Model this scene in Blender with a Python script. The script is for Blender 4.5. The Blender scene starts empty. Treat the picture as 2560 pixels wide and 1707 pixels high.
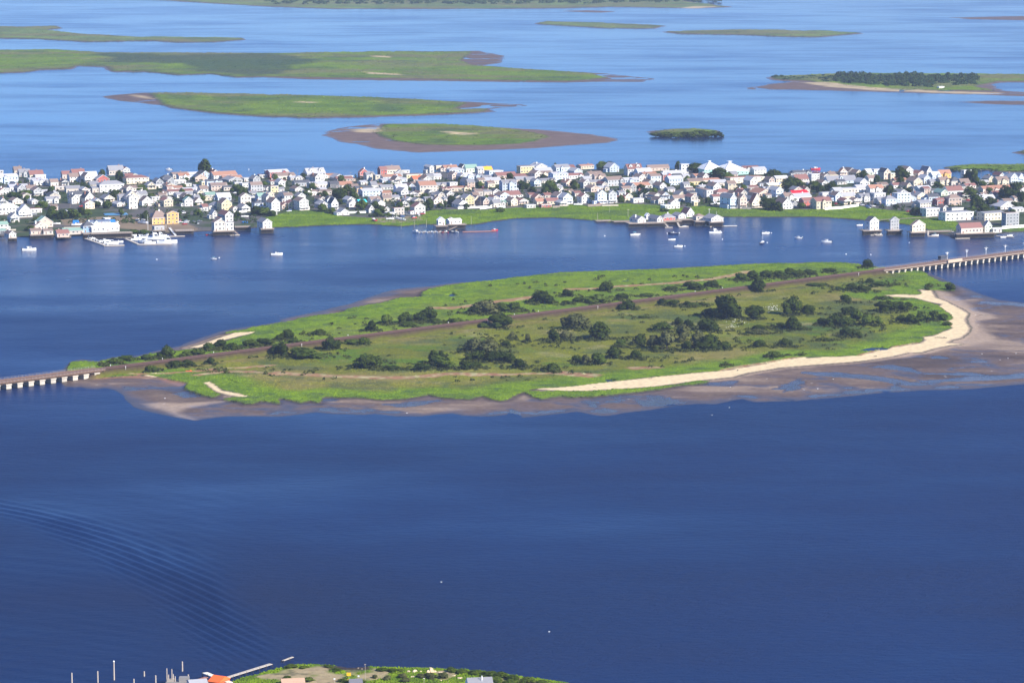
import bpy, bmesh, math, random
import numpy as np
from mathutils import Vector, Matrix

SC = bpy.context.scene
COL = SC.collection
R = math.radians
random.seed(7)

# ------------------------------------------------------------------ camera
FPX, HORIZON, CAM_H = 8000.0, 330.0, 290.0          # focal length in photograph pixels, horizon above the frame, flying height
PITCH = math.atan((853.5 + HORIZON) / FPX)
cam_d = bpy.data.cameras.new('camera')
cam_d.sensor_width = 36.0
cam_d.lens = 36.0 * FPX / 2560.0
cam_d.clip_start = 1.0
cam_d.clip_end = 200000.0
cam = bpy.data.objects.new('camera', cam_d)
COL.objects.link(cam)
cam.location = (0, 0, CAM_H)
cam.rotation_euler = (math.pi / 2 - PITCH, 0, 0)
SC.camera = cam

# ------------------------------------------------------------------ world and sun
SUN_EL = R(33.0)
SUN_DIR = Vector((0.80 * math.cos(SUN_EL), -0.60 * math.cos(SUN_EL), math.sin(SUN_EL)))
world = bpy.data.worlds.new('World')
SC.world = world
world.use_nodes = True
wn = world.node_tree
wn.nodes.clear()
w_out = wn.nodes.new('ShaderNodeOutputWorld')
w_bg = wn.nodes.new('ShaderNodeBackground')
w_sky = wn.nodes.new('ShaderNodeTexSky')
w_sky.sky_type = 'NISHITA'
w_sky.sun_disc = False
w_sky.sun_elevation = SUN_EL
w_sky.sun_rotation = math.atan2(0.80, -0.60)
w_sky.altitude = 0.0
w_sky.air_density = 0.8
w_sky.dust_density = 1.0
w_sky.ozone_density = 3.0
w_bg.inputs['Strength'].default_value = 0.105
w_tint = wn.nodes.new('ShaderNodeVectorMath'); w_tint.operation = 'MULTIPLY'      # the camera's cool white balance
w_tint.inputs[1].default_value = (0.50, 0.82, 1.24)
wn.links.new(w_sky.outputs[0], w_tint.inputs[0])
wn.links.new(w_tint.outputs[0], w_bg.inputs[0])
wn.links.new(w_bg.outputs[0], w_out.inputs[0])

sun_d = bpy.data.lights.new('sun', 'SUN')
sun_d.energy = 5.0
sun_d.angle = R(0.5)
sun_d.color = (1.0, 0.90, 0.76)
sun = bpy.data.objects.new('sun', sun_d)
COL.objects.link(sun)
sun.rotation_euler = SUN_DIR.to_track_quat('Z', 'Y').to_euler()
sun.location = (500, -500, 800)

SC.view_settings.view_transform = 'Standard'
SC.view_settings.look = 'None'
SC.view_settings.gamma = 1.0
SC.view_settings.use_curve_mapping = False
SC.view_settings.exposure = 0.80
SC.cycles.max_bounces = 6
SC.cycles.volume_bounces = 1
SC.cycles.filter_width = 1.45

# ------------------------------------------------------------------ measuring: where a pixel of the 2560 wide photograph meets a height
def G(px, py, z=0.0):
    u = (px - 1280.0) / FPX
    v = (853.5 - py) / FPX
    sp, cp = math.sin(PITCH), math.cos(PITCH)
    dy = cp + v * sp
    dz = -sp + v * cp
    t = (z - CAM_H) / dz
    return (u * t, dy * t)
def scale_at(px, py):
    x, y = G(px, py)
    return FPX / math.sqrt(y * y + CAM_H * CAM_H)       # photograph pixels per metre
def toG(pts, ox=0, oy=0, s=1.0, z=0.0):
    return [G(ox + a / s, oy + b / s, z) for a, b in pts]

# ------------------------------------------------------------------ noise
def _hash(ix, iy, seed):
    h = (ix.astype(np.int64) * 374761393 + iy.astype(np.int64) * 668265263 + seed * 1442695041) & 0xffffffff
    h = ((h ^ (h >> 13)) * 1274126177) & 0xffffffff
    return ((h ^ (h >> 16)) & 0xffff) / 65535.0
def vnoise(x, y, seed=0):
    ix, iy = np.floor(x), np.floor(y)
    fx, fy = x - ix, y - iy
    fx = fx * fx * (3 - 2 * fx); fy = fy * fy * (3 - 2 * fy)
    a = _hash(ix, iy, seed); b = _hash(ix + 1, iy, seed)
    c = _hash(ix, iy + 1, seed); d = _hash(ix + 1, iy + 1, seed)
    return (a * (1 - fx) + b * fx) * (1 - fy) + (c * (1 - fx) + d * fx) * fy
def fbm(x, y, scale, seed=0, octs=4):
    s = 0.0; amp = 1.0; tot = 0.0; f = 1.0 / scale
    for i in range(octs):
        s = s + amp * vnoise(x * f + 17.3 * i, y * f - 9.1 * i, seed + i)
        tot += amp; amp *= 0.5; f *= 2.03
    return s / tot * 2 - 1                                # about -1..1
def sdf(x, y, poly):
    """signed distance in metres, positive inside"""
    P = np.array(poly, dtype=np.float64)
    Q = np.roll(P, -1, axis=0)
    d2 = np.full(x.shape, 1e18)
    inside = np.zeros(x.shape, dtype=bool)
    for (ax, ay), (bx_, by_) in zip(P, Q):
        ex, ey = bx_ - ax, by_ - ay
        L = ex * ex + ey * ey + 1e-9
        t = np.clip(((x - ax) * ex + (y - ay) * ey) / L, 0, 1)
        dx, dy = x - (ax + t * ex), y - (ay + t * ey)
        d2 = np.minimum(d2, dx * dx + dy * dy)
        c = ((ay > y) != (by_ > y)) & (x < (bx_ - ax) * (y - ay) / (by_ - ay + 1e-12) + ax)
        inside ^= c
    d = np.sqrt(d2)
    return np.where(inside, d, -d)
def pdist(x, y, line):
    d2 = np.full(x.shape, 1e18)
    for (ax, ay), (bx_, by_) in zip(line[:-1], line[1:]):
        ex, ey = bx_ - ax, by_ - ay
        L = ex * ex + ey * ey + 1e-9
        t = np.clip(((x - ax) * ex + (y - ay) * ey) / L, 0, 1)
        dx, dy = x - (ax + t * ex), y - (ay + t * ey)
        d2 = np.minimum(d2, dx * dx + dy * dy)
    return np.sqrt(d2)
def sstep(a, b, x):
    t = np.clip((x - a) / (b - a), 0, 1)
    return t * t * (3 - 2 * t)

# ------------------------------------------------------------------ materials
MATS = {}
def nmat(name):
    m = bpy.data.materials.new(name)
    m.use_nodes = True
    nt = m.node_tree
    b = nt.nodes['Principled BSDF']
    return m, nt, b
def mat(name, col, rough=0.7, var=0.12, scale=0.8, metallic=0.0, spec=0.3):
    """paint, wood, cloth ... with fine mottling and wear in object space"""
    if name in MATS: return MATS[name]
    m, nt, b = nmat(name)
    tc = nt.nodes.new('ShaderNodeTexCoord')
    n = nt.nodes.new('ShaderNodeTexNoise'); n.inputs['Scale'].default_value = scale; n.inputs['Detail'].default_value = 4
    nt.links.new(tc.outputs['Object'], n.inputs['Vector'])
    mix = nt.nodes.new('ShaderNodeMix'); mix.data_type = 'RGBA'
    nt.links.new(n.outputs['Fac'], mix.inputs['Factor'])
    mix.inputs['A'].default_value = (*[c * (1 - var) for c in col], 1)
    mix.inputs['B'].default_value = (*[min(1, c * (1 + var)) for c in col], 1)
    nt.links.new(mix.outputs['Result'], b.inputs['Base Color'])
    b.inputs['Roughness'].default_value = rough
    b.inputs['Metallic'].default_value = metallic
    b.inputs['Specular IOR Level'].default_value = spec
    MATS[name] = m
    return m
def vcol_mat(name, rough_attr=False, rough=0.9, scale=0.5, amt=0.25, bump=0.0, spec=0.3):
    m, nt, b = nmat(name)
    at = nt.nodes.new('ShaderNodeAttribute'); at.attribute_name = 'tint'
    geo = nt.nodes.new('ShaderNodeNewGeometry')
    n = nt.nodes.new('ShaderNodeTexNoise'); n.inputs['Scale'].default_value = scale; n.inputs['Detail'].default_value = 5
    nt.links.new(geo.outputs['Position'], n.inputs['Vector'])
    mr = nt.nodes.new('ShaderNodeMapRange')
    mr.inputs['From Min'].default_value = 0.25; mr.inputs['From Max'].default_value = 0.75
    mr.inputs['To Min'].default_value = 1 - amt; mr.inputs['To Max'].default_value = 1 + amt
    nt.links.new(n.outputs['Fac'], mr.inputs['Value'])
    mul = nt.nodes.new('ShaderNodeVectorMath'); mul.operation = 'SCALE'
    nt.links.new(at.outputs['Color'], mul.inputs[0]); nt.links.new(mr.outputs[0], mul.inputs['Scale'])
    nt.links.new(mul.outputs[0], b.inputs['Base Color'])
    b.inputs['Roughness'].default_value = rough
    b.inputs['Specular IOR Level'].default_value = spec
    if rough_attr:
        ra = nt.nodes.new('ShaderNodeAttribute'); ra.attribute_name = 'wetness'
        m1 = nt.nodes.new('ShaderNodeMapRange')
        m1.inputs['To Min'].default_value = 0.95; m1.inputs['To Max'].default_value = 0.10
        nt.links.new(ra.outputs['Fac'], m1.inputs['Value']); nt.links.new(m1.outputs[0], b.inputs['Roughness'])
        m2 = nt.nodes.new('ShaderNodeMapRange')
        m2.inputs['To Min'].default_value = 0.08; m2.inputs['To Max'].default_value = 0.5
        nt.links.new(ra.outputs['Fac'], m2.inputs['Value']); nt.links.new(m2.outputs[0], b.inputs['Specular IOR Level'])
    if bump:
        n2 = nt.nodes.new('ShaderNodeTexNoise'); n2.inputs['Scale'].default_value = 1.3; n2.inputs['Detail'].default_value = 4
        nt.links.new(geo.outputs['Position'], n2.inputs['Vector'])
        bp = nt.nodes.new('ShaderNodeBump'); bp.inputs['Strength'].default_value = bump; bp.inputs['Distance'].default_value = 1.0
        nt.links.new(n2.outputs['Fac'], bp.inputs['Height']); nt.links.new(bp.outputs[0], b.inputs['Normal'])
    return m
def leaf_mat(name, c1, c2):
    m, nt, b = nmat(name)
    geo = nt.nodes.new('ShaderNodeNewGeometry'); oi = nt.nodes.new('ShaderNodeObjectInfo')
    n = nt.nodes.new('ShaderNodeTexNoise'); n.inputs['Scale'].default_value = 0.45; n.inputs['Detail'].default_value = 3
    nt.links.new(geo.outputs['Position'], n.inputs['Vector'])
    add = nt.nodes.new('ShaderNodeMath'); add.operation = 'MULTIPLY_ADD'
    nt.links.new(oi.outputs['Random'], add.inputs[0]); add.inputs[1].default_value = 0.5; add.inputs[2].default_value = -0.25
    add2 = nt.nodes.new('ShaderNodeMath'); add2.operation = 'ADD'; add2.use_clamp = True
    nt.links.new(add.outputs[0], add2.inputs[0]); nt.links.new(n.outputs['Fac'], add2.inputs[1])
    mix = nt.nodes.new('ShaderNodeMix'); mix.data_type = 'RGBA'
    nt.links.new(add2.outputs[0], mix.inputs['Factor'])
    mix.inputs['A'].default_value = (*c1, 1); mix.inputs['B'].default_value = (*c2, 1)
    nt.links.new(mix.outputs['Result'], b.inputs['Base Color'])
    b.inputs['Roughness'].default_value = 0.9; b.inputs['Specular IOR Level'].default_value = 0.0
    return m

# ------------------------------------------------------------------ object helpers
USED_LABELS = {}
def link(o):
    COL.objects.link(o); return o
def mesh_obj(name, me, parent=None):
    o = bpy.data.objects.new(name, me); link(o)
    if parent is not None: o.parent = parent
    return o
def empty(name, loc, rz=0.0):
    o = bpy.data.objects.new(name, None); link(o)
    o.empty_display_size = 0.5
    o.location = loc; o.rotation_euler = (0, 0, rz)
    return o
def tag(o, label=None, cat=None, group=None, kind=None):
    if label: o['label'] = label
    if cat: o['category'] = cat
    if group: o['group'] = group
    if kind: o['kind'] = kind
    return o
class MB:
    """collects polygons with material slots; build() makes one mesh"""
    def __init__(s): s.v = []; s.f = []; s.m = []; s.mats = []
    def slot(s, m):
        if m not in s.mats: s.mats.append(m)
        return s.mats.index(m)
    def poly(s, pts, m):
        i = len(s.v); s.v += [tuple(p) for p in pts]; s.f.append(tuple(range(i, i + len(pts)))); s.m.append(s.slot(m))
    def box(s, x0, x1, y0, y1, z0, z1, m):
        i = len(s.v)
        s.v += [(x0, y0, z0), (x1, y0, z0), (x1, y1, z0), (x0, y1, z0), (x0, y0, z1), (x1, y0, z1), (x1, y1, z1), (x0, y1, z1)]
        k = s.slot(m)
        for f in ((3, 2, 1, 0), (4, 5, 6, 7), (0, 1, 5, 4), (1, 2, 6, 5), (2, 3, 7, 6), (3, 0, 4, 7)):
            s.f.append(tuple(i + a for a in f)); s.m.append(k)
    def beam(s, a, b, w, h, m):
        a, b = Vector(a), Vector(b); d = (b - a)
        if d.length < 1e-6: return
        d.normalize()
        up = Vector((0, 0, 1)) if abs(d.z) < 0.95 else Vector((1, 0, 0))
        sd = d.cross(up).normalized() * w / 2; u2 = sd.cross(d).normalized() * h / 2
        i = len(s.v); k = s.slot(m)
        for p in (a, b):
            for q in (-sd - u2, sd - u2, sd + u2, -sd + u2): s.v.append(tuple(p + q))
        for f in ((0, 1, 2, 3), (7, 6, 5, 4), (0, 4, 5, 1), (1, 5, 6, 2), (2, 6, 7, 3), (3, 7, 4, 0)):
            s.f.append(tuple(i + a_ for a_ in f)); s.m.append(k)
    def tube(s, a, b, r0, r1, m, n=6):
        a, b = Vector(a), Vector(b); d = (b - a).normalized()
        up = Vector((0, 0, 1)) if abs(d.z) < 0.95 else Vector((1, 0, 0))
        e = d.cross(up).normalized(); g = d.cross(e)
        i = len(s.v); k = s.slot(m)
        for p, r in ((a, r0), (b, r1)):
            for j in range(n):
                t = 2 * math.pi * j / n
                s.v.append(tuple(p + e * math.cos(t) * r + g * math.sin(t) * r))
        for j in range(n):
            s.f.append((i + j, i + (j + 1) % n, i + n + (j + 1) % n, i + n + j)); s.m.append(k)
        s.f.append(tuple(i + n + j for j in range(n))); s.m.append(k)
    def build(s, name, parent=None, smooth=False):
        me = bpy.data.meshes.new(name)
        me.from_pydata(s.v, [], s.f)
        for m in s.mats: me.materials.append(m)
        me.polygons.foreach_set('material_index', s.m)
        if smooth: me.polygons.foreach_set('use_smooth', [True] * len(s.f))
        me.update()
        if name is None: return me
        return mesh_obj(name, me, parent)

def grid_mesh(name, X, Y, Z, keep=None, tint=None, wet=None):
    """mesh over a regular ground grid; quads whose corners all fail `keep` are dropped"""
    ny, nx = X.shape
    idx = np.arange(nx * ny).reshape(ny, nx)
    q = np.stack([idx[:-1, :-1], idx[:-1, 1:], idx[1:, 1:], idx[1:, :-1]], axis=-1).reshape(-1, 4)
    if keep is not None:
        k = keep.ravel(); q = q[k[q].any(axis=1)]
    used = np.zeros(nx * ny, dtype=bool); used[q.ravel()] = True
    remap = np.cumsum(used) - 1
    co = np.stack([X.ravel(), Y.ravel(), Z.ravel()], axis=1)[used].astype(np.float32)
    q = remap[q].astype(np.int32)
    me = bpy.data.meshes.new(name)
    me.vertices.add(len(co)); me.vertices.foreach_set('co', co.ravel())
    me.loops.add(q.size); me.loops.foreach_set('vertex_index', q.ravel())
    me.polygons.add(len(q))
    me.polygons.foreach_set('loop_start', np.arange(0, q.size, 4, dtype=np.int32))
    me.polygons.foreach_set('loop_total', np.full(len(q), 4, dtype=np.int32))
    me.polygons.foreach_set('use_smooth', np.ones(len(q), dtype=bool))
    me.update()
    if tint is not None:
        a = me.attributes.new('tint', 'FLOAT_COLOR', 'POINT')
        c = np.concatenate([tint.reshape(-1, 3)[used], np.ones((used.sum(), 1))], axis=1).astype(np.float32)
        a.data.foreach_set('color', c.ravel())
    if wet is not None:
        a = me.attributes.new('wetness', 'FLOAT', 'POINT')
        a.data.foreach_set('value', wet.ravel()[used].astype(np.float32))
    return me
def mixc(a, b, t):
    return a + (b - a) * t[..., None]
C = lambda r, g, b: np.array([r, g, b], dtype=np.float64)

# ------------------------------------------------------------------ water
def water_material():
    m, nt, b = nmat('bay_water')
    geo = nt.nodes.new('ShaderNodeNewGeometry')
    L = nt.links.new
    def noise(scale, detail, sx=1.0, sy=1.0, rough=0.5, off=0.0):
        mp = nt.nodes.new('ShaderNodeMapping'); mp.inputs['Scale'].default_value = (sx, sy, 1); mp.inputs['Location'].default_value = (off, off, 0)
        mp.inputs['Rotation'].default_value = (0, 0, R(-14))
        n = nt.nodes.new('ShaderNodeTexNoise'); n.inputs['Scale'].default_value = scale; n.inputs['Detail'].default_value = detail; n.inputs['Roughness'].default_value = rough
        L(geo.outputs['Position'], mp.inputs['Vector']); L(mp.outputs[0], n.inputs['Vector'])
        return n
    def mrange(src, a, c, d, e):
        r = nt.nodes.new('ShaderNodeMapRange'); r.inputs['From Min'].default_value = a; r.inputs['From Max'].default_value = c
        r.inputs['To Min'].default_value = d; r.inputs['To Max'].default_value = e; L(src, r.inputs['Value']); return r.outputs[0]
    slick = noise(0.0045, 5, 0.55, 1.0, 0.6)                 # wind streaks and slicks
    slick2 = noise(0.02, 4, 0.25, 1.0, 0.6, 71)
    rough = nt.nodes.new('ShaderNodeMath'); rough.operation = 'ADD'
    L(mrange(slick.outputs['Fac'], 0.30, 0.70, 0.15, 0.27), rough.inputs[0])
    L(mrange(slick2.outputs['Fac'], 0.35, 0.65, -0.035, 0.035), rough.inputs[1])
    # open water towards the near channel is ruffled, the bay beyond the town lies calm
    sep = nt.nodes.new('ShaderNodeSeparateXYZ'); L(geo.outputs['Position'], sep.inputs[0])
    calm = mrange(sep.outputs['Y'], 1120, 2700, 0.43, -0.07)
    r2 = nt.nodes.new('ShaderNodeMath'); r2.operation = 'ADD'; L(rough.outputs[0], r2.inputs[0]); L(calm, r2.inputs[1])
    r3 = nt.nodes.new('ShaderNodeMath'); r3.operation = 'MAXIMUM'; L(r2.outputs[0], r3.inputs[0]); r3.inputs[1].default_value = 0.12
    # wind lanes on the near channel, and the smoother water inside a wake
    lane = nt.nodes.new('ShaderNodeMath'); lane.operation = 'MULTIPLY'
    L(mrange(slick.outputs['Fac'], 0.3, 0.7, -0.13, 0.13), lane.inputs[0]); L(mrange(sep.outputs['Y'], 1150, 3200, 1.0, 0.15), lane.inputs[1])
    wk = nt.nodes.new('ShaderNodeAttribute'); wk.attribute_name = 'wetness'
    r4 = nt.nodes.new('ShaderNodeMath'); r4.operation = 'ADD'; L(r3.outputs[0], r4.inputs[0]); L(lane.outputs[0], r4.inputs[1])
    r5 = nt.nodes.new('ShaderNodeMath'); r5.operation = 'MULTIPLY_ADD'; L(wk.outputs['Fac'], r5.inputs[0]); r5.inputs[1].default_value = -0.17; L(r4.outputs[0], r5.inputs[2])
    L(r5.outputs[0], b.inputs['Roughness'])
    mix = nt.nodes.new('ShaderNodeMix'); mix.data_type = 'RGBA'
    deep = noise(0.003, 3, 1.0, 1.0, 0.5, 33)
    L(mrange(deep.outputs['Fac'], 0.35, 0.65, 0, 1), mix.inputs['Factor'])
    mix.inputs['A'].default_value = (0.001, 0.012, 0.060, 1); mix.inputs['B'].default_value = (0.002, 0.018, 0.085, 1)
    L(mix.outputs['Result'], b.inputs['Base Color'])
    b.inputs['IOR'].default_value = 1.33
    w1 = noise(0.9, 3, 1.0, 1.6, 0.6)
    w2 = noise(0.16, 4, 1.0, 1.8, 0.55, 12)
    ad = nt.nodes.new('ShaderNodeMath'); ad.operation = 'MULTIPLY_ADD'
    L(w2.outputs['Fac'], ad.inputs[0]); ad.inputs[1].default_value = 1.8; L(w1.outputs['Fac'], ad.inputs[2])
    bp = nt.nodes.new('ShaderNodeBump'); bp.inputs['Distance'].default_value = 1.3
    bs = nt.nodes.new('ShaderNodeMath'); bs.operation = 'MULTIPLY'
    L(mrange(slick.outputs['Fac'], 0.35, 0.65, 0.5, 1.0), bs.inputs[0]); L(mrange(sep.outputs['Y'], 1150, 3300, 1.0, 0.03), bs.inputs[1])
    wk2 = nt.nodes.new('ShaderNodeMath'); wk2.operation = 'MULTIPLY'; L(bs.outputs[0], wk2.inputs[0]); L(mrange(wk.outputs['Fac'], 0, 1, 1.0, 0.25), wk2.inputs[1])
    L(wk2.outputs[0], bp.inputs['Strength'])
    L(ad.outputs[0], bp.inputs['Height'])
    L(bp.outputs[0], b.inputs['Normal'])
    return m
WATER = water_material()
def build_water():
    # one sheet: a fine patch with the boat's wake stands inside coarse ground reaching past the horizon
    x0, x1, y0, y1 = -300.0, -75.0, 1090.0, 1640.0
    nx, ny = 380, 690
    xs = np.concatenate([[-60000, -20000, -8000, -3000, -1200, -500], np.linspace(x0, x1, nx), [0, 300, 1200, 3000, 8000, 20000, 60000]])
    ys = np.concatenate([[-20000, -3000, 0, 800], np.linspace(y0, y1, ny), [1900, 3000, 6000, 12000, 25000, 60000, 90000]])
    X, Y = np.meshgrid(xs, ys)
    # crest pattern of the wake, in metres on the water: two arms of oblique crests behind a boat that passed to the left
    sp, cp = math.sin(PITCH), math.cos(PITCH)
    zc = Y * cp + CAM_H * sp
    px = 1280 + FPX * X / np.maximum(zc, 1); py = 853.5 - FPX * (Y * sp - CAM_H * cp) / np.maximum(zc, 1)
    # main arm centre line (traced): envelope along it
    arm = [(-60, 1252), (0, 1268), (120, 1300), (240, 1350), (360, 1415), (470, 1480), (560, 1535), (640, 1620), (720, 1690)]
    ax = np.array([a for a, _ in arm]); ay = np.array([c for _, c in arm])
    c = np.polyval(np.polyfit(ax, ay, 3), px)
    d = py - c
    wid = np.interp(px, [0, 200, 400, 500, 620, 760], [20, 38, 74, 100, 85, 60])
    env = np.exp(-(d / wid) ** 2) * sstep(800, 640, px) * np.interp(px, [0, 200, 420, 540, 600, 700, 800], [0.7, 0.9, 1.0, 1.2, 0.5, 0.22, 0])
    # crests lean less steeply than the arm
    slope = np.interp(px, [0, 200, 400, 560, 700], [0.17, 0.27, 0.40, 0.46, 0.62])
    t = py - slope * (px - 300) * 1.0
    per = 11.0 + 7.0 * sstep(-50, 650, px)
    wob = fbm(X, Y, 40, 5, 3) * 0.7
    ph = (py - 1268 - .18 * px - .00024 * px * px) / per * 2 * math.pi + wob
    z = env * 0.60 * np.sin(ph) * (0.8 + 0.5 * fbm(X, Y, 28, 15, 3))
    # fainter transverse train filling the lower left
    env2 = sstep(560, 200, px) * sstep(1300, 1420, py) * 0.6 + sstep(700, 500, px) * sstep(1200, 1240, py) * sstep(20, -40, d) * 0.35
    ph2 = (py - 0.10 * px - 0.00010 * px * px) / 20.0 * 2 * math.pi + fbm(X, Y, 55, 9, 3) * 1.6
    z += env2 * 0.30 * np.sin(ph2) * (0.6 + 0.4 * fbm(X, Y, 30, 4, 2))
    edge = sstep(x0, x0 + 8, X) * sstep(x1, x1 - 20, X) * sstep(y0, y0 + 12, Y) * sstep(y1, y1 - 30, Y)
    z = np.where((X >= x0) & (X <= x1) & (Y >= y0) & (Y <= y1), z * edge, 0)
    lull = np.where((X >= x0) & (X <= x1) & (Y >= y0) & (Y <= y1), np.clip(env * .9 + env2 * .7, 0, 1) * edge, 0)
    me = grid_mesh('water', X, Y, z, wet=lull)
    me.materials.append(WATER)
    o = mesh_obj('water', me)
    tag(o, kind='structure')
build_water()
# sandy bay floor under the water so that no hole shows at the edges of the terrain

# ------------------------------------------------------------------ terrain
GRASS_A, GRASS_B, OLIVE, DRY = C(.125, .195, .008), C(.082, .142, .010), C(.115, .125, .014), C(.205, .165, .050)
MUD, MUDW, SAND, WETSAND, RUST, PALE = C(.118, .083, .070), C(.046, .036, .038), C(.66, .52, .31), C(.30, .225, .165), C(.30, .15, .085), C(.34, .30, .16)
DARKG = C(.030, .050, .022)
GROUND_MAT = vcol_mat('island_ground', rough_attr=True, scale=0.35, amt=0.22, bump=0.35)

def Z1(pts, z=0.0): return toG(pts, 0, 800, 3.36, z)
def Z2(pts, z=0.0): return toG(pts, 700, 700, 3.36, z)
def Z3(pts, z=0.0): return toG(pts, 1400, 640, 3.7333, z)
def Z4(pts, z=0.0): return toG(pts, 1960, 600, 3.7333, z)
def OV(pts, z=0.0): return toG(pts, 0, 0, 2352 / 2560.0, z)

TRACK_Z = 4.6
TR_A = Vector((*G(-300, 952 + 300 * .1268, TRACK_Z), 0)); TR_B = Vector((*G(2900, 952 - 2900 * .1268, TRACK_Z), 0))
TR_D = (TR_B - TR_A).normalized(); TR_N = Vector((TR_D.y, -TR_D.x, 0))     # TR_N points to the camera's side
def track_at_px(px):
    """point on the track centre line seen at photograph column px"""
    x, y = G(px, 952 - px * .1268, TRACK_Z)
    t = (Vector((x, y, 0)) - TR_A).dot(TR_D)
    return TR_A + TR_D * t
T_W, T_E = track_at_px(240), track_at_px(2200)                             # ends of the embankment

VEG = (Z1([(545, 418), (600, 355), (700, 340), (820, 352), (900, 335), (1000, 312), (1130, 318), (1190, 300), (1340, 275), (1480, 262), (1620, 245), (1760, 218), (1900, 172), (2050, 135), (2150, 100), (1990, 108), (1870, 118), (1900, 104), (2000, 88), (2200, 45), (2352, 22)], .6)
       + Z2([(250, 310), (530, 268), (560, 240), (700, 215), (850, 190), (1000, 150), (1180, 140), (1200, 90), (1400, 45), (1700, 10)], .6)
       + Z3([(0, 155), (400, 140), (850, 125), (1400, 100), (1900, 70), (2240, 72)], .6)
       + Z4([(250, 212), (500, 212), (700, 222), (800, 250), (1000, 268), (1200, 262), (1330, 310), (1380, 350), (1480, 390), (1560, 400), (1600, 450), (1590, 472), (1480, 472), (1380, 468), (1300, 455), (1250, 470), (1290, 500), (1250, 512), (1050, 510), (930, 518), (1000, 532), (1220, 544), (1330, 575), (1450, 610), (1500, 650), (1560, 700), (1578, 742), (1515, 762), (1582, 824), (1480, 858), (1400, 890), (1300, 905), (1310, 935), (1270, 960), (1000, 1008), (700, 1083), (350, 1095)], .6)
       + Z3([(2240, 950), (2100, 970), (1900, 1010), (1550, 1070), (1300, 1090), (850, 1135), (530, 1170), (200, 1210)], .6)
       + Z2([(2352, 905), (2200, 912), (2110, 922), (2090, 935), (2200, 935), (2352, 928)], .6)
       + Z3([(230, 1264), (560, 1244), (860, 1224), (1150, 1190), (1320, 1165), (1390, 1175), (1320, 1190), (1100, 1212), (800, 1262), (500, 1292), (300, 1310), (100, 1316)], .6)
       + Z2([(2352, 975), (2200, 1000), (2120, 980), (2050, 940), (2000, 965), (1930, 1000), (1850, 1017), (1770, 1000), (1700, 975), (1600, 1002), (1480, 995), (1350, 985), (1250, 965), (1050, 995), (850, 1007), (650, 985), (480, 987), (400, 978), (355, 990), (340, 1037), (250, 1012), (180, 1030), (120, 1020), (0, 990)], .6)
       + Z1([(2352, 703), (2280, 690), (2200, 680), (2130, 705), (2060, 705), (1990, 682), (1860, 668), (1960, 650), (2085, 645), (1990, 615), (1880, 595), (1760, 520), (1720, 528), (1760, 570), (1850, 625), (1790, 652), (1700, 632), (1620, 600), (1545, 575), (1560, 530), (1480, 512), (1380, 492), (1230, 462), (1060, 468), (900, 480), (780, 470), (700, 455), (600, 440)], .6))
MUDP = (Z1([(420, 480), (560, 560), (680, 562), (800, 578), (880, 567), (960, 585), (1050, 622), (1056, 688), (1110, 730), (1300, 780), (1450, 812), (1640, 842), (1720, 832), (1900, 812), (2352, 812)])
        + Z2([(300, 1112), (430, 1126), (700, 1130), (800, 1120), (950, 1140), (1150, 1146), (1300, 1130), (1450, 1120), (1550, 1140), (1750, 1146), (1900, 1130), (1990, 1155), (2100, 1150), (2352, 1125)])
        + Z3([(150, 1457), (370, 1492), (450, 1492), (600, 1462), (850, 1435), (1100, 1395), (1300, 1380), (1450, 1385), (1700, 1330), (1800, 1366), (1950, 1362), (2240, 1352)])
        + Z4([(-60, 1478), (80, 1502), (300, 1482), (600, 1458), (900, 1428), (1000, 1423), (1300, 1402), (1700, 1392), (2240, 1347), (2900, 1290), (2900, 640), (2240, 585), (2000, 560), (1800, 485), (1640, 420), (1560, 385), (1400, 330), (1330, 300), (1200, 255), (900, 262), (800, 245), (700, 218), (500, 207), (250, 207), (0, 218)])
        + Z3([(1900, 66), (1400, 94), (850, 119), (400, 134), (0, 149)])
        + Z2([(1800, 0), (1700, 8), (1400, 32), (1250, 52), (1000, 74), (850, 108), (740, 140), (640, 175), (560, 205), (400, 250), (200, 292), (0, 330)])
        + Z1([(2352, 12), (2200, 35), (2000, 70), (1850, 100), (1700, 150), (1500, 215), (1380, 240), (1190, 296), (1000, 306), (820, 342), (690, 328), (590, 345), (530, 420), (440, 440)]))
SANDP = Z4([(1270, 465), (1370, 470), (1410, 540), (1500, 570), (1650, 650), (1712, 688), (1682, 740), (1692, 770), (1727, 820), (1712, 862), (1640, 912), (1560, 932), (1500, 962), (1655, 972), (1550, 982), (1400, 1012), (1280, 1047), (1150, 1052), (1000, 1087), (700, 1132), (0, 1187), (-30, 1140), (0, 1115), (350, 1098), (700, 1085), (1000, 1010), (1280, 965), (1330, 935), (1290, 908), (1400, 898), (1480, 860), (1580, 825), (1520, 765), (1580, 740), (1560, 700), (1450, 620), (1480, 600), (1420, 590), (1330, 570), (1220, 540), (1000, 530), (930, 520), (1050, 513), (1250, 515), (1290, 500)], .5)
SANDQ = Z3([(2300, 945), (2240, 950), (2100, 972), (1900, 1012), (1550, 1072), (1300, 1092), (850, 1137), (530, 1172), (0, 1222), (-270, 1232), (-200, 1243), (0, 1258), (230, 1258), (560, 1240), (860, 1220), (1300, 1160), (1600, 1130), (1750, 1090), (2000, 1050), (2240, 1015), (2300, 1008)], .5)
SANDR = Z1([(1200, 462), (1400, 462), (1600, 485), (1700, 500), (1780, 530), (1880, 560), (1850, 595), (2000, 615), (2095, 642), (2060, 655), (1900, 625), (1820, 605), (1740, 545), (1640, 510), (1400, 485), (1250, 478)], .4)
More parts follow.
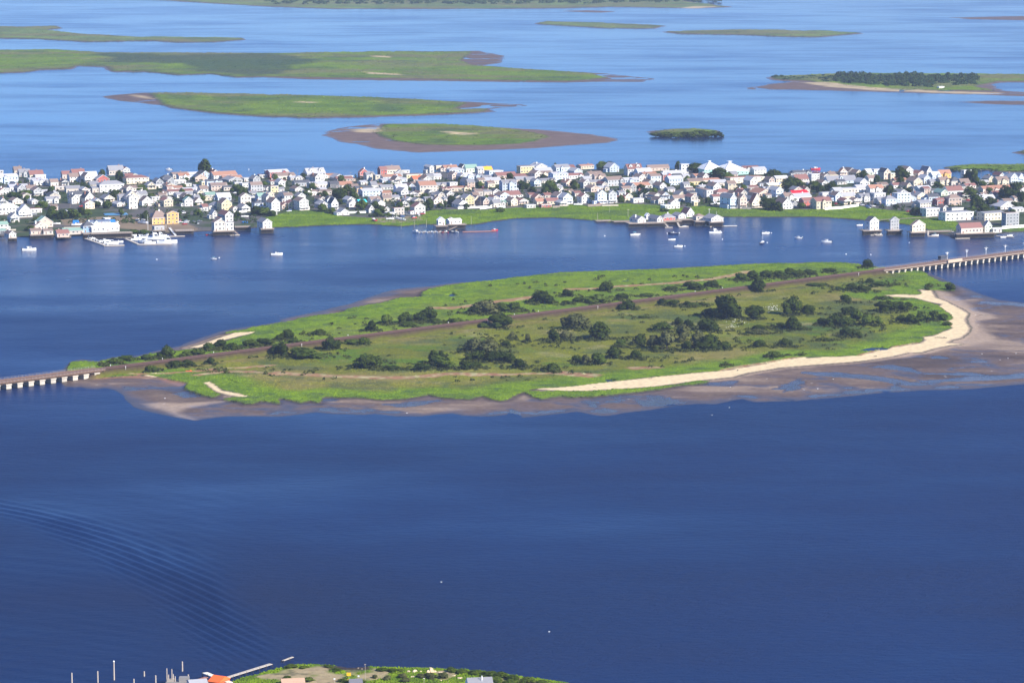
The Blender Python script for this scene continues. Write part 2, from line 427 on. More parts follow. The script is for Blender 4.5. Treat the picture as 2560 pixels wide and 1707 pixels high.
SANDS = Z1([(1600, 232), (1700, 205), (1850, 150), (1980, 110), (2130, 95), (2352, 66), (2352, 80), (2140, 108), (2020, 135), (1900, 165), (1760, 212), (1660, 234)], .4)
SANDT = Z1([(1630, 470), (1640, 430), (1750, 405), (1900, 393), (2060, 400), (2080, 430), (1900, 440), (1740, 445), (1650, 470)], .5)
TAN = Z4([(1380, 462), (1560, 490), (1640, 540), (1700, 590), (1850, 660), (1960, 695), (2010, 735), (1850, 762), (1900, 850), (2030, 915), (2010, 945), (1850, 965), (1650, 985), (1500, 1000), (1400, 1050), (1200, 1100), (900, 1130), (400, 1150), (0, 1190), (0, 1150), (700, 1080), (1300, 960), (1500, 900), (1700, 800), (1600, 650), (1400, 540)])
TANW = Z1([(1180, 700), (1350, 690), (1500, 700), (1700, 690), (1900, 680), (1700, 720), (1560, 745), (1500, 780), (1640, 838), (1500, 810), (1400, 770), (1250, 740)])
FLAT_DRY = Z1([(780, 470), (1000, 455), (1250, 462), (1420, 470), (1620, 500), (1700, 520), (1500, 560), (1300, 500), (1000, 490), (800, 500)])
RUSTL = [(Z1([(1100, 455), (1350, 452), (1600, 440), (1800, 415), (2050, 405), (2290, 385)], .6), 2.2), (Z1([(1650, 470), (1850, 440), (2100, 440), (2352, 468)], .6), 2.8),
         (Z2([(0, 785), (150, 800), (280, 800), (420, 815), (600, 820), (850, 828), (1100, 825), (1350, 800), (1500, 795), (1650, 800), (1800, 800)], .6), 4.5),
         (Z2([(1620, 812), (1800, 803), (2080, 793), (2352, 790)], .6), 2.5), (Z3([(0, 1095), (120, 1110), (280, 1120)], .6), 6), (Z3([(700, 1050), (900, 1050)], .6), 4),
         (Z2([(1320, 240), (1420, 242), (1560, 230), (1800, 190), (1950, 172), (2120, 150)], .6), 4.5), (Z3([(100, 315), (350, 312), (600, 285), (1000, 262), (1400, 225), (1640, 180), (1760, 150)], .6), 4.0),
         (Z3([(1560, 1068), (1700, 1040), (1900, 1010), (2050, 985), (2240, 958)], .6), 4), (Z4([(700, 1080), (1000, 1008), (1280, 962)], .6), 2.0), (Z4([(1800, 700), (1960, 705), (2100, 750)], .2), 5)]
POOLS = [(Z4([(230, 1238), (500, 1240), (760, 1262), (980, 1295), (1100, 1320), (1400, 1350), (1300, 1320), (1700, 1280), (2240, 1250), (2240, 1285), (1500, 1320), (1250, 1360), (1080, 1345), (980, 1315), (700, 1290), (400, 1262)])),
         (Z4([(860, 1190), (1000, 1165), (1200, 1195), (1300, 1240), (1700, 1240), (1900, 1262), (1500, 1262), (1280, 1262), (1150, 1222), (960, 1200)])), (Z4([(0, 1395), (60, 1350), (130, 1300), (150, 1330), (120, 1375), (0, 1420)])),
         (Z4([(920, 1395), (1000, 1400), (960, 1425), (930, 1415)])), (Z3([(700, 1350), (900, 1360), (1020, 1320), (1060, 1350), (1010, 1380), (1200, 1400), (800, 1395)])), (Z3([(240, 1360), (330, 1365), (360, 1400), (340, 1440), (260, 1470), (300, 1420)])),
         (Z2([(1900, 1080), (1960, 1075), (1990, 1110), (2000, 1150), (1890, 1155), (1930, 1120)])), (Z2([(370, 1000), (480, 998), (450, 1015), (380, 1018)])), (Z2([(900, 1045), (1150, 1020), (1350, 1000), (1340, 1020), (1150, 1055), (1000, 1065)])),
         (Z3([(1380, 1200), (1500, 1180), (1650, 1165), (1600, 1190), (1480, 1210)])), (Z3([(2000, 1240), (2200, 1180), (2240, 1160), (2240, 1190), (2100, 1250)])), (Z1([(1480, 620), (1600, 605), (1700, 640), (1560, 645)])), (Z4([(1380, 1085), (1480, 1085), (1500, 1100), (1400, 1105)]))]
PONDS = [Z4([(700, 1030), (760, 1000), (850, 992), (1000, 1000), (940, 1025), (740, 1042)], .5), Z3([(400, 1165), (420, 1140), (500, 1148), (530, 1165), (440, 1178)], .5), Z3([(530, 240), (620, 215), (700, 220), (600, 245)], .5), Z3([(250, 265), (340, 258), (330, 268)], .5), Z2([(1380, 125), (1450, 110), (1500, 130), (1440, 145)], .5), Z1([(1900, 500), (1990, 515), (1990, 535), (1920, 520)], .5)]

def island_fields(X, Y):
    """height, colour and wetness of the marsh island at ground points"""
    n1 = fbm(X, Y, 9, 11); n2 = fbm(X, Y, 34, 23); n3 = fbm(X, Y, 3.2, 31, 3); n4 = fbm(X, Y, 90, 47, 3)
    v = sdf(X, Y, VEG) + n1 * 1.6 + n3 * .9
    md = sdf(X, Y, MUDP) + n2 * 3.0
    sd = np.maximum.reduce([sdf(X, Y, P) for P in (SANDP, SANDQ, SANDR, SANDS, SANDT)]) + n3 * .5
    tan = np.maximum(sdf(X, Y, TAN), sdf(X, Y, TANW)) + n2 * 5
    fd = sdf(X, Y, FLAT_DRY) + n2 * 3
    pool = np.maximum.reduce([sdf(X, Y, P) for P in POOLS]) + n2 * 6 + n1 * 3 + n3 * 1.2
    pond = np.maximum.reduce([sdf(X, Y, P) for P in PONDS]) + n1 * 2
    # bars and runnels of the flats lie along the shore
    bars = fbm(X + Y * .15, Y * 1.0, 55, 61, 4) * .6 + fbm(X, Y * 1.6, 22, 67, 3) * .4
    zm = np.where(md > 0, 0.01 + .009 * np.minimum(md, 18), .05 * md)
    runnel = 1 - np.abs(fbm(X + .3 * Y, Y * 1.3, 42, 71, 4)) * 5
    ac = (X - TR_A.x) * TR_N.x + (Y - TR_A.y) * TR_N.y
    fore = sstep(0, 10, ac)
    # the far eastern flats are awash
    ex, ey = G(2380, 720); wash = sstep(-10, 60, X - ex) * sstep(-60, 120, Y - ey + (X - ex) * 1.2)
    zm = zm + np.where(md > 0, bars * .17 * sstep(0, 10, md) - np.clip(runnel, 0, 1) * .14 * fore * sstep(2, 10, md), 0) - wash * .26
    zm = np.where(pool > -2, np.minimum(zm, .05 - .025 * (pool + 2)), zm)
    zm = np.maximum(zm, -3.0)
    wetpool = (zm < .004) & (md > 5) & (wash < .35)
    zm = np.where(wetpool, .006, zm)
    zs = .15 + .50 * sstep(-9, 1, sd)
    zm = np.where(sd > -9, np.maximum(zm, zs - .15 * (1 - sstep(-9, -4, sd))), zm)
    zv = .92 + .15 * sstep(0, 25, v) + .16 * n3 + .22 * n1 + .25 * n2
    z = zm + (zv - zm) * sstep(-.2, .9, v)
    z = np.where(pond > 0, -.02 - .1 * np.minimum(pond, 3), z)
    # the railway's embankment
    rx = X - TR_A.x; ry = Y - TR_A.y
    al = rx * TR_D.x + ry * TR_D.y; ac = rx * TR_N.x + ry * TR_N.y
    tw, te = (T_W - TR_A).dot(TR_D), (T_E - TR_A).dot(TR_D)
    inr = sstep(tw - 14, tw + 2, al) * (1 - sstep(te - 2, te + 14, al))
    emb = (TRACK_Z - .55) * (1 - sstep(3.9, 7.6, np.abs(ac) + n1 * .5)) * inr
    z = np.where(emb > .02, np.maximum(z, emb), z)
    # colours
    near = sstep(-2, 2, ac)                                      # camera's side of the track
    edge_marsh = 1 - sstep(16, 34, v + n2 * 9 + n1 * 4)
    farside = 1 - near
    grass = mixc(np.broadcast_to(GRASS_A, X.shape + (3,)), GRASS_B, sstep(-.3, .5, n1 + .6 * n3))
    inner = mixc(np.broadcast_to(OLIVE, X.shape + (3,)), GRASS_B * .92, sstep(-.1, .5, n2 + .5 * n1))
    inner = mixc(inner, DRY, sstep(-.1, .5, n4 + .5 * n2 + .3 * n1) * .8)
    inner = mixc(inner, DRY * .9, (1 - sstep(10, 26, ac + n1 * 6)) * near * .6)
    inner = mixc(inner, PALE * .8, sstep(.25, .7, fbm(X, Y, 26, 83)) * .5)
    inner = mixc(inner, DARKG * 1.3, sstep(.0, .45, fbm(X * .7, Y * .8, 17, 91)) * .6)
    inner = mixc(inner, C(.155, .165, .012), sstep(.12, .5, fbm(X * .6, Y * .7, 24, 191)) * .7)
    grass = mixc(grass, DARKG * 1.5, sstep(.15, .5, fbm(X * .5, Y * .8, 9, 291)) * .5)
    g = mixc(inner, grass, np.clip(edge_marsh + farside * sstep(14, 22, np.abs(ac)) * .8, 0, 1))
    g = mixc(g, DARKG * 1.6, sstep(.30, .60, fbm(X, Y, 7.5, 97, 3)) * .5)
    g = mixc(g, MUDW, (1 - sstep(0, 1.4, v)) * .8)
    for line, w in RUSTL:
        d = pdist(X, Y, line) + n3 * 1.4 + n1 * 2.0
        g = mixc(g, mixc(np.broadcast_to(RUST, X.shape + (3,)), PALE * 1.25, sstep(-.2, .6, n3)), (1 - sstep(w * .7, w * 1.5, d)) * .85)
    m = mixc(np.broadcast_to(MUD, X.shape + (3,)), MUDW, sstep(.10, -.02, z + n1 * .03))
    m = mixc(m, WETSAND, sstep(.14, .34, zm + n3 * .03) * .75)
    bar2 = fbm(X * .35 + Y * .12, Y * 1.1, 26, 63, 4)
    m = mixc(m, WETSAND, sstep(.08, .5, bar2) * .75 * sstep(.05, .12, z))
    m = mixc(m, MUDW * .9, sstep(.1, .5, -bar2) * .6)
    m = mixc(m, MUDW * .8, sstep(-5, -.5, v) * .75 * (1 - sstep(-4, 0, sd)))
    m = mixc(m, WETSAND * 1.15, sstep(-3, 6, tan) * .85)
    m = mixc(m, RUST * 1.1, sstep(-2, 3, fd) * .6)
    m = mixc(m, C(.8, .76, .68), (fbm(X, Y, 1.1, 103, 2) > .84) * .3 * sstep(0.0, .08, z))    # shells
    m = mixc(m, SAND, sstep(-.6, .8, sd))
    m = mixc(m, DARKG * .8, (1 - sstep(.3, .9, np.abs(sd + 1.8 + n1))) * .7 * (z > .1))         # wrack line
    col = mixc(m, g, sstep(-.1, .7, v))
    ball = np.abs(ac)
    bank = mixc(np.broadcast_to(C(.060, .042, .026), X.shape + (3,)), OLIVE * .8, sstep(4.6, 6.6, ball + n1 * 1.6))
    col = mixc(col, bank, inr * (1 - sstep(7, 9, ball)))
    col = mixc(col, C(.058, .033, .024), inr * (1 - sstep(4.0, 4.6, ball)))
    wet = np.clip((1 - sstep(.02, .20, z + n1 * .05)) * (v < 0) * (1 - sstep(-3, 0, sd)), 0, 1) * .62
    wet = np.where(wetpool & (v < 0) & (z < .05), 1.0, wet)
    col = np.clip(col, .01, .85)
    return z, col, wet, v, md, edge_marsh, ac, inr, sd

def build_main_island():
    xa, ya = G(-60, 1060); xb, _ = G(2960, 640); xs0, _ = G(0, 830)
    y1 = G(1280, 636)[1] + 10; y0 = G(1280, 1062)[1] - 10
    xmin = min(G(0, 1050)[0], G(0, 800)[0]); xmax = G(2620, 640)[0]
    xs = np.arange(xmin - 5, xmax + 60, .9); ys = np.arange(y0, y1, 2.2)
    X, Y = np.meshgrid(xs, ys)
    z, col, wet, v, md, em, ac, inr, sd = island_fields(X, Y)
    keep = (z > -1.2) & ((md > -18) | (inr > .01))
    me = grid_mesh('marsh_island_ground', X, Y, z, keep, col, wet)
    me.materials.append(GROUND_MAT)
    tag(mesh_obj('marsh_island_ground', me), kind='structure')
build_main_island()

GRASS_MAT = vcol_mat('marsh_grass', rough=.9, scale=.25, amt=.22, spec=.08)
def tufts(name, xs, ys, zs, cols, w, h, seed=3, label=None):
    """grass tussocks, one mesh: low uneven mounds, three to four leaning faces each"""
    rng = np.random.default_rng(seed)
    n = len(xs); K = 4
    a0 = rng.uniform(0, 2 * math.pi, n)
    ww = w * rng.uniform(.5, 1.2, n) * .6; hh = h * rng.uniform(.35, 1.25, n) ** 1.3
    top = np.stack([xs + rng.normal(0, w * .22, n), ys + rng.normal(0, w * .22, n), zs + hh], 1)
    base = []
    for k in range(K):
        a = a0 + k * 2 * math.pi / K + rng.normal(0, .25, n); r = ww * rng.uniform(.7, 1.3, n)
        base.append(np.stack([xs + np.cos(a) * r, ys + np.sin(a) * r, zs - .15], 1))
    co = np.concatenate([np.stack([base[k], base[(k + 1) % K], top], 1) for k in range(K)], 1).reshape(-1, 3).astype(np.float32)
    nf = n * K
    me = bpy.data.meshes.new(name)
    me.vertices.add(nf * 3); me.vertices.foreach_set('co', co.ravel())
    me.loops.add(nf * 3); me.loops.foreach_set('vertex_index', np.arange(nf * 3, dtype=np.int32))
    me.polygons.add(nf)
    me.polygons.foreach_set('loop_start', np.arange(0, nf * 3, 3, dtype=np.int32)); me.polygons.foreach_set('loop_total', np.full(nf, 3, dtype=np.int32))
    me.update()
    at = me.attributes.new('tint', 'FLOAT_COLOR', 'POINT')
    c = np.repeat(np.concatenate([cols * rng.uniform(.86, 1.14, (n, 1)), np.ones((n, 1))], 1), K * 3, axis=0).astype(np.float32)
    at.data.foreach_set('color', c.ravel())
    me.materials.append(GRASS_MAT)
    o = mesh_obj(name, me)
    tag(o, label, 'grass', kind='stuff')
    return o
def main_grass():
    rng = np.random.default_rng(5)
    n = 300000
    x = rng.uniform(G(0, 860)[0] - 5, G(2560, 690)[0] + 5, n); y = rng.uniform(G(0, 1030)[1], G(0, 650)[1], n)
    z, col, wet, v, md, em, ac, inr, sd = island_fields(x, y)
    dens = np.where(em > .5, .9, .75)
    k = (v > .5) & ((inr < .5) | (np.abs(ac) > 6.8)) & (rng.uniform(0, 1, n) < dens) & (z > .2)
    # leave bare the rusty wrack strips
    k &= ~((col[:, 0] > col[:, 1] * 1.12))
    tufts('marsh_grass', x[k], y[k], z[k], col[k] * 1.02, 1.4, .36, 5, 'bright green and olive grass covering the marsh island')
main_grass()

# ---------------- the low islands beyond the town
FAR_MAT = vcol_mat('far_island_ground', rough_attr=True, scale=0.06, amt=0.2, bump=0.2)
FAR_T = []
def far_island(name, outline, rim, dx, dy, seed, green=(GRASS_A, GRASS_B), greens=None, dark=.3, sand=None, zveg=.9, darkpoly=None, tuft=0, rimcol=None):
    P = OV(outline)
    xs = [p[0] for p in P]; ys = [p[1] for p in P]
    X, Y = np.meshgrid(np.arange(min(xs) - 25, max(xs) + 25, dx), np.arange(min(ys) - 60, max(ys) + 60, dy))
    n1 = fbm(X, Y, 45, seed); n2 = fbm(X, Y, 160, seed + 9, 3); n3 = fbm(X, Y, 14, seed + 5, 3)
    s = sdf(X, Y, P) + n1 * min(9, rim * .5 + 4) + n3 * 4 + fbm(X, Y, 130, seed + 77, 2) * (12 if dy > 5 else 3)
    if greens is not None:
        v = sdf(X, Y, OV(greens)) + n1 * 5 + n3 * 3
    else:
        v = s - rim - n1 * 4 - np.abs(n2) * rim
    z = np.where(s > 0, .05 + .02 * np.minimum(s, 15), .08 * s)
    z = np.where(v > 0, z + .45 + np.minimum(v, 8) * zveg / 8 * (1 + .5 * n3), z)
    creek = np.abs(fbm(X * .6 + 40, Y, 95, seed + 31, 3))
    cut = (1 - sstep(.012, .05, creek)) * sstep(4, 16, s) * (rim < 20)
    z = np.where(s > 0, z - cut * 1.3, z)
    z = np.maximum(z, -2.5)
    g = mixc(np.broadcast_to(green[0] * .92, X.shape + (3,)), green[1] * .95, sstep(-.3, .5, n1))
    g = mixc(g, MUD * 1.1, sstep(.1, .6, n2 + .4 * n3) * dark)
    g = mixc(g, DARKG * 1.2, sstep(.15, .6, fbm(X, Y * .8, 70, seed + 21)) * dark)
    g = mixc(g, C(.13, .12, .05), sstep(-.2, .35, fbm(X * .6, Y, 70, seed + 41)) * .75)
    g = mixc(g, DARKG, (1 - sstep(0, 9, v)) * .7)
    g = mixc(g, DARKG * 1.4, sstep(.2, .55, fbm(X * .5, Y * .8, 38, seed + 51)) * .55)
    if darkpoly is not None:
        g = mixc(g, DARKG * 1.15, sstep(-20, 20, sdf(X, Y, OV(darkpoly)) + n1 * 40) * .8)
    m = mixc(np.broadcast_to((rimcol if rimcol is not None else MUD * .95), X.shape + (3,)), MUDW, sstep(.12, .02, z))
    if sand:
        for sp_ in sand:
            m = mixc(m, SAND * .6, sstep(-8, 8, sdf(X, Y, OV(sp_)) + n3 * 8))
            g = mixc(g, SAND * .6, sstep(-8, 8, sdf(X, Y, OV(sp_)) + n3 * 8))
    col = mixc(m, g, sstep(-1, 4, v))
    wet = np.clip((1 - sstep(.04, .25, z)) * .8, 0, 1)
    rt = np.random.default_rng(seed); pick = (v > 1) & (rt.uniform(0, 1, X.shape) < min(.5, dx * dy / 45))
    FAR_T.append((X[pick] + rt.uniform(-dx, dx, pick.sum()) * .5, Y[pick] + rt.uniform(-dy, dy, pick.sum()) * .5, z[pick], col[pick] * rt.uniform(.75, 1.15, (pick.sum(), 1)), ))
    me = grid_mesh(name, X, Y, z, (z > -1.5) & (s > -14), np.clip(col, .01, .8), wet)
    me.materials.append(FAR_MAT)
    tag(mesh_obj(name, me), kind='structure')
PALEG = (C(.14, .19, .05), C(.09, .14, .045))
far_island('far_wooded_shore_ground', [(240, -3), (400, 3), (500, 10), (620, 16), (760, 21), (1000, 22), (1300, 20), (1400, 17), (1550, 19), (1600, 20), (1690, 17), (1640, 12), (1600, 4), (1500, -9), (200, -9)], 10, 6, 14, 201, green=PALEG, dark=.2, sand=[[(1560, 19.5), (1600, 20), (1640, 17.5), (1600, 17)]])
far_island('north_marsh_ground', [(-60, 62), (60, 63), (130, 60), (142, 66), (100, 69), (200, 79), (300, 85), (450, 87), (560, 88), (570, 92), (500, 97), (400, 98), (350, 94), (200, 97), (90, 90), (-60, 88)], 3, 3, 8, 221, green=PALEG)
far_island('great_marsh_ground', [(-60, 117), (0, 116), (120, 114), (230, 121), (450, 122), (640, 123), (700, 122), (850, 119), (900, 117), (1000, 119), (1100, 117), (1155, 128), (1168, 142), (1120, 151), (1200, 158), (1400, 169), (1508, 181), (1480, 189), (1300, 190), (1100, 188), (900, 185), (700, 182), (600, 178), (540, 180), (480, 171), (410, 174), (330, 166), (260, 166), (240, 155), (180, 153), (160, 160), (90, 162), (60, 168), (-60, 170)], 5, 3, 6, 241,
           dark=.4, greens=[(-60, 118), (0, 117), (120, 115), (230, 122), (450, 123), (640, 124), (850, 120), (1000, 120), (1090, 120), (1060, 140), (1090, 152), (1200, 160), (1360, 170), (1400, 180), (1300, 188), (1000, 183), (700, 179), (600, 177), (540, 178), (480, 170), (410, 173), (330, 165), (260, 165), (245, 155), (180, 152), (160, 159), (90, 161), (60, 167), (-60, 169)],
           darkpoly=[(230, 125), (430, 128), (640, 123), (700, 135), (690, 160), (660, 175), (560, 178), (400, 150), (250, 145)], sand=[[(860, 131), (900, 132), (890, 135), (862, 134)], [(830, 168), (900, 172), (920, 176), (850, 173)]])
far_island('long_marsh_ground', [(232, 222), (330, 213), (450, 214), (800, 222), (950, 228), (1100, 236), (1200, 240), (1210, 244), (1120, 251), (1135, 257), (1060, 263), (1000, 266), (850, 270), (700, 272), (600, 269), (500, 262), (450, 256), (400, 250), (370, 243), (300, 236), (250, 229)], 5, 2.2, 4.5, 261,
           greens=[(340, 215), (450, 215), (800, 223), (950, 230), (1080, 238), (1040, 252), (1120, 252), (1110, 258), (1000, 264), (850, 268), (700, 271), (600, 268), (500, 261), (450, 255), (400, 249), (370, 242)], dark=.55, sand=[[(305, 219), (330, 221), (352, 228), (325, 226)], [(690, 237), (720, 238), (715, 240), (690, 239)]])
far_island('round_marsh_ground', [(738, 310), (760, 299), (790, 292), (870, 285), (960, 284), (1100, 290), (1250, 299), (1350, 308), (1422, 320), (1400, 328), (1250, 340), (1100, 347), (960, 351), (850, 340), (770, 324)], 5, 1.6, 3.2, 281,
           greens=[(880, 288), (1000, 286), (1100, 291), (1200, 300), (1272, 316), (1200, 332), (1100, 336), (980, 335), (900, 326), (850, 303)], dark=.25, sand=[[(1020, 306), (1070, 307), (1088, 312), (1060, 314), (1035, 310)], [(800, 300), (870, 292), (870, 306), (830, 305)]], rimcol=MUD * 1.15)
far_island('shrub_islet_ground', [(1487, 304), (1520, 299), (1600, 297), (1650, 300), (1662, 306), (1640, 313), (1570, 315), (1510, 311)], 3, 1.5, 3, 301)
far_island('wooded_island_ground', [(1712, 203), (1760, 194), (1820, 188), (1770, 184), (1762, 180), (1775, 175), (1850, 172), (2000, 168), (2250, 170), (2420, 173), (2420, 190), (2300, 190), (2280, 195), (2310, 210), (2420, 215), (2420, 222), (2352, 222), (2200, 217), (2000, 211), (1850, 208), (1720, 206)], 3, 2.5, 5, 321,
           greens=[(1772, 181), (1778, 176), (1850, 173), (2000, 170), (2250, 171), (2420, 174), (2420, 188), (2290, 189), (2240, 200), (2290, 210), (2150, 209), (2000, 205), (1900, 194), (1850, 187), (1790, 184)], sand=[[(1845, 190), (1880, 190), (2000, 203), (2150, 210), (2300, 214), (2290, 217), (2150, 214), (2000, 208), (1900, 200)]], rimcol=MUD * 1.05)
far_island('right_mud_bar_ground', [(2202, 235), (2260, 232), (2420, 232), (2420, 242), (2280, 240)], 400, 3, 5, 341)
far_island('bright_bar_ground', [(1226, 54), (1250, 50), (1400, 54), (1540, 60), (1500, 66), (1380, 66), (1240, 57)], 4, 3, 8, 361, green=PALEG)
far_island('middle_bar_ground', [(1528, 74), (1620, 71), (1700, 69), (1900, 72), (1978, 77), (1880, 86), (1790, 85), (1700, 81), (1560, 78)], 5, 3, 8, 381, green=PALEG)
far_island('far_right_bar_ground', [(2178, 41), (2300, 38), (2420, 37), (2420, 49), (2230, 45)], 400, 5, 12, 401)
far_island('small_far_bar_ground', [(1270, 26), (1350, 24), (1424, 27), (1380, 30)], 400, 5, 10, 411)
far_island('town_marsh_ground', [(2172, 386), (2200, 381), (2260, 379), (2420, 378), (2420, 398), (2300, 396), (2250, 391), (2195, 392)], 1, 1.5, 3, 421)
far_island('edge_islet_ground', [(2330, 351), (2345, 346), (2420, 343), (2420, 358), (2350, 357)], 3, 1.5, 3, 431)

_t = [np.concatenate([q[i] for q in FAR_T]) for i in range(4)]
print('far tufts', len(_t[0]))
tufts('far_marsh_grass', _t[0], _t[1], _t[2], np.clip(_t[3], .01, .6), 3.6, .6, 19, 'rough grass and reeds on the low islands in the far bay')

# ---------------- the town's ground
TOWN = ([(-60, 440), (0, 440), (60, 441), (110, 448), (150, 463), (162, 447), (250, 441), (330, 438), (370, 446), (400, 455), (420, 441), (520, 437), (600, 444), (640, 447), (660, 438), (800, 441), (880, 444), (940, 440), (1070, 432), (1200, 430), (1280, 436), (1300, 428), (1450, 424), (1600, 422), (1700, 423), (1850, 426), (1950, 432), (1990, 434), (2100, 428), (2200, 427), (2330, 428), (2370, 436), (2390, 447), (2520, 447), (2560, 440), (2700, 436)],
        [(2700, 578), (2560, 579), (2524, 581), (2476, 590), (2386, 596), (2371, 590), (2321, 580), (2274, 563), (2214, 554), (2167, 551), (2071, 544), (2030, 542), (1911, 543), (1810, 542), (1740, 544), (1690, 548), (1600, 553), (1520, 556), (1483, 551), (1383, 544), (1291, 546), (1229, 554), (1200, 560), (1175, 562), (1056, 561), (1010, 566), (983, 565), (928, 561), (855, 562), (800, 564), (747, 567), (685, 569), (634, 569), (560, 577), (510, 578), (430, 583), (380, 586), (330, 590), (200, 590), (150, 592), (0, 592), (-60, 592)])
TOWN_P = [G(a, b, .3) for a, b in TOWN[0] + TOWN[1]]
STRIP = [G(a, b, .8) for a, b in [(640, 566), (660, 548), (690, 538), (740, 525), (800, 530), (850, 541), (930, 546), (1000, 548), (1050, 540), (1070, 528), (1130, 525), (1200, 526), (1290, 520), (1380, 517), (1440, 512), (1480, 518), (1560, 510), (1640, 514), (1700, 520), (1760, 516), (1850, 520), (1950, 526), (2050, 524), (2150, 516), (2200, 524), (2280, 532), (2330, 545), (2380, 548), (2400, 560), (2390, 578), (2330, 575), (2274, 563), (2214, 555), (2071, 545), (1911, 544), (1740, 545), (1600, 554), (1520, 557), (1383, 545), (1291, 547), (1229, 555), (1175, 563), (1056, 561), (1010, 567), (928, 562), (855, 563), (747, 568), (685, 570)]]
STRIP2 = [G(a, b, .8) for a, b in [(2500, 575), (2520, 568), (2600, 570), (2600, 580), (2524, 583)]]
TOWN_Z = 1.3
def town_ground():
    xs = [p[0] for p in TOWN_P]; ys = [p[1] for p in TOWN_P]
    X, Y = np.meshgrid(np.arange(min(xs) - 6, max(xs) + 10, 1.5), np.arange(min(ys) - 25, max(ys) + 30, 2.6))
    n1 = fbm(X, Y, 12, 511); n2 = fbm(X, Y, 45, 521); n3 = fbm(X, Y, 4, 531, 3)
    s = sdf(X, Y, TOWN_P) + n1 * 2.0 + n3 * 1.0
    st = np.maximum(sdf(X, Y, STRIP), sdf(X, Y, STRIP2)) + n1 * 3
    z = np.where(s > 0, .2 + .9 * sstep(0, 10, s) + .1 * n1, .25 * s)
    z = np.where((s > 12) & (st < 0), TOWN_Z - .05, z)
    z = np.maximum(z, -2)
    g = mixc(np.broadcast_to(GRASS_A * .95, X.shape + (3,)), GRASS_B, sstep(-.3, .4, n1))
    g = mixc(g, DARKG * 1.5, sstep(.05, .6, n2) * .5)
    yard = mixc(np.broadcast_to(C(.10, .095, .09), X.shape + (3,)), C(.045, .065, .025), sstep(-.3, .15, n2 + .6 * n1))
    yard = mixc(yard, C(.19, .15, .11), sstep(.3, .7, fbm(X, Y, 25, 541)) * .6)
    lot = sdf(X, Y, [G(a, b, 1.2) for a, b in [(150, 550), (280, 540), (370, 545), (390, 560), (420, 558), (470, 560), (500, 572), (480, 580), (380, 578), (300, 572), (160, 565)]]) + n1 * 3
    yard = mixc(yard, C(.23, .17, .11), sstep(-2, 3, lot) * .85)
    col = mixc(yard, g, sstep(-1, 2, st))
    dirt = sdf(X, Y, [G(a, b, 1.0) for a, b in [(930, 545), (1050, 540), (1060, 550), (1000, 558), (950, 556)]]) + n1 * 3
    col = mixc(col, C(.25, .19, .14), sstep(-2, 3, dirt) * .8)
    col = mixc(col, MUDW, 1 - sstep(1.0, 4.5, s))
    wet = np.clip(1 - sstep(.0, .3, z), 0, 1) * .6
    me = grid_mesh('town_ground', X, Y, z, (s > -10), np.clip(col, .01, .8), wet)
    me.materials.append(FAR_MAT)
    tag(mesh_obj('town_ground', me), kind='structure')
    # grass on the strip
    rng = np.random.default_rng(8); n = 70000
    x = rng.uniform(min(xs), max(xs), n); y = rng.uniform(G(0, 592)[1], G(0, 505)[1], n)
    st = np.maximum(sdf(x, y, STRIP), sdf(x, y, STRIP2)) + fbm(x, y, 12, 511) * 3
    s = sdf(x, y, TOWN_P)
    k = (st > .5) & (s > 1.5)
    c = mixc(np.broadcast_to(GRASS_A * .95, (n, 3)), GRASS_B, sstep(-.3, .4, fbm(x, y, 12, 511)))
    c = mixc(c, DARKG * 1.5, sstep(.05, .6, fbm(x, y, 45, 521)) * .5)
    zz = .2 + .9 * sstep(0, 10, s)
    tufts('shore_grass', x[k], y[k], zz[k], c[k], 1.8, .55, 9, 'green marsh grass along the shore in front of the town')
town_ground()

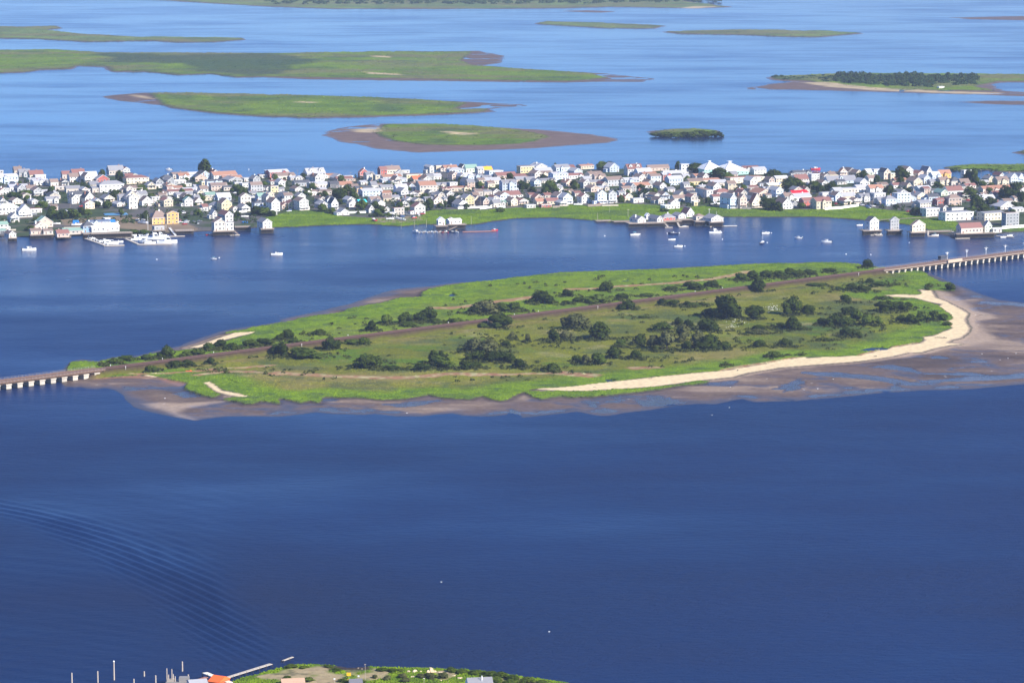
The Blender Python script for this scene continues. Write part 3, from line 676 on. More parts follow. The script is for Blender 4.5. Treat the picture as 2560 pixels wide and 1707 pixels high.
# ---------------- the near shore at the bottom edge
def Z7(pts, z=0.0): return toG(pts, 100, 1560, 1.68, z)
NEAR_P = Z7([(700, 330), (780, 245), (860, 220), (960, 190), (1000, 180), (1070, 165), (1200, 168), (1300, 178), (1380, 176), (1550, 178), (1640, 180), (1700, 183), (1850, 193), (1950, 203), (2050, 218), (2180, 238), (2300, 262), (2400, 330)], .3)
def near_shore():
    xs = [p[0] for p in NEAR_P]; ys = [p[1] for p in NEAR_P]
    X, Y = np.meshgrid(np.arange(min(xs) - 8, max(xs) + 8, .5), np.arange(min(ys) - 4, max(ys) + 12, .9))
    n1 = fbm(X, Y, 6, 611); n2 = fbm(X, Y, 20, 621); n3 = fbm(X, Y, 2, 631, 3)
    s = sdf(X, Y, NEAR_P) + n1 * 1.6 + n3 * .5
    z = np.where(s > 0, .15 + .9 * sstep(0, 7, s) + .25 * n1 * sstep(0, 4, s), .3 * s)
    z = np.maximum(z, -2)
    g = mixc(np.broadcast_to(GRASS_A, X.shape + (3,)), GRASS_B, sstep(-.3, .4, n1))
    g = mixc(g, C(.36, .27, .17), sstep(.0, .35, fbm(X, Y * .7, 13, 641) + .15) * sstep(4, 7, s) * .85)
    g = mixc(g, DARKG, sstep(.2, .5, fbm(X, Y, 5, 651)) * .6)
    dk = sdf(X, Y, Z7([(1180, 172), (1370, 176), (1380, 195), (1250, 198)], .5)) + n1 * 2
    g = mixc(g, C(.05, .038, .034), sstep(-2, 1, dk))
    col = mixc(g, MUDW * .8, 1 - sstep(.2, 1.3, s))
    me = grid_mesh('near_shore_ground', X, Y, z, (s > -6), np.clip(col, .01, .8), np.zeros(X.shape))
    me.materials.append(GROUND_MAT)
    tag(mesh_obj('near_shore_ground', me), kind='structure')
    rng = np.random.default_rng(12); n = 26000
    x = rng.uniform(min(xs), max(xs), n); y = rng.uniform(min(ys), max(ys) + 2, n)
    s = sdf(x, y, NEAR_P) + fbm(x, y, 6, 611) * 1.6
    bare = fbm(x, y * .7, 13, 641) + .15
    k = (s > .4) & ((bare < .12) | (s < 4.5)) & (sdf(x, y, Z7([(1180, 172), (1370, 176), (1380, 195), (1250, 198)], .5)) < -1)
    zz = .15 + .9 * sstep(0, 7, s)
    c = mixc(np.broadcast_to(GRASS_A, (n, 3)), GRASS_B, sstep(-.3, .4, fbm(x, y, 6, 611)))
    tufts('near_shore_grass', x[k], y[k], zz[k], c[k], 1.1, .5, 13, 'green grass on the near shore at the bottom edge of the view')
near_shore()

# ------------------------------------------------------------------ haze
def haze_box():
    m = bpy.data.materials.new('haze'); m.use_nodes = True
    nt = m.node_tree; nt.nodes.clear()
    out = nt.nodes.new('ShaderNodeOutputMaterial'); v = nt.nodes.new('ShaderNodeVolumePrincipled')
    v.inputs['Color'].default_value = (0.64, 0.77, 1.0, 1); v.inputs['Density'].default_value = 3.7e-5
    v.inputs['Anisotropy'].default_value = 0.1
    nt.links.new(v.outputs[0], out.inputs['Volume'])
    b = MB(); b.box(-63000, 63000, -23000, 93000, -4, 310, m)
    tag(b.build('haze'), kind='stuff')
haze_box()

# ------------------------------------------------------------------ the town's houses
WALLC = dict(W=(.62, .61, .58), C=(.62, .54, .40), Y=(.64, .53, .28), O=(.64, .38, .13), G=(.36, .37, .38), L=(.50, .58, .68), B=(.56, .50, .43),
             R=(.42, .12, .10), T=(.58, .44, .36), N=(.55, .62, .48), D=(.12, .12, .13), M=(.35, .66, .55), U=(.20, .33, .52))
ROOFC = dict(g=(.24, .24, .26), d=(.085, .09, .105), b=(.23, .17, .145), r=(.23, .115, .10), o=(.34, .18, .125), l=(.42, .42, .44), w=(.78, .78, .78),
             n=(.22, .34, .28), X=(.80, .015, .03), u=(.13, .17, .26), t=(.05, .52, .62), y=(.85, .38, .04), x=(.62, .16, .08))
WN = dict(W='white', C='cream', Y='yellow', O='orange', G='grey', L='pale blue', B='beige', R='red', T='salmon', N='pale green', D='dark', M='mint green', U='blue')
RN = dict(g='grey', d='charcoal', b='brown', r='dark red', o='terracotta', l='light grey', w='white', n='green', X='bright red', u='slate blue', t='turquoise', y='bright orange', x='red orange')
def rmat(name, col, rough=.8, var=.1, scale=.7, rnd=.25, spec=.25):
    """like mat() but each object drifts a little in tone, as neighbours' paint does"""
    if name in MATS: return MATS[name]
    m, nt, b = nmat(name)
    tc = nt.nodes.new('ShaderNodeTexCoord'); oi = nt.nodes.new('ShaderNodeObjectInfo')
    n = nt.nodes.new('ShaderNodeTexNoise'); n.inputs['Scale'].default_value = scale; n.inputs['Detail'].default_value = 5
    nt.links.new(tc.outputs['Object'], n.inputs['Vector'])
    a = nt.nodes.new('ShaderNodeMath'); a.operation = 'MULTIPLY_ADD'; nt.links.new(n.outputs['Fac'], a.inputs[0]); a.inputs[1].default_value = 2 * var; a.inputs[2].default_value = 1 - var
    c = nt.nodes.new('ShaderNodeMath'); c.operation = 'MULTIPLY_ADD'; nt.links.new(oi.outputs['Random'], c.inputs[0]); c.inputs[1].default_value = rnd; c.inputs[2].default_value = -rnd / 2
    d = nt.nodes.new('ShaderNodeMath'); d.operation = 'ADD'; nt.links.new(a.outputs[0], d.inputs[0]); nt.links.new(c.outputs[0], d.inputs[1])
    v = nt.nodes.new('ShaderNodeVectorMath'); v.operation = 'SCALE'; v.inputs[0].default_value = col; nt.links.new(d.outputs[0], v.inputs['Scale'])
    nt.links.new(v.outputs[0], b.inputs['Base Color'])
    b.inputs['Roughness'].default_value = rough; b.inputs['Specular IOR Level'].default_value = spec
    MATS[name] = m
    return m
WM = {k: rmat(WN[k].replace(' ', '_') + '_siding', c, var=.14, rnd=.34) for k, c in WALLC.items()}
RM = {k: rmat(RN[k].replace(' ', '_') + '_roof', c, rnd=.22 if k not in 'Xtwy' else 0, rough=.9) for k, c in ROOFC.items()}
TRIM = mat('white_trim', (.8, .8, .78), .6)
GLASS = mat('window_glass', (.035, .045, .06), .12, .2, 2.0, spec=.6)
BRICK = mat('chimney_brick', (.30, .15, .11), .9)
DECKW = rmat('weathered_timber', (.27, .22, .18), .9, .2, 1.2)
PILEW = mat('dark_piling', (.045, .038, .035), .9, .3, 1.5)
PALEW = mat('bleached_timber', (.50, .44, .36), .9, .15, 1.2)
CONC = mat('pale_concrete', (.52, .50, .47), .9, .15, .6)
ROOF_AO = .0

def window_mesh():
    b = MB()
    b.box(-.5, .5, -.06, .04, 0, 1, TRIM)
    b.box(-.43, -.02, -.10, -.05, .06, .94, GLASS)
    b.box(.02, .43, -.10, -.05, .06, .94, GLASS)
    o = b.build('window'); me = o.data; bpy.data.objects.remove(o); return me
def door_mesh():
    b = MB(); b.box(-.55, .55, -.07, .04, 0, 1, TRIM); b.box(-.42, .42, -.12, -.06, 0, .93, mat('door_paint', (.16, .08, .06), .5))
    o = b.build('door'); me = o.data; bpy.data.objects.remove(o); return me
WIN_ME, DOOR_ME = window_mesh(), door_mesh()
LIB = {}
HOUSES = []
A_ROT = R(29)
def small_part(name, me, parent, loc, sc, rz=0):
    o = bpy.data.objects.new(name, me); COL.objects.link(o); o.parent = parent
    o.location = loc; o.scale = sc; o.rotation_euler = (0, 0, rz); return o
def house(x0, x1, yb, yw, yr, T, wk, rk, side=None, z0=None, dormers=0, name='house'):
    """all pixel measures in the photograph; the front face spans x0..x1 and stands on row yb"""
    z0 = TOWN_Z - .1 if z0 is None else z0
    s = scale_at((x0 + x1) / 2, yb)
    rnd = random.Random(int(x0 * 7 + yb * 131))
    a = A_ROT + R(rnd.uniform(-4, 4)) if T == 'g' else R(24 + rnd.uniform(-5, 5))
    w = max(2.6, (x1 - x0) / s / math.cos(a)); h = max(2.5, (yb - yw) / s); rise = max(0, (yw - yr) / s)
    if T == 'g':
        D = side / (s * math.sin(a)) if side else max(w * 1.15, 9.5 + rnd.uniform(-1, 3))
        rise = min(max(rise, .18 * w), .75 * w); 
    elif T in 'eh':
        D = side / (s * math.sin(a)) if side else min(max(7.5, .65 * w), 11)
        rise = min(max(1.0, rise - .05 * D), .85 * D / 2 if T == 'e' else rise)
    elif T == 'p': D = w
    else:
        D = side / (s * math.sin(a)) if side else min(max(6, .7 * w), 12)
        rise = .35
    D = min(D, 26)
    x, y = G((x0 + x1) / 2, yb, z0)
    root = empty(name, (x, y, z0), a)
    wm, rm = WM[wk], RM[rk]
    b = MB(); hw = w / 2
    f0 = (-hw, 0); lo = -.6
    c4 = [(-hw, 0), (hw, 0), (hw, D), (-hw, D)]
    for i in range(4):
        p, q = c4[i], c4[(i + 1) % 4]
        b.poly([(*p, lo), (*q, lo), (*q, h), (*p, h)], wm)
    if T == 'g':
        b.poly([(-hw, 0, h), (hw, 0, h), (0, 0, h + rise)], wm); b.poly([(hw, D, h), (-hw, D, h), (0, D, h + rise)], wm)
    elif T == 'e':
        b.poly([(hw, 0, h), (hw, D, h), (hw, D / 2, h + rise)], wm); b.poly([(-hw, D, h), (-hw, 0, h), (-hw, D / 2, h + rise)], wm)
    # corner boards and sill board
    if wk not in 'WC':
        for cx in (-hw, hw): b.box(cx - .1, cx + .1, -.05, .15, 0, h - .02, TRIM)
    b.build('wall', root)
    rb = MB(); ov, th = .42, .22
    def slab(p0, p1, p2, p3):
        top = [Vector(p) for p in (p0, p1, p2, p3)]
        n = (top[1] - top[0]).cross(top[3] - top[0]).normalized()
        bot = [p - n * th for p in top]
        rb.poly(top, rm); rb.poly(bot[::-1], TRIM)
        for i in range(4): rb.poly([bot[i], bot[(i + 1) % 4], top[(i + 1) % 4], top[i]], TRIM)
    if T == 'g':
        k = rise / hw; e = hw + ov; ze = h - k * ov + th * 1.05; zr = h + rise + th * 1.05
        slab((-e, D + ov, ze), (-e, -ov, ze), (0, -ov, zr), (0, D + ov, zr))
        slab((e, -ov, ze), (e, D + ov, ze), (0, D + ov, zr), (0, -ov, zr))
    elif T == 'e':
        k = rise / (D / 2); ze = h - k * ov + th * 1.05; zr = h + rise + th * 1.05
        slab((-hw - ov, -ov, ze), (hw + ov, -ov, ze), (hw + ov, D / 2, zr), (-hw - ov, D / 2, zr))
        slab((hw + ov, D + ov, ze), (-hw - ov, D + ov, ze), (-hw - ov, D / 2, zr), (hw + ov, D / 2, zr))
    elif T in 'hp':
        r = min(hw, D / 2) if T == 'h' else hw
        e = ov; ze = h + .02; zr = h + rise
        P = [(-hw - e, -e, ze), (hw + e, -e, ze), (hw + e, D + e, ze), (-hw - e, D + e, ze)]
        if T == 'p' or abs(w - D) < 1:
            t = (0, D / 2, zr)
            for i in range(4): rb.poly([P[i], P[(i + 1) % 4], t], rm)
        elif w >= D:
            a1, a2 = (-hw + r, D / 2, zr), (hw - r, D / 2, zr)
            rb.poly([P[0], P[1], a2, a1], rm); rb.poly([P[2], P[3], a1, a2], rm); rb.poly([P[1], P[2], a2], rm); rb.poly([P[3], P[0], a1], rm)
        else:
            a1, a2 = (0, r, zr), (0, D - r, zr)
            rb.poly([P[0], P[1], a1], rm); rb.poly([P[2], P[3], a2], rm); rb.poly([P[1], P[2], a2, a1], rm); rb.poly([P[3], P[0], a1, a2], rm)
        rb.poly(P[::-1], TRIM)
        rb.box(-hw - e, hw + e, -e - .02, -e + .04, ze - .22, ze + .01, TRIM)
    else:
        rb.box(-hw - .25, hw + .25, -.25, D + .25, h, h + .3, rm)
        rb.box(-hw - .3, hw + .3, -.31, -.24, h - .05, h + .36, TRIM)
    roof = rb.build('roof', root)
    if T == 'p':
        cb = MB(); cz = h + rise * .86
        cz = h + rise * .93
        cb.box(-w * .045, w * .045, D / 2 - w * .045, D / 2 + w * .045, cz, cz + w * .055, TRIM)
        cb.box(-w * .075, w * .075, D / 2 - w * .075, D / 2 + w * .075, cz + w * .055, cz + w * .065, RM['w'])
        cb.build('cupola', roof)
        for i in (-1, 1):
            rg = MB()
            rg.beam((i * (hw + e), -e, ze + .1), (0, D / 2, zr + .1), .5, .3, RM['l']); rg.build('ridge_cap', roof)
    elif rnd.random() < .33 and T in 'gehp'and w > 5:
        cb = MB(); cx = rnd.uniform(-.3, .3) * w; cy = D * rnd.uniform(.45, .7)
        top = h + rise + .9
        cb.box(cx - .45, cx + .45, cy - .35, cy + .35, h, top, BRICK if rnd.random() < .6 else TRIM); cb.box(cx - .52, cx + .52, cy - .42, cy + .42, top, top + .15, CONC)
        cb.build('chimney', roof)
    # dormers on the front slope
    for i in range(dormers):
        db = MB(); cx = (i + .5) / dormers * w - hw; dw = min(1.5, w / dormers * .36); fy = D * .16; zb = h + rise * .25; zt = h + rise * .78
        db.box(cx - dw, cx + dw, fy, D * .45, zb, zt, wm)
        db.poly([(cx - dw, fy, zt), (cx + dw, fy, zt), (cx, fy, zt + dw * .7)], wm)
        db.poly([(cx - dw * 1.2, fy - .25, zt - .1), (cx, fy - .25, zt + dw * .8), (cx, D * .48, zt + dw * .8), (cx - dw * 1.2, D * .48, zt - .1)], rm)
        db.poly([(cx, fy - .25, zt + dw * .8), (cx + dw * 1.2, fy - .25, zt - .1), (cx + dw * 1.2, D * .48, zt - .1), (cx, D * .48, zt + dw * .8)], rm)
        dd = db.build('dormer', roof)
        small_part('window', WIN_ME, dd, (cx, fy - .02, zb + .35), (1.1, 1, max(.8, zt - zb - .5)))
    # side annexes and front gables make each house its own
    if T in 'ge' and w > 4 and z0 < 2 and rnd.random() < .5:
        ab = MB(); aw = rnd.uniform(2, 3.6); ad = D * rnd.uniform(.4, .8); ah = min(h * .8, rnd.uniform(2.3, 3.2)); ay = rnd.uniform(.3, max(.4, D - ad)); sx = 1 if rnd.random() < .7 else -1
        xa, xb = (hw - .05, hw + aw) if sx > 0 else (-hw - aw, -hw + .05)
        ab.box(xa, xb, ay, ay + ad, -.5, ah, wm); hi, lo_ = (ah + .7, ah + .05); zl, zr_ = (hi, lo_) if sx > 0 else (lo_, hi)
        ab.poly([(xa - .2, ay - .25, zl), (xb + .2, ay - .25, zr_), (xb + .2, ay + ad + .25, zr_), (xa - .2, ay + ad + .25, zl)], rm)
        ab.poly([(xa, ay, ah - .02), (xb, ay, ah - .02), (xb, ay, zr_ - .03), (xa, ay, zl - .03)], wm)
        an = ab.build('annex', root)
        small_part('window', WIN_ME, an, ((xa + xb) / 2, ay, ah * .35), (1.1, 1, 1.1))
    if T == 'e' and w > 8 and rnd.random() < .45 and not dormers:
        gb = MB(); gw = rnd.uniform(3, 4.2) / 2; gx = rnd.uniform(-hw + gw, hw - gw); py_ = -rnd.uniform(1.0, 2.2); gt = h + gw * .8
        gb.box(gx - gw, gx + gw, py_, .1, -.5, h, wm); gb.poly([(gx - gw, py_, h), (gx + gw, py_, h), (gx, py_, gt)], wm)
        gb.poly([(gx - gw - .3, py_ - .3, h - .2), (gx, py_ - .3, gt + .08), (gx, D * .35, gt + .08), (gx - gw - .3, D * .35, h - .2)], rm); gb.poly([(gx, py_ - .3, gt + .08), (gx + gw + .3, py_ - .3, h - .2), (gx + gw + .3, D * .35, h - .2), (gx, D * .35, gt + .08)], rm)
        gg = gb.build('front_gable', root)
        for f in range(max(1, int(h / 2.9))): small_part('window', WIN_ME, gg, (gx, py_, f * 2.8 + .9), (1.5, 1, 1.3))
    # windows and a door
    fl = max(1, int(round(h / 2.9))); fh = h / fl
    wh = min(1.45, fh * .52)
    n = max(1, min(6, int(w / 2.7)))
    dpos = rnd.randrange(n) if n > 1 else -1
    for f in range(fl):
        for i in range(n):
            cx = (i + .5) / n * w - hw
            if f == 0 and i == dpos:
                small_part('door', DOOR_ME, root, (cx, 0, 0), (1, 1, 2.1)); continue
            ww = 1.15 if (rnd.random() < .7) else 1.9
            small_part('window', WIN_ME, root, (cx, 0, f * fh + fh * .3), (min(ww, w / n * .7), 1, wh))
        m = 1 if D < 9 else 2
        for i in range(m):
            small_part('window', WIN_ME, root, (-hw, D * (i + .5) / m, f * fh + fh * .32), (1.1, 1, wh), -math.pi / 2)
    if T == 'g' and rise > 1.9:
        small_part('window', WIN_ME, root, (0, 0, h + rise * .12), (.95, 1, min(1.1, rise * .4)))
    if T == 'g' and rnd.random() < .35 and w > 5 and z0 < 2:
        pb = MB(); pw = hw * .95
        pb.box(-pw, pw, -2.2, -.02, fh * .93, fh * .99, rm if rnd.random() < .5 else TRIM)
        pb.box(-pw, pw, -2.2, -.02, .15, .35, PALEW)
        for px_ in (-pw + .1, 0, pw - .1): pb.box(px_ - .08, px_ + .08, -2.15, -1.99, .3, fh * .94, TRIM)
        pb.box(-pw, pw, -2.2, -2.12, .95, 1.05, TRIM)
        pb.build('porch', root)
    HOUSES.append(dict(o=root, px=(x0 + x1) / 2, py=yb, T=T, w=wk, r=rk, fl=fl, wid=w, top=yr, x0=x0, x1=x1, z0=z0, D=D, a=a, xy=(x, y), dorm=dormers))
    return root

TOWNLIST = [
 (0, 400, 5.4698, """
200 300 190 140 90 e C b|270 410 230 170 125 e G g|415 590 262 200 125 e C r|490 625 268 208 185 f W l|0 45 185 150 125 f W l|0 240 330 230 190 e L l|470 660 345 292 262 e W l|655 800 350 302 272 e W g
145 380 430 370 330 e W l|0 118 480 425 380 g W o 60|1000 1160 290 180 120 e W r|860 1000 250 195 150 e B r|1115 1330 295 232 150 e W l|960 1100 300 230 180 e W b|1330 1490 335 262 205 g R g 50|1500 1690 200 140 75 e B g|1690 1775 195 130 100 g W r|1740 2030 325 245 205 h C r
1240 1360 365 315 300 f W l|1375 1690 440 332 280 h W g|760 905 410 368 350 f B b|915 1095 450 390 350 e B g|1730 1945 430 384 350 e B b|2145 2300 385 342 320 f W l|2290 2360 455 370 350 e T o
960 1130 530 472 430 e W d|1170 1290 600 520 440 g W d 80|1170 1290 672 592 555 g C r 40|1290 1400 625 572 530 g W l|1430 1560 575 527 480 g C g|1730 1890 600 500 420 g C g 40|1770 1880 670 510 470 g W g 30|1880 2010 525 462 420 e G g
1950 2085 630 562 500 g W b 60|2080 2180 585 512 450 f W l|180 290 605 556 520 g B b|440 515 605 562 535 g W l|640 800 595 532 500 e W g|0 250 745 652 590 h W w|265 430 785 702 610 g W l 50|150 255 852 782 730 g W g 60|430 570 725 672 650 f W o
0 110 965 882 840 e W n|520 715 922 852 775 g T n 60|480 640 955 905 850 g B b 50|2090 2290 880 792 690 h O b|1440 1510 842 802 785 f W w|410 570 300 270 250 e W l|650 760 480 440 420 e W l|320 420 520 480 455 g B b|590 700 470 430 405 e W l
2270 2352 560 520 500 g W b|2180 2270 520 480 450 e C b|1600 1700 640 600 575 g W l|700 790 690 640 610 e T b"""),
 (400, 400, 5.4698, """
45 180 295 246 200 h D d|185 400 252 195 165 e B b|265 400 275 216 180 e W o|400 545 262 200 165 e L l|490 640 300 242 195 g T b 20|90 350 330 297 280 e W w|715 810 240 180 135 g W r|745 1050 275 206 155 e W o|870 1120 285 242 210 e T o
950 1120 310 272 235 g G g|650 850 395 292 265 e L d|575 612 405 300 280 f Y n|1025 1120 375 312 295 f W l|1155 1340 295 252 240 f W l|1130 1260 380 322 290 f W l|1250 1400 430 342 300 e G b|1365 1510 245 207 190 f W r|1450 1505 235 150 135 f W w|1510 1760 245 166 130 e R l
1600 1850 268 216 175 e B b|1790 1940 280 242 220 e W l|2020 2260 262 182 110 e W l D2|2090 2230 298 242 215 g W g|1520 1720 338 292 275 e W r|1850 2050 365 312 275 e G d|2070 2300 390 332 300 e B l|710 920 420 352 310 e T b|880 1075 420 372 345 e B d
100 310 440 387 355 e W o|130 450 470 430 400 e W r|330 580 445 402 375 e W l|240 450 515 472 440 e W g|800 970 555 512 425 e L l 60|590 690 560 516 480 g C g|630 760 525 476 440 e W n|1110 1240 605 502 455 g B b 40|1350 1470 575 497 450 e L n|1520 1615 445 362 335 f Y r
1470 1560 535 462 440 g C g|1640 1755 565 502 450 g G g 60|1700 1810 525 472 440 g W g|1885 1990 540 492 450 g W g 60|1990 2130 490 432 410 e W b|2130 2350 480 432 405 e B b|1850 1950 435 396 365 g W b|340 450 635 552 505 g W n 40|480 580 615 572 520 g B b 50
735 850 675 612 580 g W g 60|850 980 695 592 530 g Y b|1120 1225 705 652 610 g W g 90|1300 1410 680 592 550 h L d|1530 1640 705 582 525 g W b 90|1670 1760 668 622 590 g T r|1760 1880 668 592 555 g Y r 60|1910 2030 690 562 520 g W b|2180 2280 655 602 560 g W l 70
2175 2260 575 532 500 g B b|1410 1520 690 642 625 f B b|1480 1600 755 692 670 f W w|895 1000 845 752 700 g W r 115|720 780 805 732 690 g W l 50|590 660 705 642 600 e W r|105 250 875 732 700 g O o 20|1000 1060 700 660 635 g W b|0 100 500 455 430 e B b|1230 1330 500 455 425 e W g
1390 1510 420 385 355 e W d|1600 1700 440 400 372 e W g|330 430 365 335 318 f W l|1240 1330 560 515 490 g W l|470 560 400 360 335 e W l|2290 2352 590 540 505 g L d 40"""),
 (800, 400, 5.4698, """
200 340 280 252 205 g W l|340 450 258 226 205 f W l|240 450 298 272 235 e T r|45 200 248 216 190 e T o|270 440 378 342 295 e B o|150 260 388 332 290 e D d|550 660 248 172 120 g R r 30|620 700 248 202 155 e L g|830 920 210 132 90 e R r|920 1100 190 132 80 e C b
1120 1225 182 152 135 f W l|1030 1160 228 182 140 g G g 20|640 710 288 212 195 f W g|760 820 298 212 195 f C g|870 1120 268 236 200 e L o|860 1190 308 277 260 e L l|1190 1400 290 202 185 f Y b|1285 1460 298 262 215 e T x|1500 1560 178 97 75 g W l|1590 1700 140 82 60 f C b
1700 1880 150 106 70 e B o|1775 1970 178 132 100 h L l|1940 2010 150 102 60 g W d|2000 2150 168 112 60 e N n|2160 2240 188 122 90 e W l|2245 2360 175 147 98 e O y|1810 1900 268 202 165 g T b|1560 1660 268 222 185 e W l|1470 1560 278 222 190 e G g|1920 1990 298 222 190 g W l
1980 2100 278 217 175 e L l|2110 2230 268 212 190 e L g|2230 2352 298 252 210 e L g|1780 1880 378 312 280 f W l|1370 1590 440 347 290 e B o|1260 1370 378 322 300 e T b|1600 1770 378 342 310 e B g|1800 2040 430 382 360 e C o|1680 1800 438 392 370 e T r|510 720 478 386 355 e O d
590 850 498 422 390 e L l|430 530 438 372 330 e L b|700 850 388 342 320 e W b|840 1000 408 372 340 e W g|1050 1200 488 382 330 e L l|1110 1210 518 432 385 g W g|1220 1330 505 472 440 g W g|860 980 492 462 430 e T o|1345 1430 495 462 435 g C b|1485 1560 488 442 415 g W d
1735 1830 502 462 425 g W d|1990 2110 645 522 475 g Y g|2110 2200 610 542 490 g C b|2120 2230 498 432 400 e B b|2235 2310 635 562 515 g T d|2250 2350 488 432 410 e B g|2300 2352 378 312 290 e W r|160 250 690 592 520 g W d 60|0 75 578 542 505 g B b|25 95 660 602 570 g W g
380 480 588 542 505 g W l|400 500 645 592 550 g W g 40|540 640 618 592 555 e W t|700 830 608 542 500 e W b|785 890 655 592 550 g W g|870 980 568 522 480 e C b|1100 1210 645 602 560 g W d 80|1185 1285 585 547 510 g W l|1290 1410 595 557 525 g C g|1440 1550 568 532 505 e L g
1560 1680 645 552 495 g T b 30|1620 1700 518 472 440 g B g|1295 1440 742 642 590 g W r 60|1020 1150 752 662 640 f B r|670 740 725 672 620 g W b 50|285 400 755 712 670 g W g 70|880 950 715 672 640 g W b|1900 2020 655 602 550 g W g|920 1050 765 736 720 f W l
440 520 500 462 440 g W b|980 1090 560 510 480 e W g|320 400 470 430 410 e B b|0 90 440 400 375 e B l|1700 1780 570 535 510 e W g|1850 1950 560 515 485 g B d 30|1230 1310 430 395 370 e W g|560 640 340 300 280 e W l"""),
 (1200, 400, 5.4698, """
130 315 240 152 125 f L l|240 500 248 217 170 e T r|440 640 268 226 190 e R r|555 740 180 92 60 f Y b|770 920 150 92 50 g W l|770 990 210 152 105 e B l|840 980 245 182 150 e C b|1045 1230 158 102 60 e L g|1110 1310 150 112 70 e O r|1005 1205 298 192 165 e L l D1|1215 1415 258 212 180 e W r
1290 1400 208 152 115 g L l|1380 1560 118 82 60 e C o|1775 1900 168 102 45 g L l|1500 1680 248 192 155 e B b|1570 1720 268 222 190 e T b|2020 2220 218 122 55 e W r D2|2160 2352 228 162 110 e L l|2240 2352 252 197 170 e W o|500 640 308 267 225 e B g|640 760 318 272 230 e C g
845 1040 318 282 250 e B g|745 830 368 292 260 g L g|40 290 338 282 240 e B l|110 200 378 322 285 e C b|310 500 438 312 270 e L g|1180 1290 368 312 265 g T o|1390 1500 368 312 265 e B l|1500 1690 358 302 270 e C g|1750 1960 358 272 225 e G b|1980 2180 348 272 240 e L l
1970 2330 398 352 310 e W o|1520 1640 438 382 350 g T b|1030 1130 448 382 350 e W g|60 150 478 432 400 g B b|180 275 478 432 395 g W d 40|40 125 625 562 515 g T b|150 255 625 562 520 g L l|260 385 628 592 560 e W n|340 560 518 482 425 e W r|425 515 628 552 515 g C b
535 655 608 562 530 g T r|755 855 578 512 470 g T r 60|780 890 608 572 530 e C o|890 985 528 482 450 e B r|920 1080 608 562 520 e C r|1140 1265 605 512 455 g L l|1095 1195 632 582 555 g B l|1165 1280 478 432 400 e C b|1390 1495 595 502 460 g W r 60|1610 1730 602 462 415 g L g 40
1765 1870 595 462 420 g G g 20|1985 2090 555 502 455 g C r 40|1890 1990 575 532 490 e W r|2100 2240 585 532 490 f W l|845 980 652 617 600 f R o|640 760 658 632 620 f W l|680 760 520 480 450 e B r|1300 1390 500 455 425 e B r|1900 1980 490 445 420 e W g|2260 2352 520 470 440 g W g
1640 1760 420 380 355 e B l|560 680 400 365 340 e W d|430 540 395 360 335 e C b|1700 1760 310 270 250 f W l|0 40 470 440 415 g W d|0 60 330 295 270 e W b|2180 2300 470 430 400 e W r"""),
 (1600, 400, 5.4698, """
110 400 150 102 -20 e T b 30|190 400 148 117 80 e B o|565 670 180 62 20 f W l|350 620 218 177 145 e W l|315 430 278 202 175 e R l|150 290 308 222 190 e L b|50 240 248 202 165 e W o|400 590 348 262 215 e L l|590 680 268 222 190 e W l|760 980 268 222 185 e W o|670 870 348 292 250 e Y b
800 1100 338 277 250 e B o|980 1190 358 312 270 e B l|880 1140 195 127 35 p M w|1140 1490 205 152 50 p M w|1230 1710 315 242 195 f C o|1420 1640 160 112 80 e W r|1560 1730 198 132 95 e W l|1860 2030 318 252 215 e C l|1760 2010 378 342 315 e Y w|2110 2352 208 172 140 e G d
2130 2310 328 262 180 e B r|270 360 418 352 310 g W b|115 195 488 442 400 g W d 100|200 285 548 482 455 g W b|300 405 548 482 440 g L b|250 330 598 542 510 g W b|530 620 518 472 430 g C g|690 775 548 452 420 e T d 90|910 1000 525 417 380 f W b 150|1000 1100 568 502 470 e W r
465 640 568 522 480 e W b|420 545 642 582 540 g W b 40|740 790 628 572 560 f Y w|1050 1250 488 442 390 h T r|1260 1345 508 462 430 g W b|1360 1430 498 442 380 e W r|1235 1320 665 522 470 g L g 130|1370 1460 665 522 470 g T b 70|1530 1670 655 582 450 g C r 40|1625 1830 498 452 400 g T o
1720 1800 522 482 460 e W b|1860 1960 508 412 370 g L l 90|1950 2080 675 592 525 g W b 100|2070 2352 562 502 455 e W l|2095 2315 512 467 415 e W X|2080 2150 655 602 570 g G g|2240 2352 648 562 525 e R r|345 545 668 636 620 f W w|0 80 520 480 450 g G d 30|380 480 440 400 370 e W g|640 740 440 405 380 e B b
1380 1500 420 385 360 e W g|1510 1620 410 375 350 e B r|820 920 400 365 345 e W l|1480 1560 470 430 400 g W d|1700 1820 430 395 370 e W l|2200 2330 420 380 350 e C b|1640 1740 360 330 310 e L d"""),
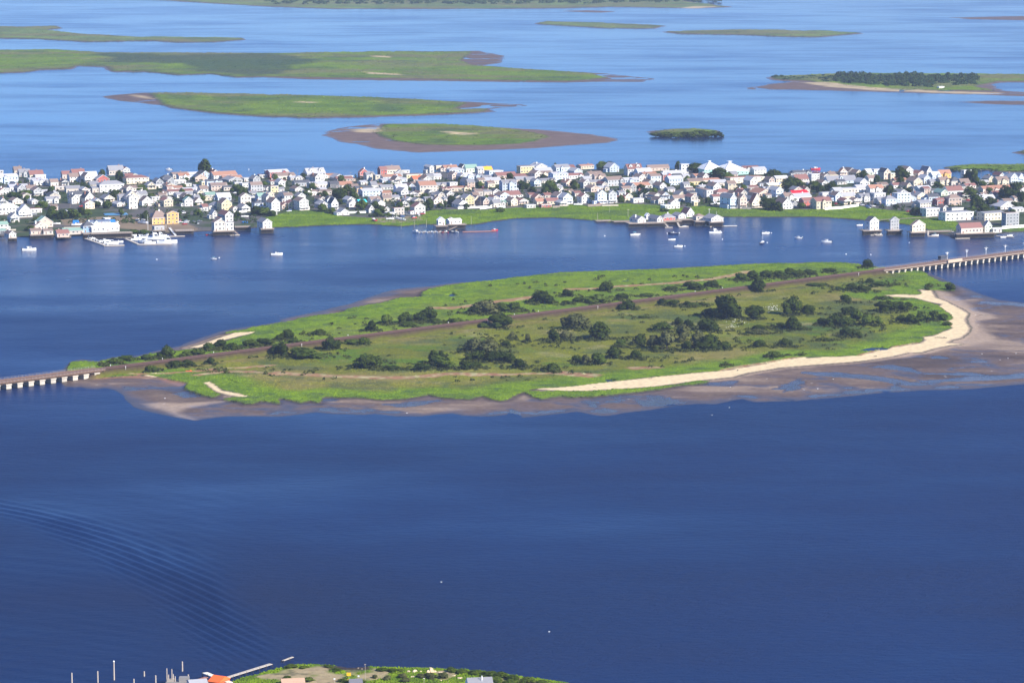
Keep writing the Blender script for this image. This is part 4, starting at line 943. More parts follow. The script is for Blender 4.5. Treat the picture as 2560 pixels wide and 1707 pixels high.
 (2000, 400, 4.2, """
120 205 235 152 110 f W l|420 495 165 127 85 g T o 20|510 585 160 122 85 g W b|590 650 170 132 105 g C b|700 765 165 132 75 e N l|775 870 148 102 92 f L l|310 380 195 152 122 e C b|880 955 205 132 90 g T d|950 1020 205 142 125 f C n|1105 1190 188 107 70 g W b|1240 1320 188 142 115 g T r|1330 1385 188 117 65 g W g
1390 1480 205 162 120 e L l|1470 1590 188 142 105 e O o|1720 1800 205 112 90 f W l|290 600 248 217 165 e L g D1|630 715 270 232 195 g W l|720 800 228 192 160 e W b|1300 1375 248 192 160 g L l|1190 1290 268 222 185 g C b|1470 1570 268 212 180 e C b|1590 1690 268 222 180 h B d|1690 1790 268 237 195 e B b
2070 2200 268 212 175 e C b|2210 2290 248 182 140 g L l|2290 2352 238 192 145 g L l|1370 1470 268 227 200 e W g|1120 1170 308 267 240 g C b|440 610 348 302 245 f B l|600 740 338 292 260 e W l|735 880 348 297 260 e W o|1860 1990 258 237 220 e W l|1250 1380 353 302 270 e W l|1380 1480 358 322 300 e L d
1480 1560 378 342 310 g N n|1550 1720 368 322 275 e W r|1920 2010 348 302 275 e T o|2010 2230 338 302 265 e B o|2030 2140 408 367 325 e B r|235 340 395 347 325 f W l|340 430 408 362 330 e L g|430 600 428 382 345 e C l|640 800 438 382 350 e W g|780 900 438 352 330 f W l|900 1015 485 412 370 h L g 40
1020 1160 448 352 320 f L l|1085 1225 438 402 365 g L g|1230 1335 408 372 340 g C g|1260 1380 505 452 420 e B g 60|1350 1470 428 387 355 e L d|1440 1540 478 422 400 e R r|1560 1700 478 402 360 h T b|170 335 515 432 390 e C r|30 170 470 422 395 e R r|1900 2050 458 402 365 e B l|1320 1470 595 512 490 f W l
1520 1830 635 552 530 f W g|1590 1720 560 507 485 f W d|1930 2150 635 557 540 e C g|2160 2300 695 562 535 f G b|2100 2250 518 492 445 g W l|2230 2352 548 512 500 e W l|1740 1850 300 270 245 e B r|980 1060 300 265 240 e W r|1000 1130 250 215 190 e C o|820 930 290 260 235 e B b|1800 1900 420 385 360 e C g|2140 2240 470 430 405 e W b
230 300 270 240 215 g W b|390 480 260 230 205 e W d|2240 2330 330 295 270 e L g|1640 1740 310 285 265 e W d|1190 1260 330 300 275 e B d|560 640 460 425 400 g B b|460 540 470 430 405 g C r|2250 2352 440 400 375 e B b|1930 2030 500 460 430 g W g|1500 1560 545 500 475 g W b"""),
]
def build_town():
    for ox, oy, k, txt in TOWNLIST:
        for rec in txt.replace('\n', '|').split('|'):
            f = rec.split()
            if len(f) < 8: continue
            v = [float(q) for q in f[:5]]
            side = None; dorm = 0
            for e in f[8:]:
                if e[0] == 'D': dorm = int(e[1:])
                else: side = float(e) / k
            house(ox + v[0] / k, ox + v[1] / k, oy + v[2] / k, oy + v[3] / k, oy + v[4] / k, f[5], f[6], f[7], side, dormers=dorm)
build_town()
def infill():
    rn = random.Random(515); k = 0
    for i in range(6000):
        px, py = rn.uniform(0, 2560), rn.uniform(448, 520)
        x, y = G(px, py, TOWN_Z); X1, Y1 = np.array([x]), np.array([y])
        if sdf(X1, Y1, TOWN_P)[0] < 14 or sdf(X1, Y1, STRIP)[0] > -8: continue
        w = rn.uniform(13, 22); bad = False
        for h in HOUSES:
            dx, dy = x - h['xy'][0], y - h['xy'][1]
            if abs(dx) > 24 or abs(dy) > 24: continue
            lx = dx * math.cos(h['a']) + dy * math.sin(h['a']); ly = -dx * math.sin(h['a']) + dy * math.cos(h['a'])
            if -h['wid'] / 2 - w / 6 - .6 < lx < h['wid'] / 2 + w / 6 + .6 and -8.5 < ly < h['D'] + .8: bad = True; break
        if bad: continue
        T = rn.choice('gge'); hh = rn.uniform(10, 17)
        house(px - w / 2, px + w / 2, py, py - hh, py - hh - rn.uniform(5, 9), T, rn.choice('WWWWCBBGLT'), rn.choice('ggglbbbdr')); k += 1
        if k >= 90: break
    print('infill', k)
infill()

# ------------------------------------------------------------------ docks and the houses that stand on piles
THINGS = []          # (object, base label, px, py) to be given labels that single them out
def note(o, base, cat, px, py, group=None):
    o['category'] = cat
    if group: o['group'] = group
    THINGS.append((o, base, px, py)); return o
def on_plane(px, py, z): return Vector((*G(px, py, z), z))
def dock(px0, px1, py, z, depth, rot=None, name='pile_dock', base='dark timber dock on piles', rail=True, piles=None):
    if z > 1.9: z += 1.1
    """a deck on piles; the front edge runs px0..px1 at row py (row of the deck's own edge)"""
    a = R(14) if rot is None else rot
    s = scale_at((px0 + px1) / 2, py); w = (px1 - px0) / s / math.cos(a)
    x, y = G((px0 + px1) / 2, py, z)
    root = empty(name, (x, y, z), a); hw = w / 2
    b = MB(); b.box(-hw, hw, 0, depth, -.25, 0, DECKW); b.box(-hw, hw, -.08, .02, -.5, .02, DECKW); b.build('deck', root)
    sk = MB(); sk.box(-hw + .3, hw - .3, 2.2, 2.35, -z + .25, -.3, PILEW); sk.build('underdeck_shade_panel', root)  # dark panel added behind the front piles, standing in for under-deck shade
    xb = MB()
    for i in range(max(2, int(w / 3.2))):
        u0 = -hw + .2 + (w - .4) * i / max(2, int(w / 3.2)); u1 = u0 + (w - .4) / max(2, int(w / 3.2))
        xb.beam((u0, .15, -z + .4), (u1, .15, -.4), .16, .16, PILEW); xb.beam((u1, .3, -z + .4), (u0, .3, -.4), .16, .16, PILEW)
    xb.build('bracing', root)
    nx = piles or max(2, int(w / 1.9)); ny = max(2, int(depth / 3.5))
    for i in range(nx + 1):
        for j in range(ny + 1):
            if j > 2: continue
            pb = MB(); X0 = -hw + .2 + (w - .4) * i / nx; Y0 = .2 + (depth - .4) * j / ny
            pb.tube((X0, Y0, -z - 1.5), (X0, Y0, -.2),   .2, .19, PILEW, 5); pb.build('pile', root)
    if rail:
        r = MB()
        for i in range(nx + 1):
            X0 = -hw + .05 + (w - .1) * i / nx; r.box(X0 - .05, X0 + .05, .02, .12, 0, 1.0, PALEW)
        r.box(-hw, hw, .02, .10, .95, 1.03, PALEW); r.box(-hw, hw, .02, .10, .5, .56, PALEW); r.build('railing', root)
    note(root, base, 'dock', (px0 + px1) / 2, py)
    return root
def zhouse(o, k, x0, x1, yb, yw, yr, T, w, r, side=None, z0=2.6, **kw):
    z0 += 1.1
    return house(o[0] + x0 / k, o[0] + x1 / k, o[1] + yb / k, o[1] + yw / k, o[1] + yr / k, T, w, r, side / k if side else None, z0=z0, **kw)
def ramp(p, q, w=1.3, m=None, name='gangway', base='sloping timber gangway', pxy=None):
    b = MB(); m = m or PALEW
    o = empty(name, p)
    d = q - p; n = Vector((-d.y, d.x, 0)).normalized() * w / 2
    b.beam((0, 0, 0), d, w, .14, m); b.build('walkway', o)
    for sgn in (-1, 1):
        r = MB(); r.beam(n * sgn + Vector((0, 0, .9)), d + n * sgn + Vector((0, 0, .9)), .07, .07, m)
        for i in range(6): r.beam(n * sgn + d * i / 5, n * sgn + d * i / 5 + Vector((0, 0, .9)), .07, .07, m)
        r.build('handrail', o)
    note(o, base, 'gangway', *pxy)
def floatdock(pts, w=1.6, name='floating_dock', base='pale floating dock', m=None):
    P = [on_plane(a, b_, .35) for a, b_ in pts]
    o = empty(name, P[0]); m = m or PALEW
    for p, q in zip(P[:-1], P[1:]):
        b = MB(); b.beam(p - P[0], q - P[0], w, .5, m); b.build('pontoon', o)
    mid = pts[len(pts) // 2]
    note(o, base, 'dock', *mid)
K5, K4 = 5.4698, 4.2
R1_, R2_, R3_, R4_, R5_, R6_ = (0, 400), (400, 400), (800, 400), (1200, 400), (1600, 400), (2000, 400)
def R(d): return math.radians(d)
# left shore
zhouse(R1_, K5, 1270, 1620, 975, 915, 868, 'e', 'W', 'w', z0=3.2, name='clubhouse'); zhouse(R1_, K5, 1150, 1290, 985, 905, 840, 'h', 'U', 'd', z0=3.0, name='clubhouse')
zhouse(R1_, K5, 1240, 1500, 890, 865, 838, 'e', 'L', 'u', z0=3.0)
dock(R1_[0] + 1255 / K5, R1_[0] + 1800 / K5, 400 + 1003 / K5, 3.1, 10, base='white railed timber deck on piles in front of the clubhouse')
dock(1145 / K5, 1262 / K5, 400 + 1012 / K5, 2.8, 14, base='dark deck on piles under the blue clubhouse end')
for x0, x1, yb, yw, yr, T, w, r in [(430, 560, 1015, 985, 950, 'e', 'T', 'b'), (605, 720, 1015, 985, 955, 'e', 'B', 'b'), (130, 215, 1062, 1012, 975, 'g', 'B', 'b'), (790, 940, 1048, 1005, 955, 'e', 'T', 'r'), (880, 1130, 1010, 972, 935, 'e', 'B', 'n'), (10, 80, 1010, 975, 950, 'e', 'D', 'n'), (2120, 2240, 955, 922, 900, 'f', 'G', 'g')]:
    zhouse(R1_, K5, x0, x1, yb, yw, yr, T, w, r, z0=2.2, name='shack')
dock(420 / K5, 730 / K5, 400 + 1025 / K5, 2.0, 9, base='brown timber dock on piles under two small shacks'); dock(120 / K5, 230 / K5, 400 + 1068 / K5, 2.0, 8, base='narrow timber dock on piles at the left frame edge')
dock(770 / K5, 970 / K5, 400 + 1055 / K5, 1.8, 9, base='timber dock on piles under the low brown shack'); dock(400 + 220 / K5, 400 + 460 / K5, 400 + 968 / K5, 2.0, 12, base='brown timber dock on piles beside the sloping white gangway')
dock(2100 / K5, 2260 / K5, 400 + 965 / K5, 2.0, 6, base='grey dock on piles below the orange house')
ramp(on_plane(400 + 130 / K5, 400 + 930 / K5, 2.4), on_plane(400 + 215 / K5, 400 + 1035 / K5, .6), m=TRIM, base='steep white gangway at the foot of the orange house', pxy=(430, 580))
floatdock([(1170 / K5, 400 + 1075 / K5), (1440 / K5, 400 + 1172 / K5), (1700 / K5, 400 + 1165 / K5)], 2.2, base='L shaped floating dock crowded with small white boats')
floatdock([(1720 / K5, 400 + 1080 / K5), (1900 / K5, 400 + 1155 / K5), (2350 / K5, 400 + 1150 / K5)], 2.2, base='floating dock with the largest white motor yachts')
floatdock([(1480 / K5, 400 + 1062 / K5), (1800 / K5, 400 + 1062 / K5)], 1.6, base='thin pale floating dock joining the two marina docks')
floatdock([(400 + 110 / K5, 400 + 1045 / K5), (400 + 340 / K5, 400 + 1040 / K5)], 1.4, base='thin pale floating dock at the foot of the white gangway')
ramp(on_plane(1640 / K5, 400 + 1000 / K5, 3.0), on_plane(1450 / K5, 400 + 1058 / K5, .6), m=DECKW, base='brown gangway sloping down left from the clubhouse deck', pxy=(280, 590))
ramp(on_plane(1690 / K5, 400 + 1005 / K5, 3.0), on_plane(1830 / K5, 400 + 1055 / K5, .6), m=DECKW, base='brown gangway sloping down right from the clubhouse deck', pxy=(325, 590))
# boathouses at the left of the cove
zhouse(R2_, K5, 900, 1005, 962, 862, 835, 'f', 'W', 'g', z0=2.8, name='boathouse'); zhouse(R2_, K5, 750, 890, 968, 852, 812, 'g', 'B', 'b', 50, z0=2.8, name='boathouse')
zhouse(R2_, K5, 1410, 1530, 935, 852, 808, 'g', 'W', 'g', 95, z0=3.0, name='boathouse')
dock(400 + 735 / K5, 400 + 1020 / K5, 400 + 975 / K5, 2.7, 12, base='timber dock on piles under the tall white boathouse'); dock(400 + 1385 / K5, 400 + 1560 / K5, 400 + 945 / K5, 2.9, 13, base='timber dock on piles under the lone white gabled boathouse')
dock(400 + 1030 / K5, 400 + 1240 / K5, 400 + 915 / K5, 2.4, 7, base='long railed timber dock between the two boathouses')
floatdock([(400 + 670 / K5, 400 + 1025 / K5), (400 + 790 / K5, 400 + 1025 / K5)], 1.5, base='small float below the left boathouse'); floatdock([(400 + 950 / K5, 400 + 1030 / K5), (400 + 1090 / K5, 400 + 1025 / K5)], 1.5, base='small float at the foot of a grey ramp by the boathouse')
ramp(on_plane(400 + 1020 / K5, 400 + 975 / K5, 2.6), on_plane(400 + 1070 / K5, 400 + 1022 / K5, .6), m=DECKW, base='grey ramp beside the tall white boathouse', pxy=(592, 583))
# small pier group
zhouse(R3_, K5, 1620, 1710, 888, 822, 785, 'g', 'W', 'w', 25, z0=2.8, name='boathouse'); zhouse(R3_, K5, 1775, 1935, 872, 842, 815, 'e', 'W', 'w', z0=2.6, name='boathouse'); zhouse(R3_, K5, 1772, 1850, 868, 830, 785, 'h', 'W', 'l', z0=2.6, name='boathouse')
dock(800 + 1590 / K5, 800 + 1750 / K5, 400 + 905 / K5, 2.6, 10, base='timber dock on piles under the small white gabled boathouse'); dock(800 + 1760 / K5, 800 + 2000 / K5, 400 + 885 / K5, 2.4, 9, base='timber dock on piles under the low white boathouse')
ramp(on_plane(800 + 1900 / K5, 400 + 895 / K5, 2.3), on_plane(800 + 1760 / K5, 400 + 960 / K5, .6), m=DECKW, base='brown gangway sloping left to the row of small boats', pxy=(1135, 570))
floatdock([(800 + 1950 / K5, 400 + 982 / K5), (1240, 400 + 972 / K5)], 1.3, base='long thin red brown floating dock with a red boat at its tip', m=mat('reddish_planks', (.36, .17, .13), .9))
floatdock([(800 + 1380 / K5, 400 + 985 / K5), (800 + 1760 / K5, 400 + 985 / K5)], 1.3, base='floating dock lined with seven small boats')
# middle dock group, measured on a 5.88 x enlargement
KM, OM = 5.88, (1460, 510)
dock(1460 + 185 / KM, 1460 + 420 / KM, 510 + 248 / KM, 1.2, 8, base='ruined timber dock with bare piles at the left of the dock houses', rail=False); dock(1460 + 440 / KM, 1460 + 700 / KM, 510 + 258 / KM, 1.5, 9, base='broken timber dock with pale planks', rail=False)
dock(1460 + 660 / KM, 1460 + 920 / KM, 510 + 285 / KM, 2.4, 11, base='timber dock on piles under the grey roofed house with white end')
zhouse(OM, KM, 790, 910, 275, 232, 185, 'g', 'W', 'g', 110, z0=2.5, name='boathouse')
zhouse(OM, KM, 915, 975, 220, 172, 138, 'g', 'W', 'w', 25, z0=2.2, name='boathouse')
zhouse(OM, KM, 1075, 1160, 262, 228, 188, 'g', 'W', 'g', 120, z0=2.5, name='boathouse')
zhouse(OM, KM, 1170, 1340, 240, 205, 150, 'h', 'R', 'g', z0=2.5, name='boathouse')
zhouse(OM, KM, 1390, 1500, 212, 175, 142, 'g', 'W', 'g', 90, z0=3.0, name='boathouse')
zhouse(OM, KM, 1510, 1620, 180, 150, 72, 'g', 'W', 'r', 80, z0=3.2, name='boathouse')
zhouse(OM, KM, 1650, 1780, 228, 190, 145, 'h', 'B', 'b', z0=3.0, name='boathouse')
zhouse(OM, KM, 1870, 2050, 258, 212, 165, 'g', 'W', 'g', 110, z0=3.0, name='boathouse')
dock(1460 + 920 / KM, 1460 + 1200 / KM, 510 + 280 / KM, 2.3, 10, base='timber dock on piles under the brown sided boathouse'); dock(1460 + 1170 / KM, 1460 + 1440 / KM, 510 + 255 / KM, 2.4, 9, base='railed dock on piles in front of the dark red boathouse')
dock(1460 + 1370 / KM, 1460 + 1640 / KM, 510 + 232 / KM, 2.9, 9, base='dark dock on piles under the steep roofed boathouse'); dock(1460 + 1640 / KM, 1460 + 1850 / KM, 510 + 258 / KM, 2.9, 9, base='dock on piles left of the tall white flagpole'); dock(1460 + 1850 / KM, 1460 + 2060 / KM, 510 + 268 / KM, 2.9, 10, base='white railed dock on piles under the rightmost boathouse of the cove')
for (a, b_, c_, d_, bs) in [(1175, 275, 1235, 335, 'pale gangway left of the dark boat'), (1370, 270, 1400, 330, 'pale gangway right of the dark boat'), (1740, 262, 1800, 325, 'grey gangway below the flagpole')]:
    ramp(on_plane(1460 + a / KM, 510 + b_ / KM, 2.3), on_plane(1460 + c_ / KM, 510 + d_ / KM, .6), base=bs, pxy=(1460 + a / KM, 560))
floatdock([(1460 + 1190 / KM, 510 + 345 / KM), (1460 + 1305 / KM, 510 + 345 / KM)], 2, base='pale float at the foot of the left gangway in the cove'); floatdock([(1460 + 1390 / KM, 510 + 338 / KM), (1460 + 1530 / KM, 510 + 330 / KM)], 2, base='pale float with a dinghy in the cove')
floatdock([(1460 + 1770 / KM, 510 + 320 / KM), (1460 + 1870 / KM, 510 + 335 / KM)], 2, base='short float below the flagpole'); floatdock([(1460 + 1920 / KM, 510 + 325 / KM), (1460 + 2250 / KM, 510 + 320 / KM)], 1.6, base='long straight pale float right of the dock houses', m=CONC)
# right group
for (x0, x1, yb, yw, yr, T, w, r, sd) in [(730, 830, 735, 642, 600, 'g', 'W', 'd', 45), (950, 1040, 733, 632, 600, 'g', 'G', 'g', 12), (1175, 1320, 752, 682, 632, 'g', 'C', 'b', 20), (1690, 1920, 768, 712, 662, 'e', 'T', 'r', 40), (1940, 2015, 757, 692, 640, 'g', 'N', 'g', 20), (2025, 2120, 757, 732, 710, 'e', 'W', 'l', 10)]:
    zhouse(R6_, K4, x0, x1, yb, yw, yr, T, w, r, sd, z0=3.0, name='boathouse')
for (a, b_, c_, d_, bs) in [(665, 865, 742, 12, 'timber dock on piles under the white house at the cove mouth'), (925, 1085, 742, 12, 'square timber dock on piles under the narrow grey house'), (1165, 1330, 762, 13, 'timber dock on piles under the cream house'), (1340, 1600, 752, 9, 'low brown bulkhead dock with parked cars'), (1640, 2065, 772, 14, 'long dark dock on piles under the brown house')]:
    dock(2000 + a / K4, 2000 + b_ / K4, 400 + c_ / K4, 2.9 if a != 1340 else 1.8, d_, base=bs)
for (a, b_, c_, d_, bs) in [(740, 742, 800, 790, 'pale gangway at the white cove mouth house'), (1345, 745, 1345, 790, 'grey gangway right of the cream house'), (1600, 750, 1650, 815, 'pale gangway left of the long brown house')]:
    ramp(on_plane(2000 + a / K4, 400 + b_ / K4, 2.7), on_plane(2000 + c_ / K4, 400 + d_ / K4, .6), base=bs, pxy=(2000 + a / K4, 580))
floatdock([(2000 + 740 / K4, 400 + 790 / K4), (2000 + 870 / K4, 400 + 790 / K4)], 1.8, base='pale float at the cove mouth house'); floatdock([(2000 + 1340 / K4, 400 + 800 / K4), (2000 + 1455 / K4, 400 + 800 / K4)], 1.4, base='grey float right of the cream house')
floatdock([(2000 + 1630 / K4, 400 + 825 / K4), (2000 + 1780 / K4, 400 + 822 / K4)], 1.8, base='float with a red and white boat'); floatdock([(2000 + 2060 / K4, 400 + 800 / K4), (2000 + 2240 / K4, 400 + 810 / K4)], 1.8, base='float at the right end of the shore')
# boardwalk across the marsh at the right
def boardwalk():
    p, q = on_plane(2000 + 830 / K4, 400 + 628 / K4, 1.8), on_plane(2000 + 1390 / K4, 400 + 600 / K4, 1.8)
    o = empty('boardwalk', p); b = MB(); b.beam((0, 0, 0), q - p, 1.8, .2, DECKW); b.build('walkway', o)
    n = 24
    for i in range(n + 1):
        for sg in (-.7, .7):
            pb = MB(); c = (q - p) * i / n + Vector((0, sg, 0)); pb.tube(c + Vector((0, 0, -2.6)), c + Vector((0, 0, 0)), .1, .1, PILEW, 4); pb.build('pile', o)
    note(o, 'long grey timber boardwalk crossing the marsh to the cove mouth house', 'boardwalk', 2260, 547)
boardwalk()

# ------------------------------------------------------------------ trees and shrubs
LEAF_D = leaf_mat('dark_leaves', (.013, .023, .004), (.056, .078, .012))
LEAF_M = leaf_mat('green_leaves', (.032, .055, .008), (.090, .125, .018))
LEAF_O = leaf_mat('olive_leaves', (.055, .065, .024), (.120, .125, .045))
LEAF_F = leaf_mat('far_wood_leaves', (.020, .040, .012), (.060, .090, .024))
BARK = mat('bark', (.11, .085, .065), .95, .25, 2.0)
def crown_mesh(name, seed, n, lobes, leafm, leaf=.07, zlo=.05):
    """unit crown: radius about .5, height 1, built of leaf sized faces through the volume of several lobes"""
    rng = np.random.default_rng(seed)
    L = []
    for i in range(lobes):
        a = rng.uniform(0, 2 * math.pi); rr = rng.uniform(.05, .34) if i else 0
        r = rng.uniform(.13, .24) if i else .30
        zc = rng.uniform(.22, .70) if i else .52
        if i and rr > .22: zc = rng.uniform(.18, .5)
        L.append((math.cos(a) * rr, math.sin(a) * rr, zc, r, r * rng.uniform(.9, 1.5)))
    w = np.array([l[3] ** 2 for l in L]); w /= w.sum()
    k = rng.choice(lobes, n, p=w); Lx = np.array(L)[k]
    d = rng.normal(size=(n, 3)); d /= np.linalg.norm(d, axis=1)[:, None]
    rad = rng.uniform(.35, 1, n) ** .45 * rng.uniform(.85, 1.12, n)
    c = Lx[:, :3] + d * rad[:, None] * np.stack([Lx[:, 3], Lx[:, 3], Lx[:, 4]], 1)
    c[:, 2] = np.maximum(c[:, 2], zlo)
    # leaf faces lean outwards
    nrm = d + rng.normal(scale=.55, size=(n, 3)) + np.array([0, 0, .35]); nrm /= np.linalg.norm(nrm, axis=1)[:, None]
    t = np.cross(nrm, rng.normal(size=(n, 3))); t /= np.linalg.norm(t, axis=1)[:, None]; bt = np.cross(nrm, t)
    sz = (leaf * rng.uniform(.55, 1.35, n))[:, None]
    q = np.stack([c - t * sz - bt * sz * .6, c + t * sz - bt * sz * .7, c + t * sz * .5 + bt * sz, c - t * sz * .7 + bt * sz * .8], 1).reshape(-1, 3)
    me = bpy.data.meshes.new(name)
    me.vertices.add(n * 4); me.vertices.foreach_set('co', q.astype(np.float32).ravel())
    me.loops.add(n * 4); me.loops.foreach_set('vertex_index', np.arange(n * 4, dtype=np.int32))
    me.polygons.add(n); me.polygons.foreach_set('loop_start', np.arange(0, n * 4, 4, dtype=np.int32)); me.polygons.foreach_set('loop_total', np.full(n, 4, dtype=np.int32))
    me.update(); me.materials.append(leafm)
    me.polygons.foreach_set('use_smooth', np.ones(n, dtype=bool))
    dn = d * .9 + nrm * .45; dn /= np.linalg.norm(dn, axis=1)[:, None]
    me.normals_split_custom_set_from_vertices(np.repeat(dn, 4, axis=0))
    return me, L
def trunk_mesh(L, seed):
    b = MB(); rn = random.Random(seed)
    b.tube((0, 0, -.08), (.01, 0, .22), .030, .022, BARK, 6); b.tube((.01, 0, .22), (0, .01, .5), .022, .012, BARK, 5)
    for l in L[1:6]:
        b.tube((0, 0, rn.uniform(.08, .25)), (l[0], l[1], l[2]), .014, .004, BARK, 4)
    o = b.build('trunk'); me = o.data; bpy.data.objects.remove(o); return me
KIND = {}
for key, m, n, lo, leaf in [('D', LEAF_D, 1500, 9, .045), ('M', LEAF_M, 1300, 9, .045), ('O', LEAF_O, 1200, 8, .045)]:
    KIND[key] = []
    for i in range(4):
        me, L = crown_mesh('crown', 100 + i * 7 + ord(key), n, lo + i, m, leaf)
        KIND[key].append((me, trunk_mesh(L, i)))
TNAME = dict(D='dark green', M='green', O='olive green')
def ztop(x, y):
    z = island_fields(np.array([[x]]), np.array([[y]]))[0]
    return float(z[0, 0])
def tree(px, py, wpx, hpx, kind, z0, base_fmt, cat='shrub', group=None, name=None, depth=.8, seed=None):
    s = scale_at(px, py); w, h = wpx / s, hpx / s
    x, y = G(px, py, z0)
    rn = random.Random(int(px * 13 + py * 7)); me, tm = KIND[kind][rn.randrange(4)]
    nm = name or ('tree' if h > 5.5 else 'shrub')
    root = empty(nm, (x, y + w * .3 * depth, z0 - .1), rn.uniform(0, 6.28))
    for n_, m_ in (('crown', me), ('trunk', tm)):
        o = bpy.data.objects.new(n_, m_); COL.objects.link(o); o.parent = root
        o.scale = (w * 1.3, w * 1.3 * depth if n_ == 'crown' else w, h * 1.12)
    size = 'tall' if h > 8 else ('medium' if h > 4.5 else 'low'); shape = 'broad' if w > 1.7 * h else ('rounded' if w > .9 * h else 'upright')
    kindword = 'tree' if h > 5.5 else 'shrub'
    note(root, f'{size} {shape} {TNAME[kind]} {kindword} {base_fmt}', kindword, px, py, group)
    return root

ISL = [(0, 800, 3.36, """1400 320 120 115 D|1040 345 150 45 M|950 368 120 40 M|1230 332 110 45 M|1470 400 150 60 D|1350 320 90 50 M|1580 388 120 50 D|1770 368 90 50 D|1650 300 130 55 M|1750 255 140 60 M|1850 232 150 65 D|1950 252 130 60 D|1200 415 110 40 M|2310 290 130 85 D|2340 170 60 50 D|1560 305 100 50 M|2100 225 150 65 M|2220 215 160 60 D|1300 432 90 35 M|880 385 60 30 M"""),
 (700, 700, 3.36, """60 500 110 90 D|330 460 110 48 D|200 655 300 75 M|430 590 150 100 D|120 530 90 50 M|770 430 120 88 D|890 372 110 85 M|1050 365 150 85 D|1160 350 110 75 D|1240 345 150 110 D|730 742 260 120 D|1290 705 130 110 D|1180 762 150 60 D|1370 745 200 100 M|1550 750 150 70 D|1640 600 220 110 O|1760 610 200 110 O|1660 680 180 80 D|1790 690 190 90 D|1900 690 180 90 D|2010 742 140 80 D|1900 562 80 60 D|1850 405 200 120 D|1640 285 150 80 D|1740 290 190 125 O|1860 262 110 60 D|1640 392 100 38 M|2200 200 190 110 D|2110 195 90 40 D|2300 515 120 95 D|2290 770 150 72 D|940 760 130 42 D|1350 655 60 60 D|1630 742 120 55 D|1300 360 130 40 M|1480 360 140 38 M|1080 390 160 40 M|1840 260 250 60 M|1960 260 130 70 M|700 540 120 60 M|1950 490 60 60 O|2080 520 50 70 O|20 640 130 110 D|560 540 150 40 M"""),
 (1400, 640, 3.7333, """70 378 115 62 D|430 328 160 92 D|170 432 100 50 D|350 440 220 75 M|580 408 115 62 D|630 502 160 92 D|960 455 85 62 D|1060 468 130 55 D|1190 465 80 45 D|1200 288 100 52 D|1270 318 160 70 D|1420 292 150 62 D|1040 322 120 40 D|1800 332 180 120 D|1700 232 150 70 M|1800 222 180 80 D|1940 205 180 70 D|2060 200 150 60 M|2160 195 150 75 D|1560 595 310 235 D|1400 565 160 78 D|1330 460 90 30 D|1820 592 170 135 D|150 692 230 150 O|370 782 250 160 D|60 790 160 90 O|780 582 90 30 M|1110 645 110 65 D|1200 675 130 80 D|1390 705 220 125 D|750 832 130 115 D|880 872 180 140 O|1000 885 200 190 O|960 700 200 80 M|1150 800 170 160 O|1190 880 110 90 D|1300 850 180 150 O|1300 880 130 80 D|1400 875 230 150 D|1530 875 150 80 D|890 890 70 60 D|160 990 110 70 D|240 1010 120 90 O|360 1010 190 100 M|510 955 190 100 D|560 850 110 75 M|710 965 130 90 D|1860 690 150 48 D|2180 690 150 112 D|2060 665 120 42 D|1870 852 150 70 D|2100 845 120 72 D|2000 942 160 52 M|1850 725 190 40 O|1550 1025 60 20 D|1000 440 180 30 M|1250 470 160 30 M|820 380 180 30 M|60 450 90 35 D"""),
 (1960, 600, 3.7333, """80 700 170 170 D|225 692 150 92 D|80 842 170 125 D|20 990 100 70 D|640 472 140 70 D|740 480 150 55 D|570 582 130 72 D|800 402 85 50 D|785 258 110 85 D|620 700 200 75 D|470 812 140 120 D|560 810 150 110 D|370 792 130 60 D|660 700 110 60 D|680 765 180 110 M|790 800 170 110 M|880 792 110 80 M|590 905 130 90 D|680 905 110 75 D|960 672 200 105 D|1080 660 150 90 D|1160 640 120 60 D|1100 772 110 75 D|1200 782 130 85 D|1300 760 150 100 M|1400 745 150 85 D|1490 752 120 70 M|1555 465 110 70 D|1530 800 100 40 M|60 345 140 60 D|150 335 110 60 D|240 325 110 50 D|430 305 120 42 D|310 432 190 28 M|900 430 220 38 M|1360 440 70 38 M|370 942 160 28 D|520 465 100 30 M|1340 470 60 30 M|820 580 0 0 M|180 1080 50 40 M|940 555 150 30 M"""),
]
def island_trees():
    for ox, oy, k, txt in ISL:
        for rec in txt.split('|'):
            f = rec.split(); v = [float(q) for q in f[:4]]
            if v[2] == 0: continue
            px, py = ox + v[0] / k, oy + v[1] / k
            x, y = G(px, py, 1.0)
            ac = (Vector((x, y, 0)) - TR_A).dot(TR_N)
            z = min(1.4, max(.6, ztop(x, y)))
            if abs(ac) < 9 :                      # keep the track clear
                sgn = 1 if ac >= 0 else -1
                x += TR_N.x * sgn * (9 - abs(ac)); y += TR_N.y * sgn * (9 - abs(ac))
                # back to the pixel of the moved point
                zc = y * math.cos(PITCH) + (CAM_H - z) * math.sin(PITCH)
                px = 1280 + FPX * x / zc; py = 853.5 - FPX * (y * math.sin(PITCH) - (CAM_H - z) * math.cos(PITCH)) / zc
            side = 'beyond the track' if ac < 0 else ('on the meadow' if sdf(np.array([x]), np.array([y]), SANDP + [])[0] < -25 else 'near the sandy beach')
            tree(px, py, v[2] / k, v[3] / k, f[4], z, side, group='shrubs and trees on the marsh island')
island_trees()

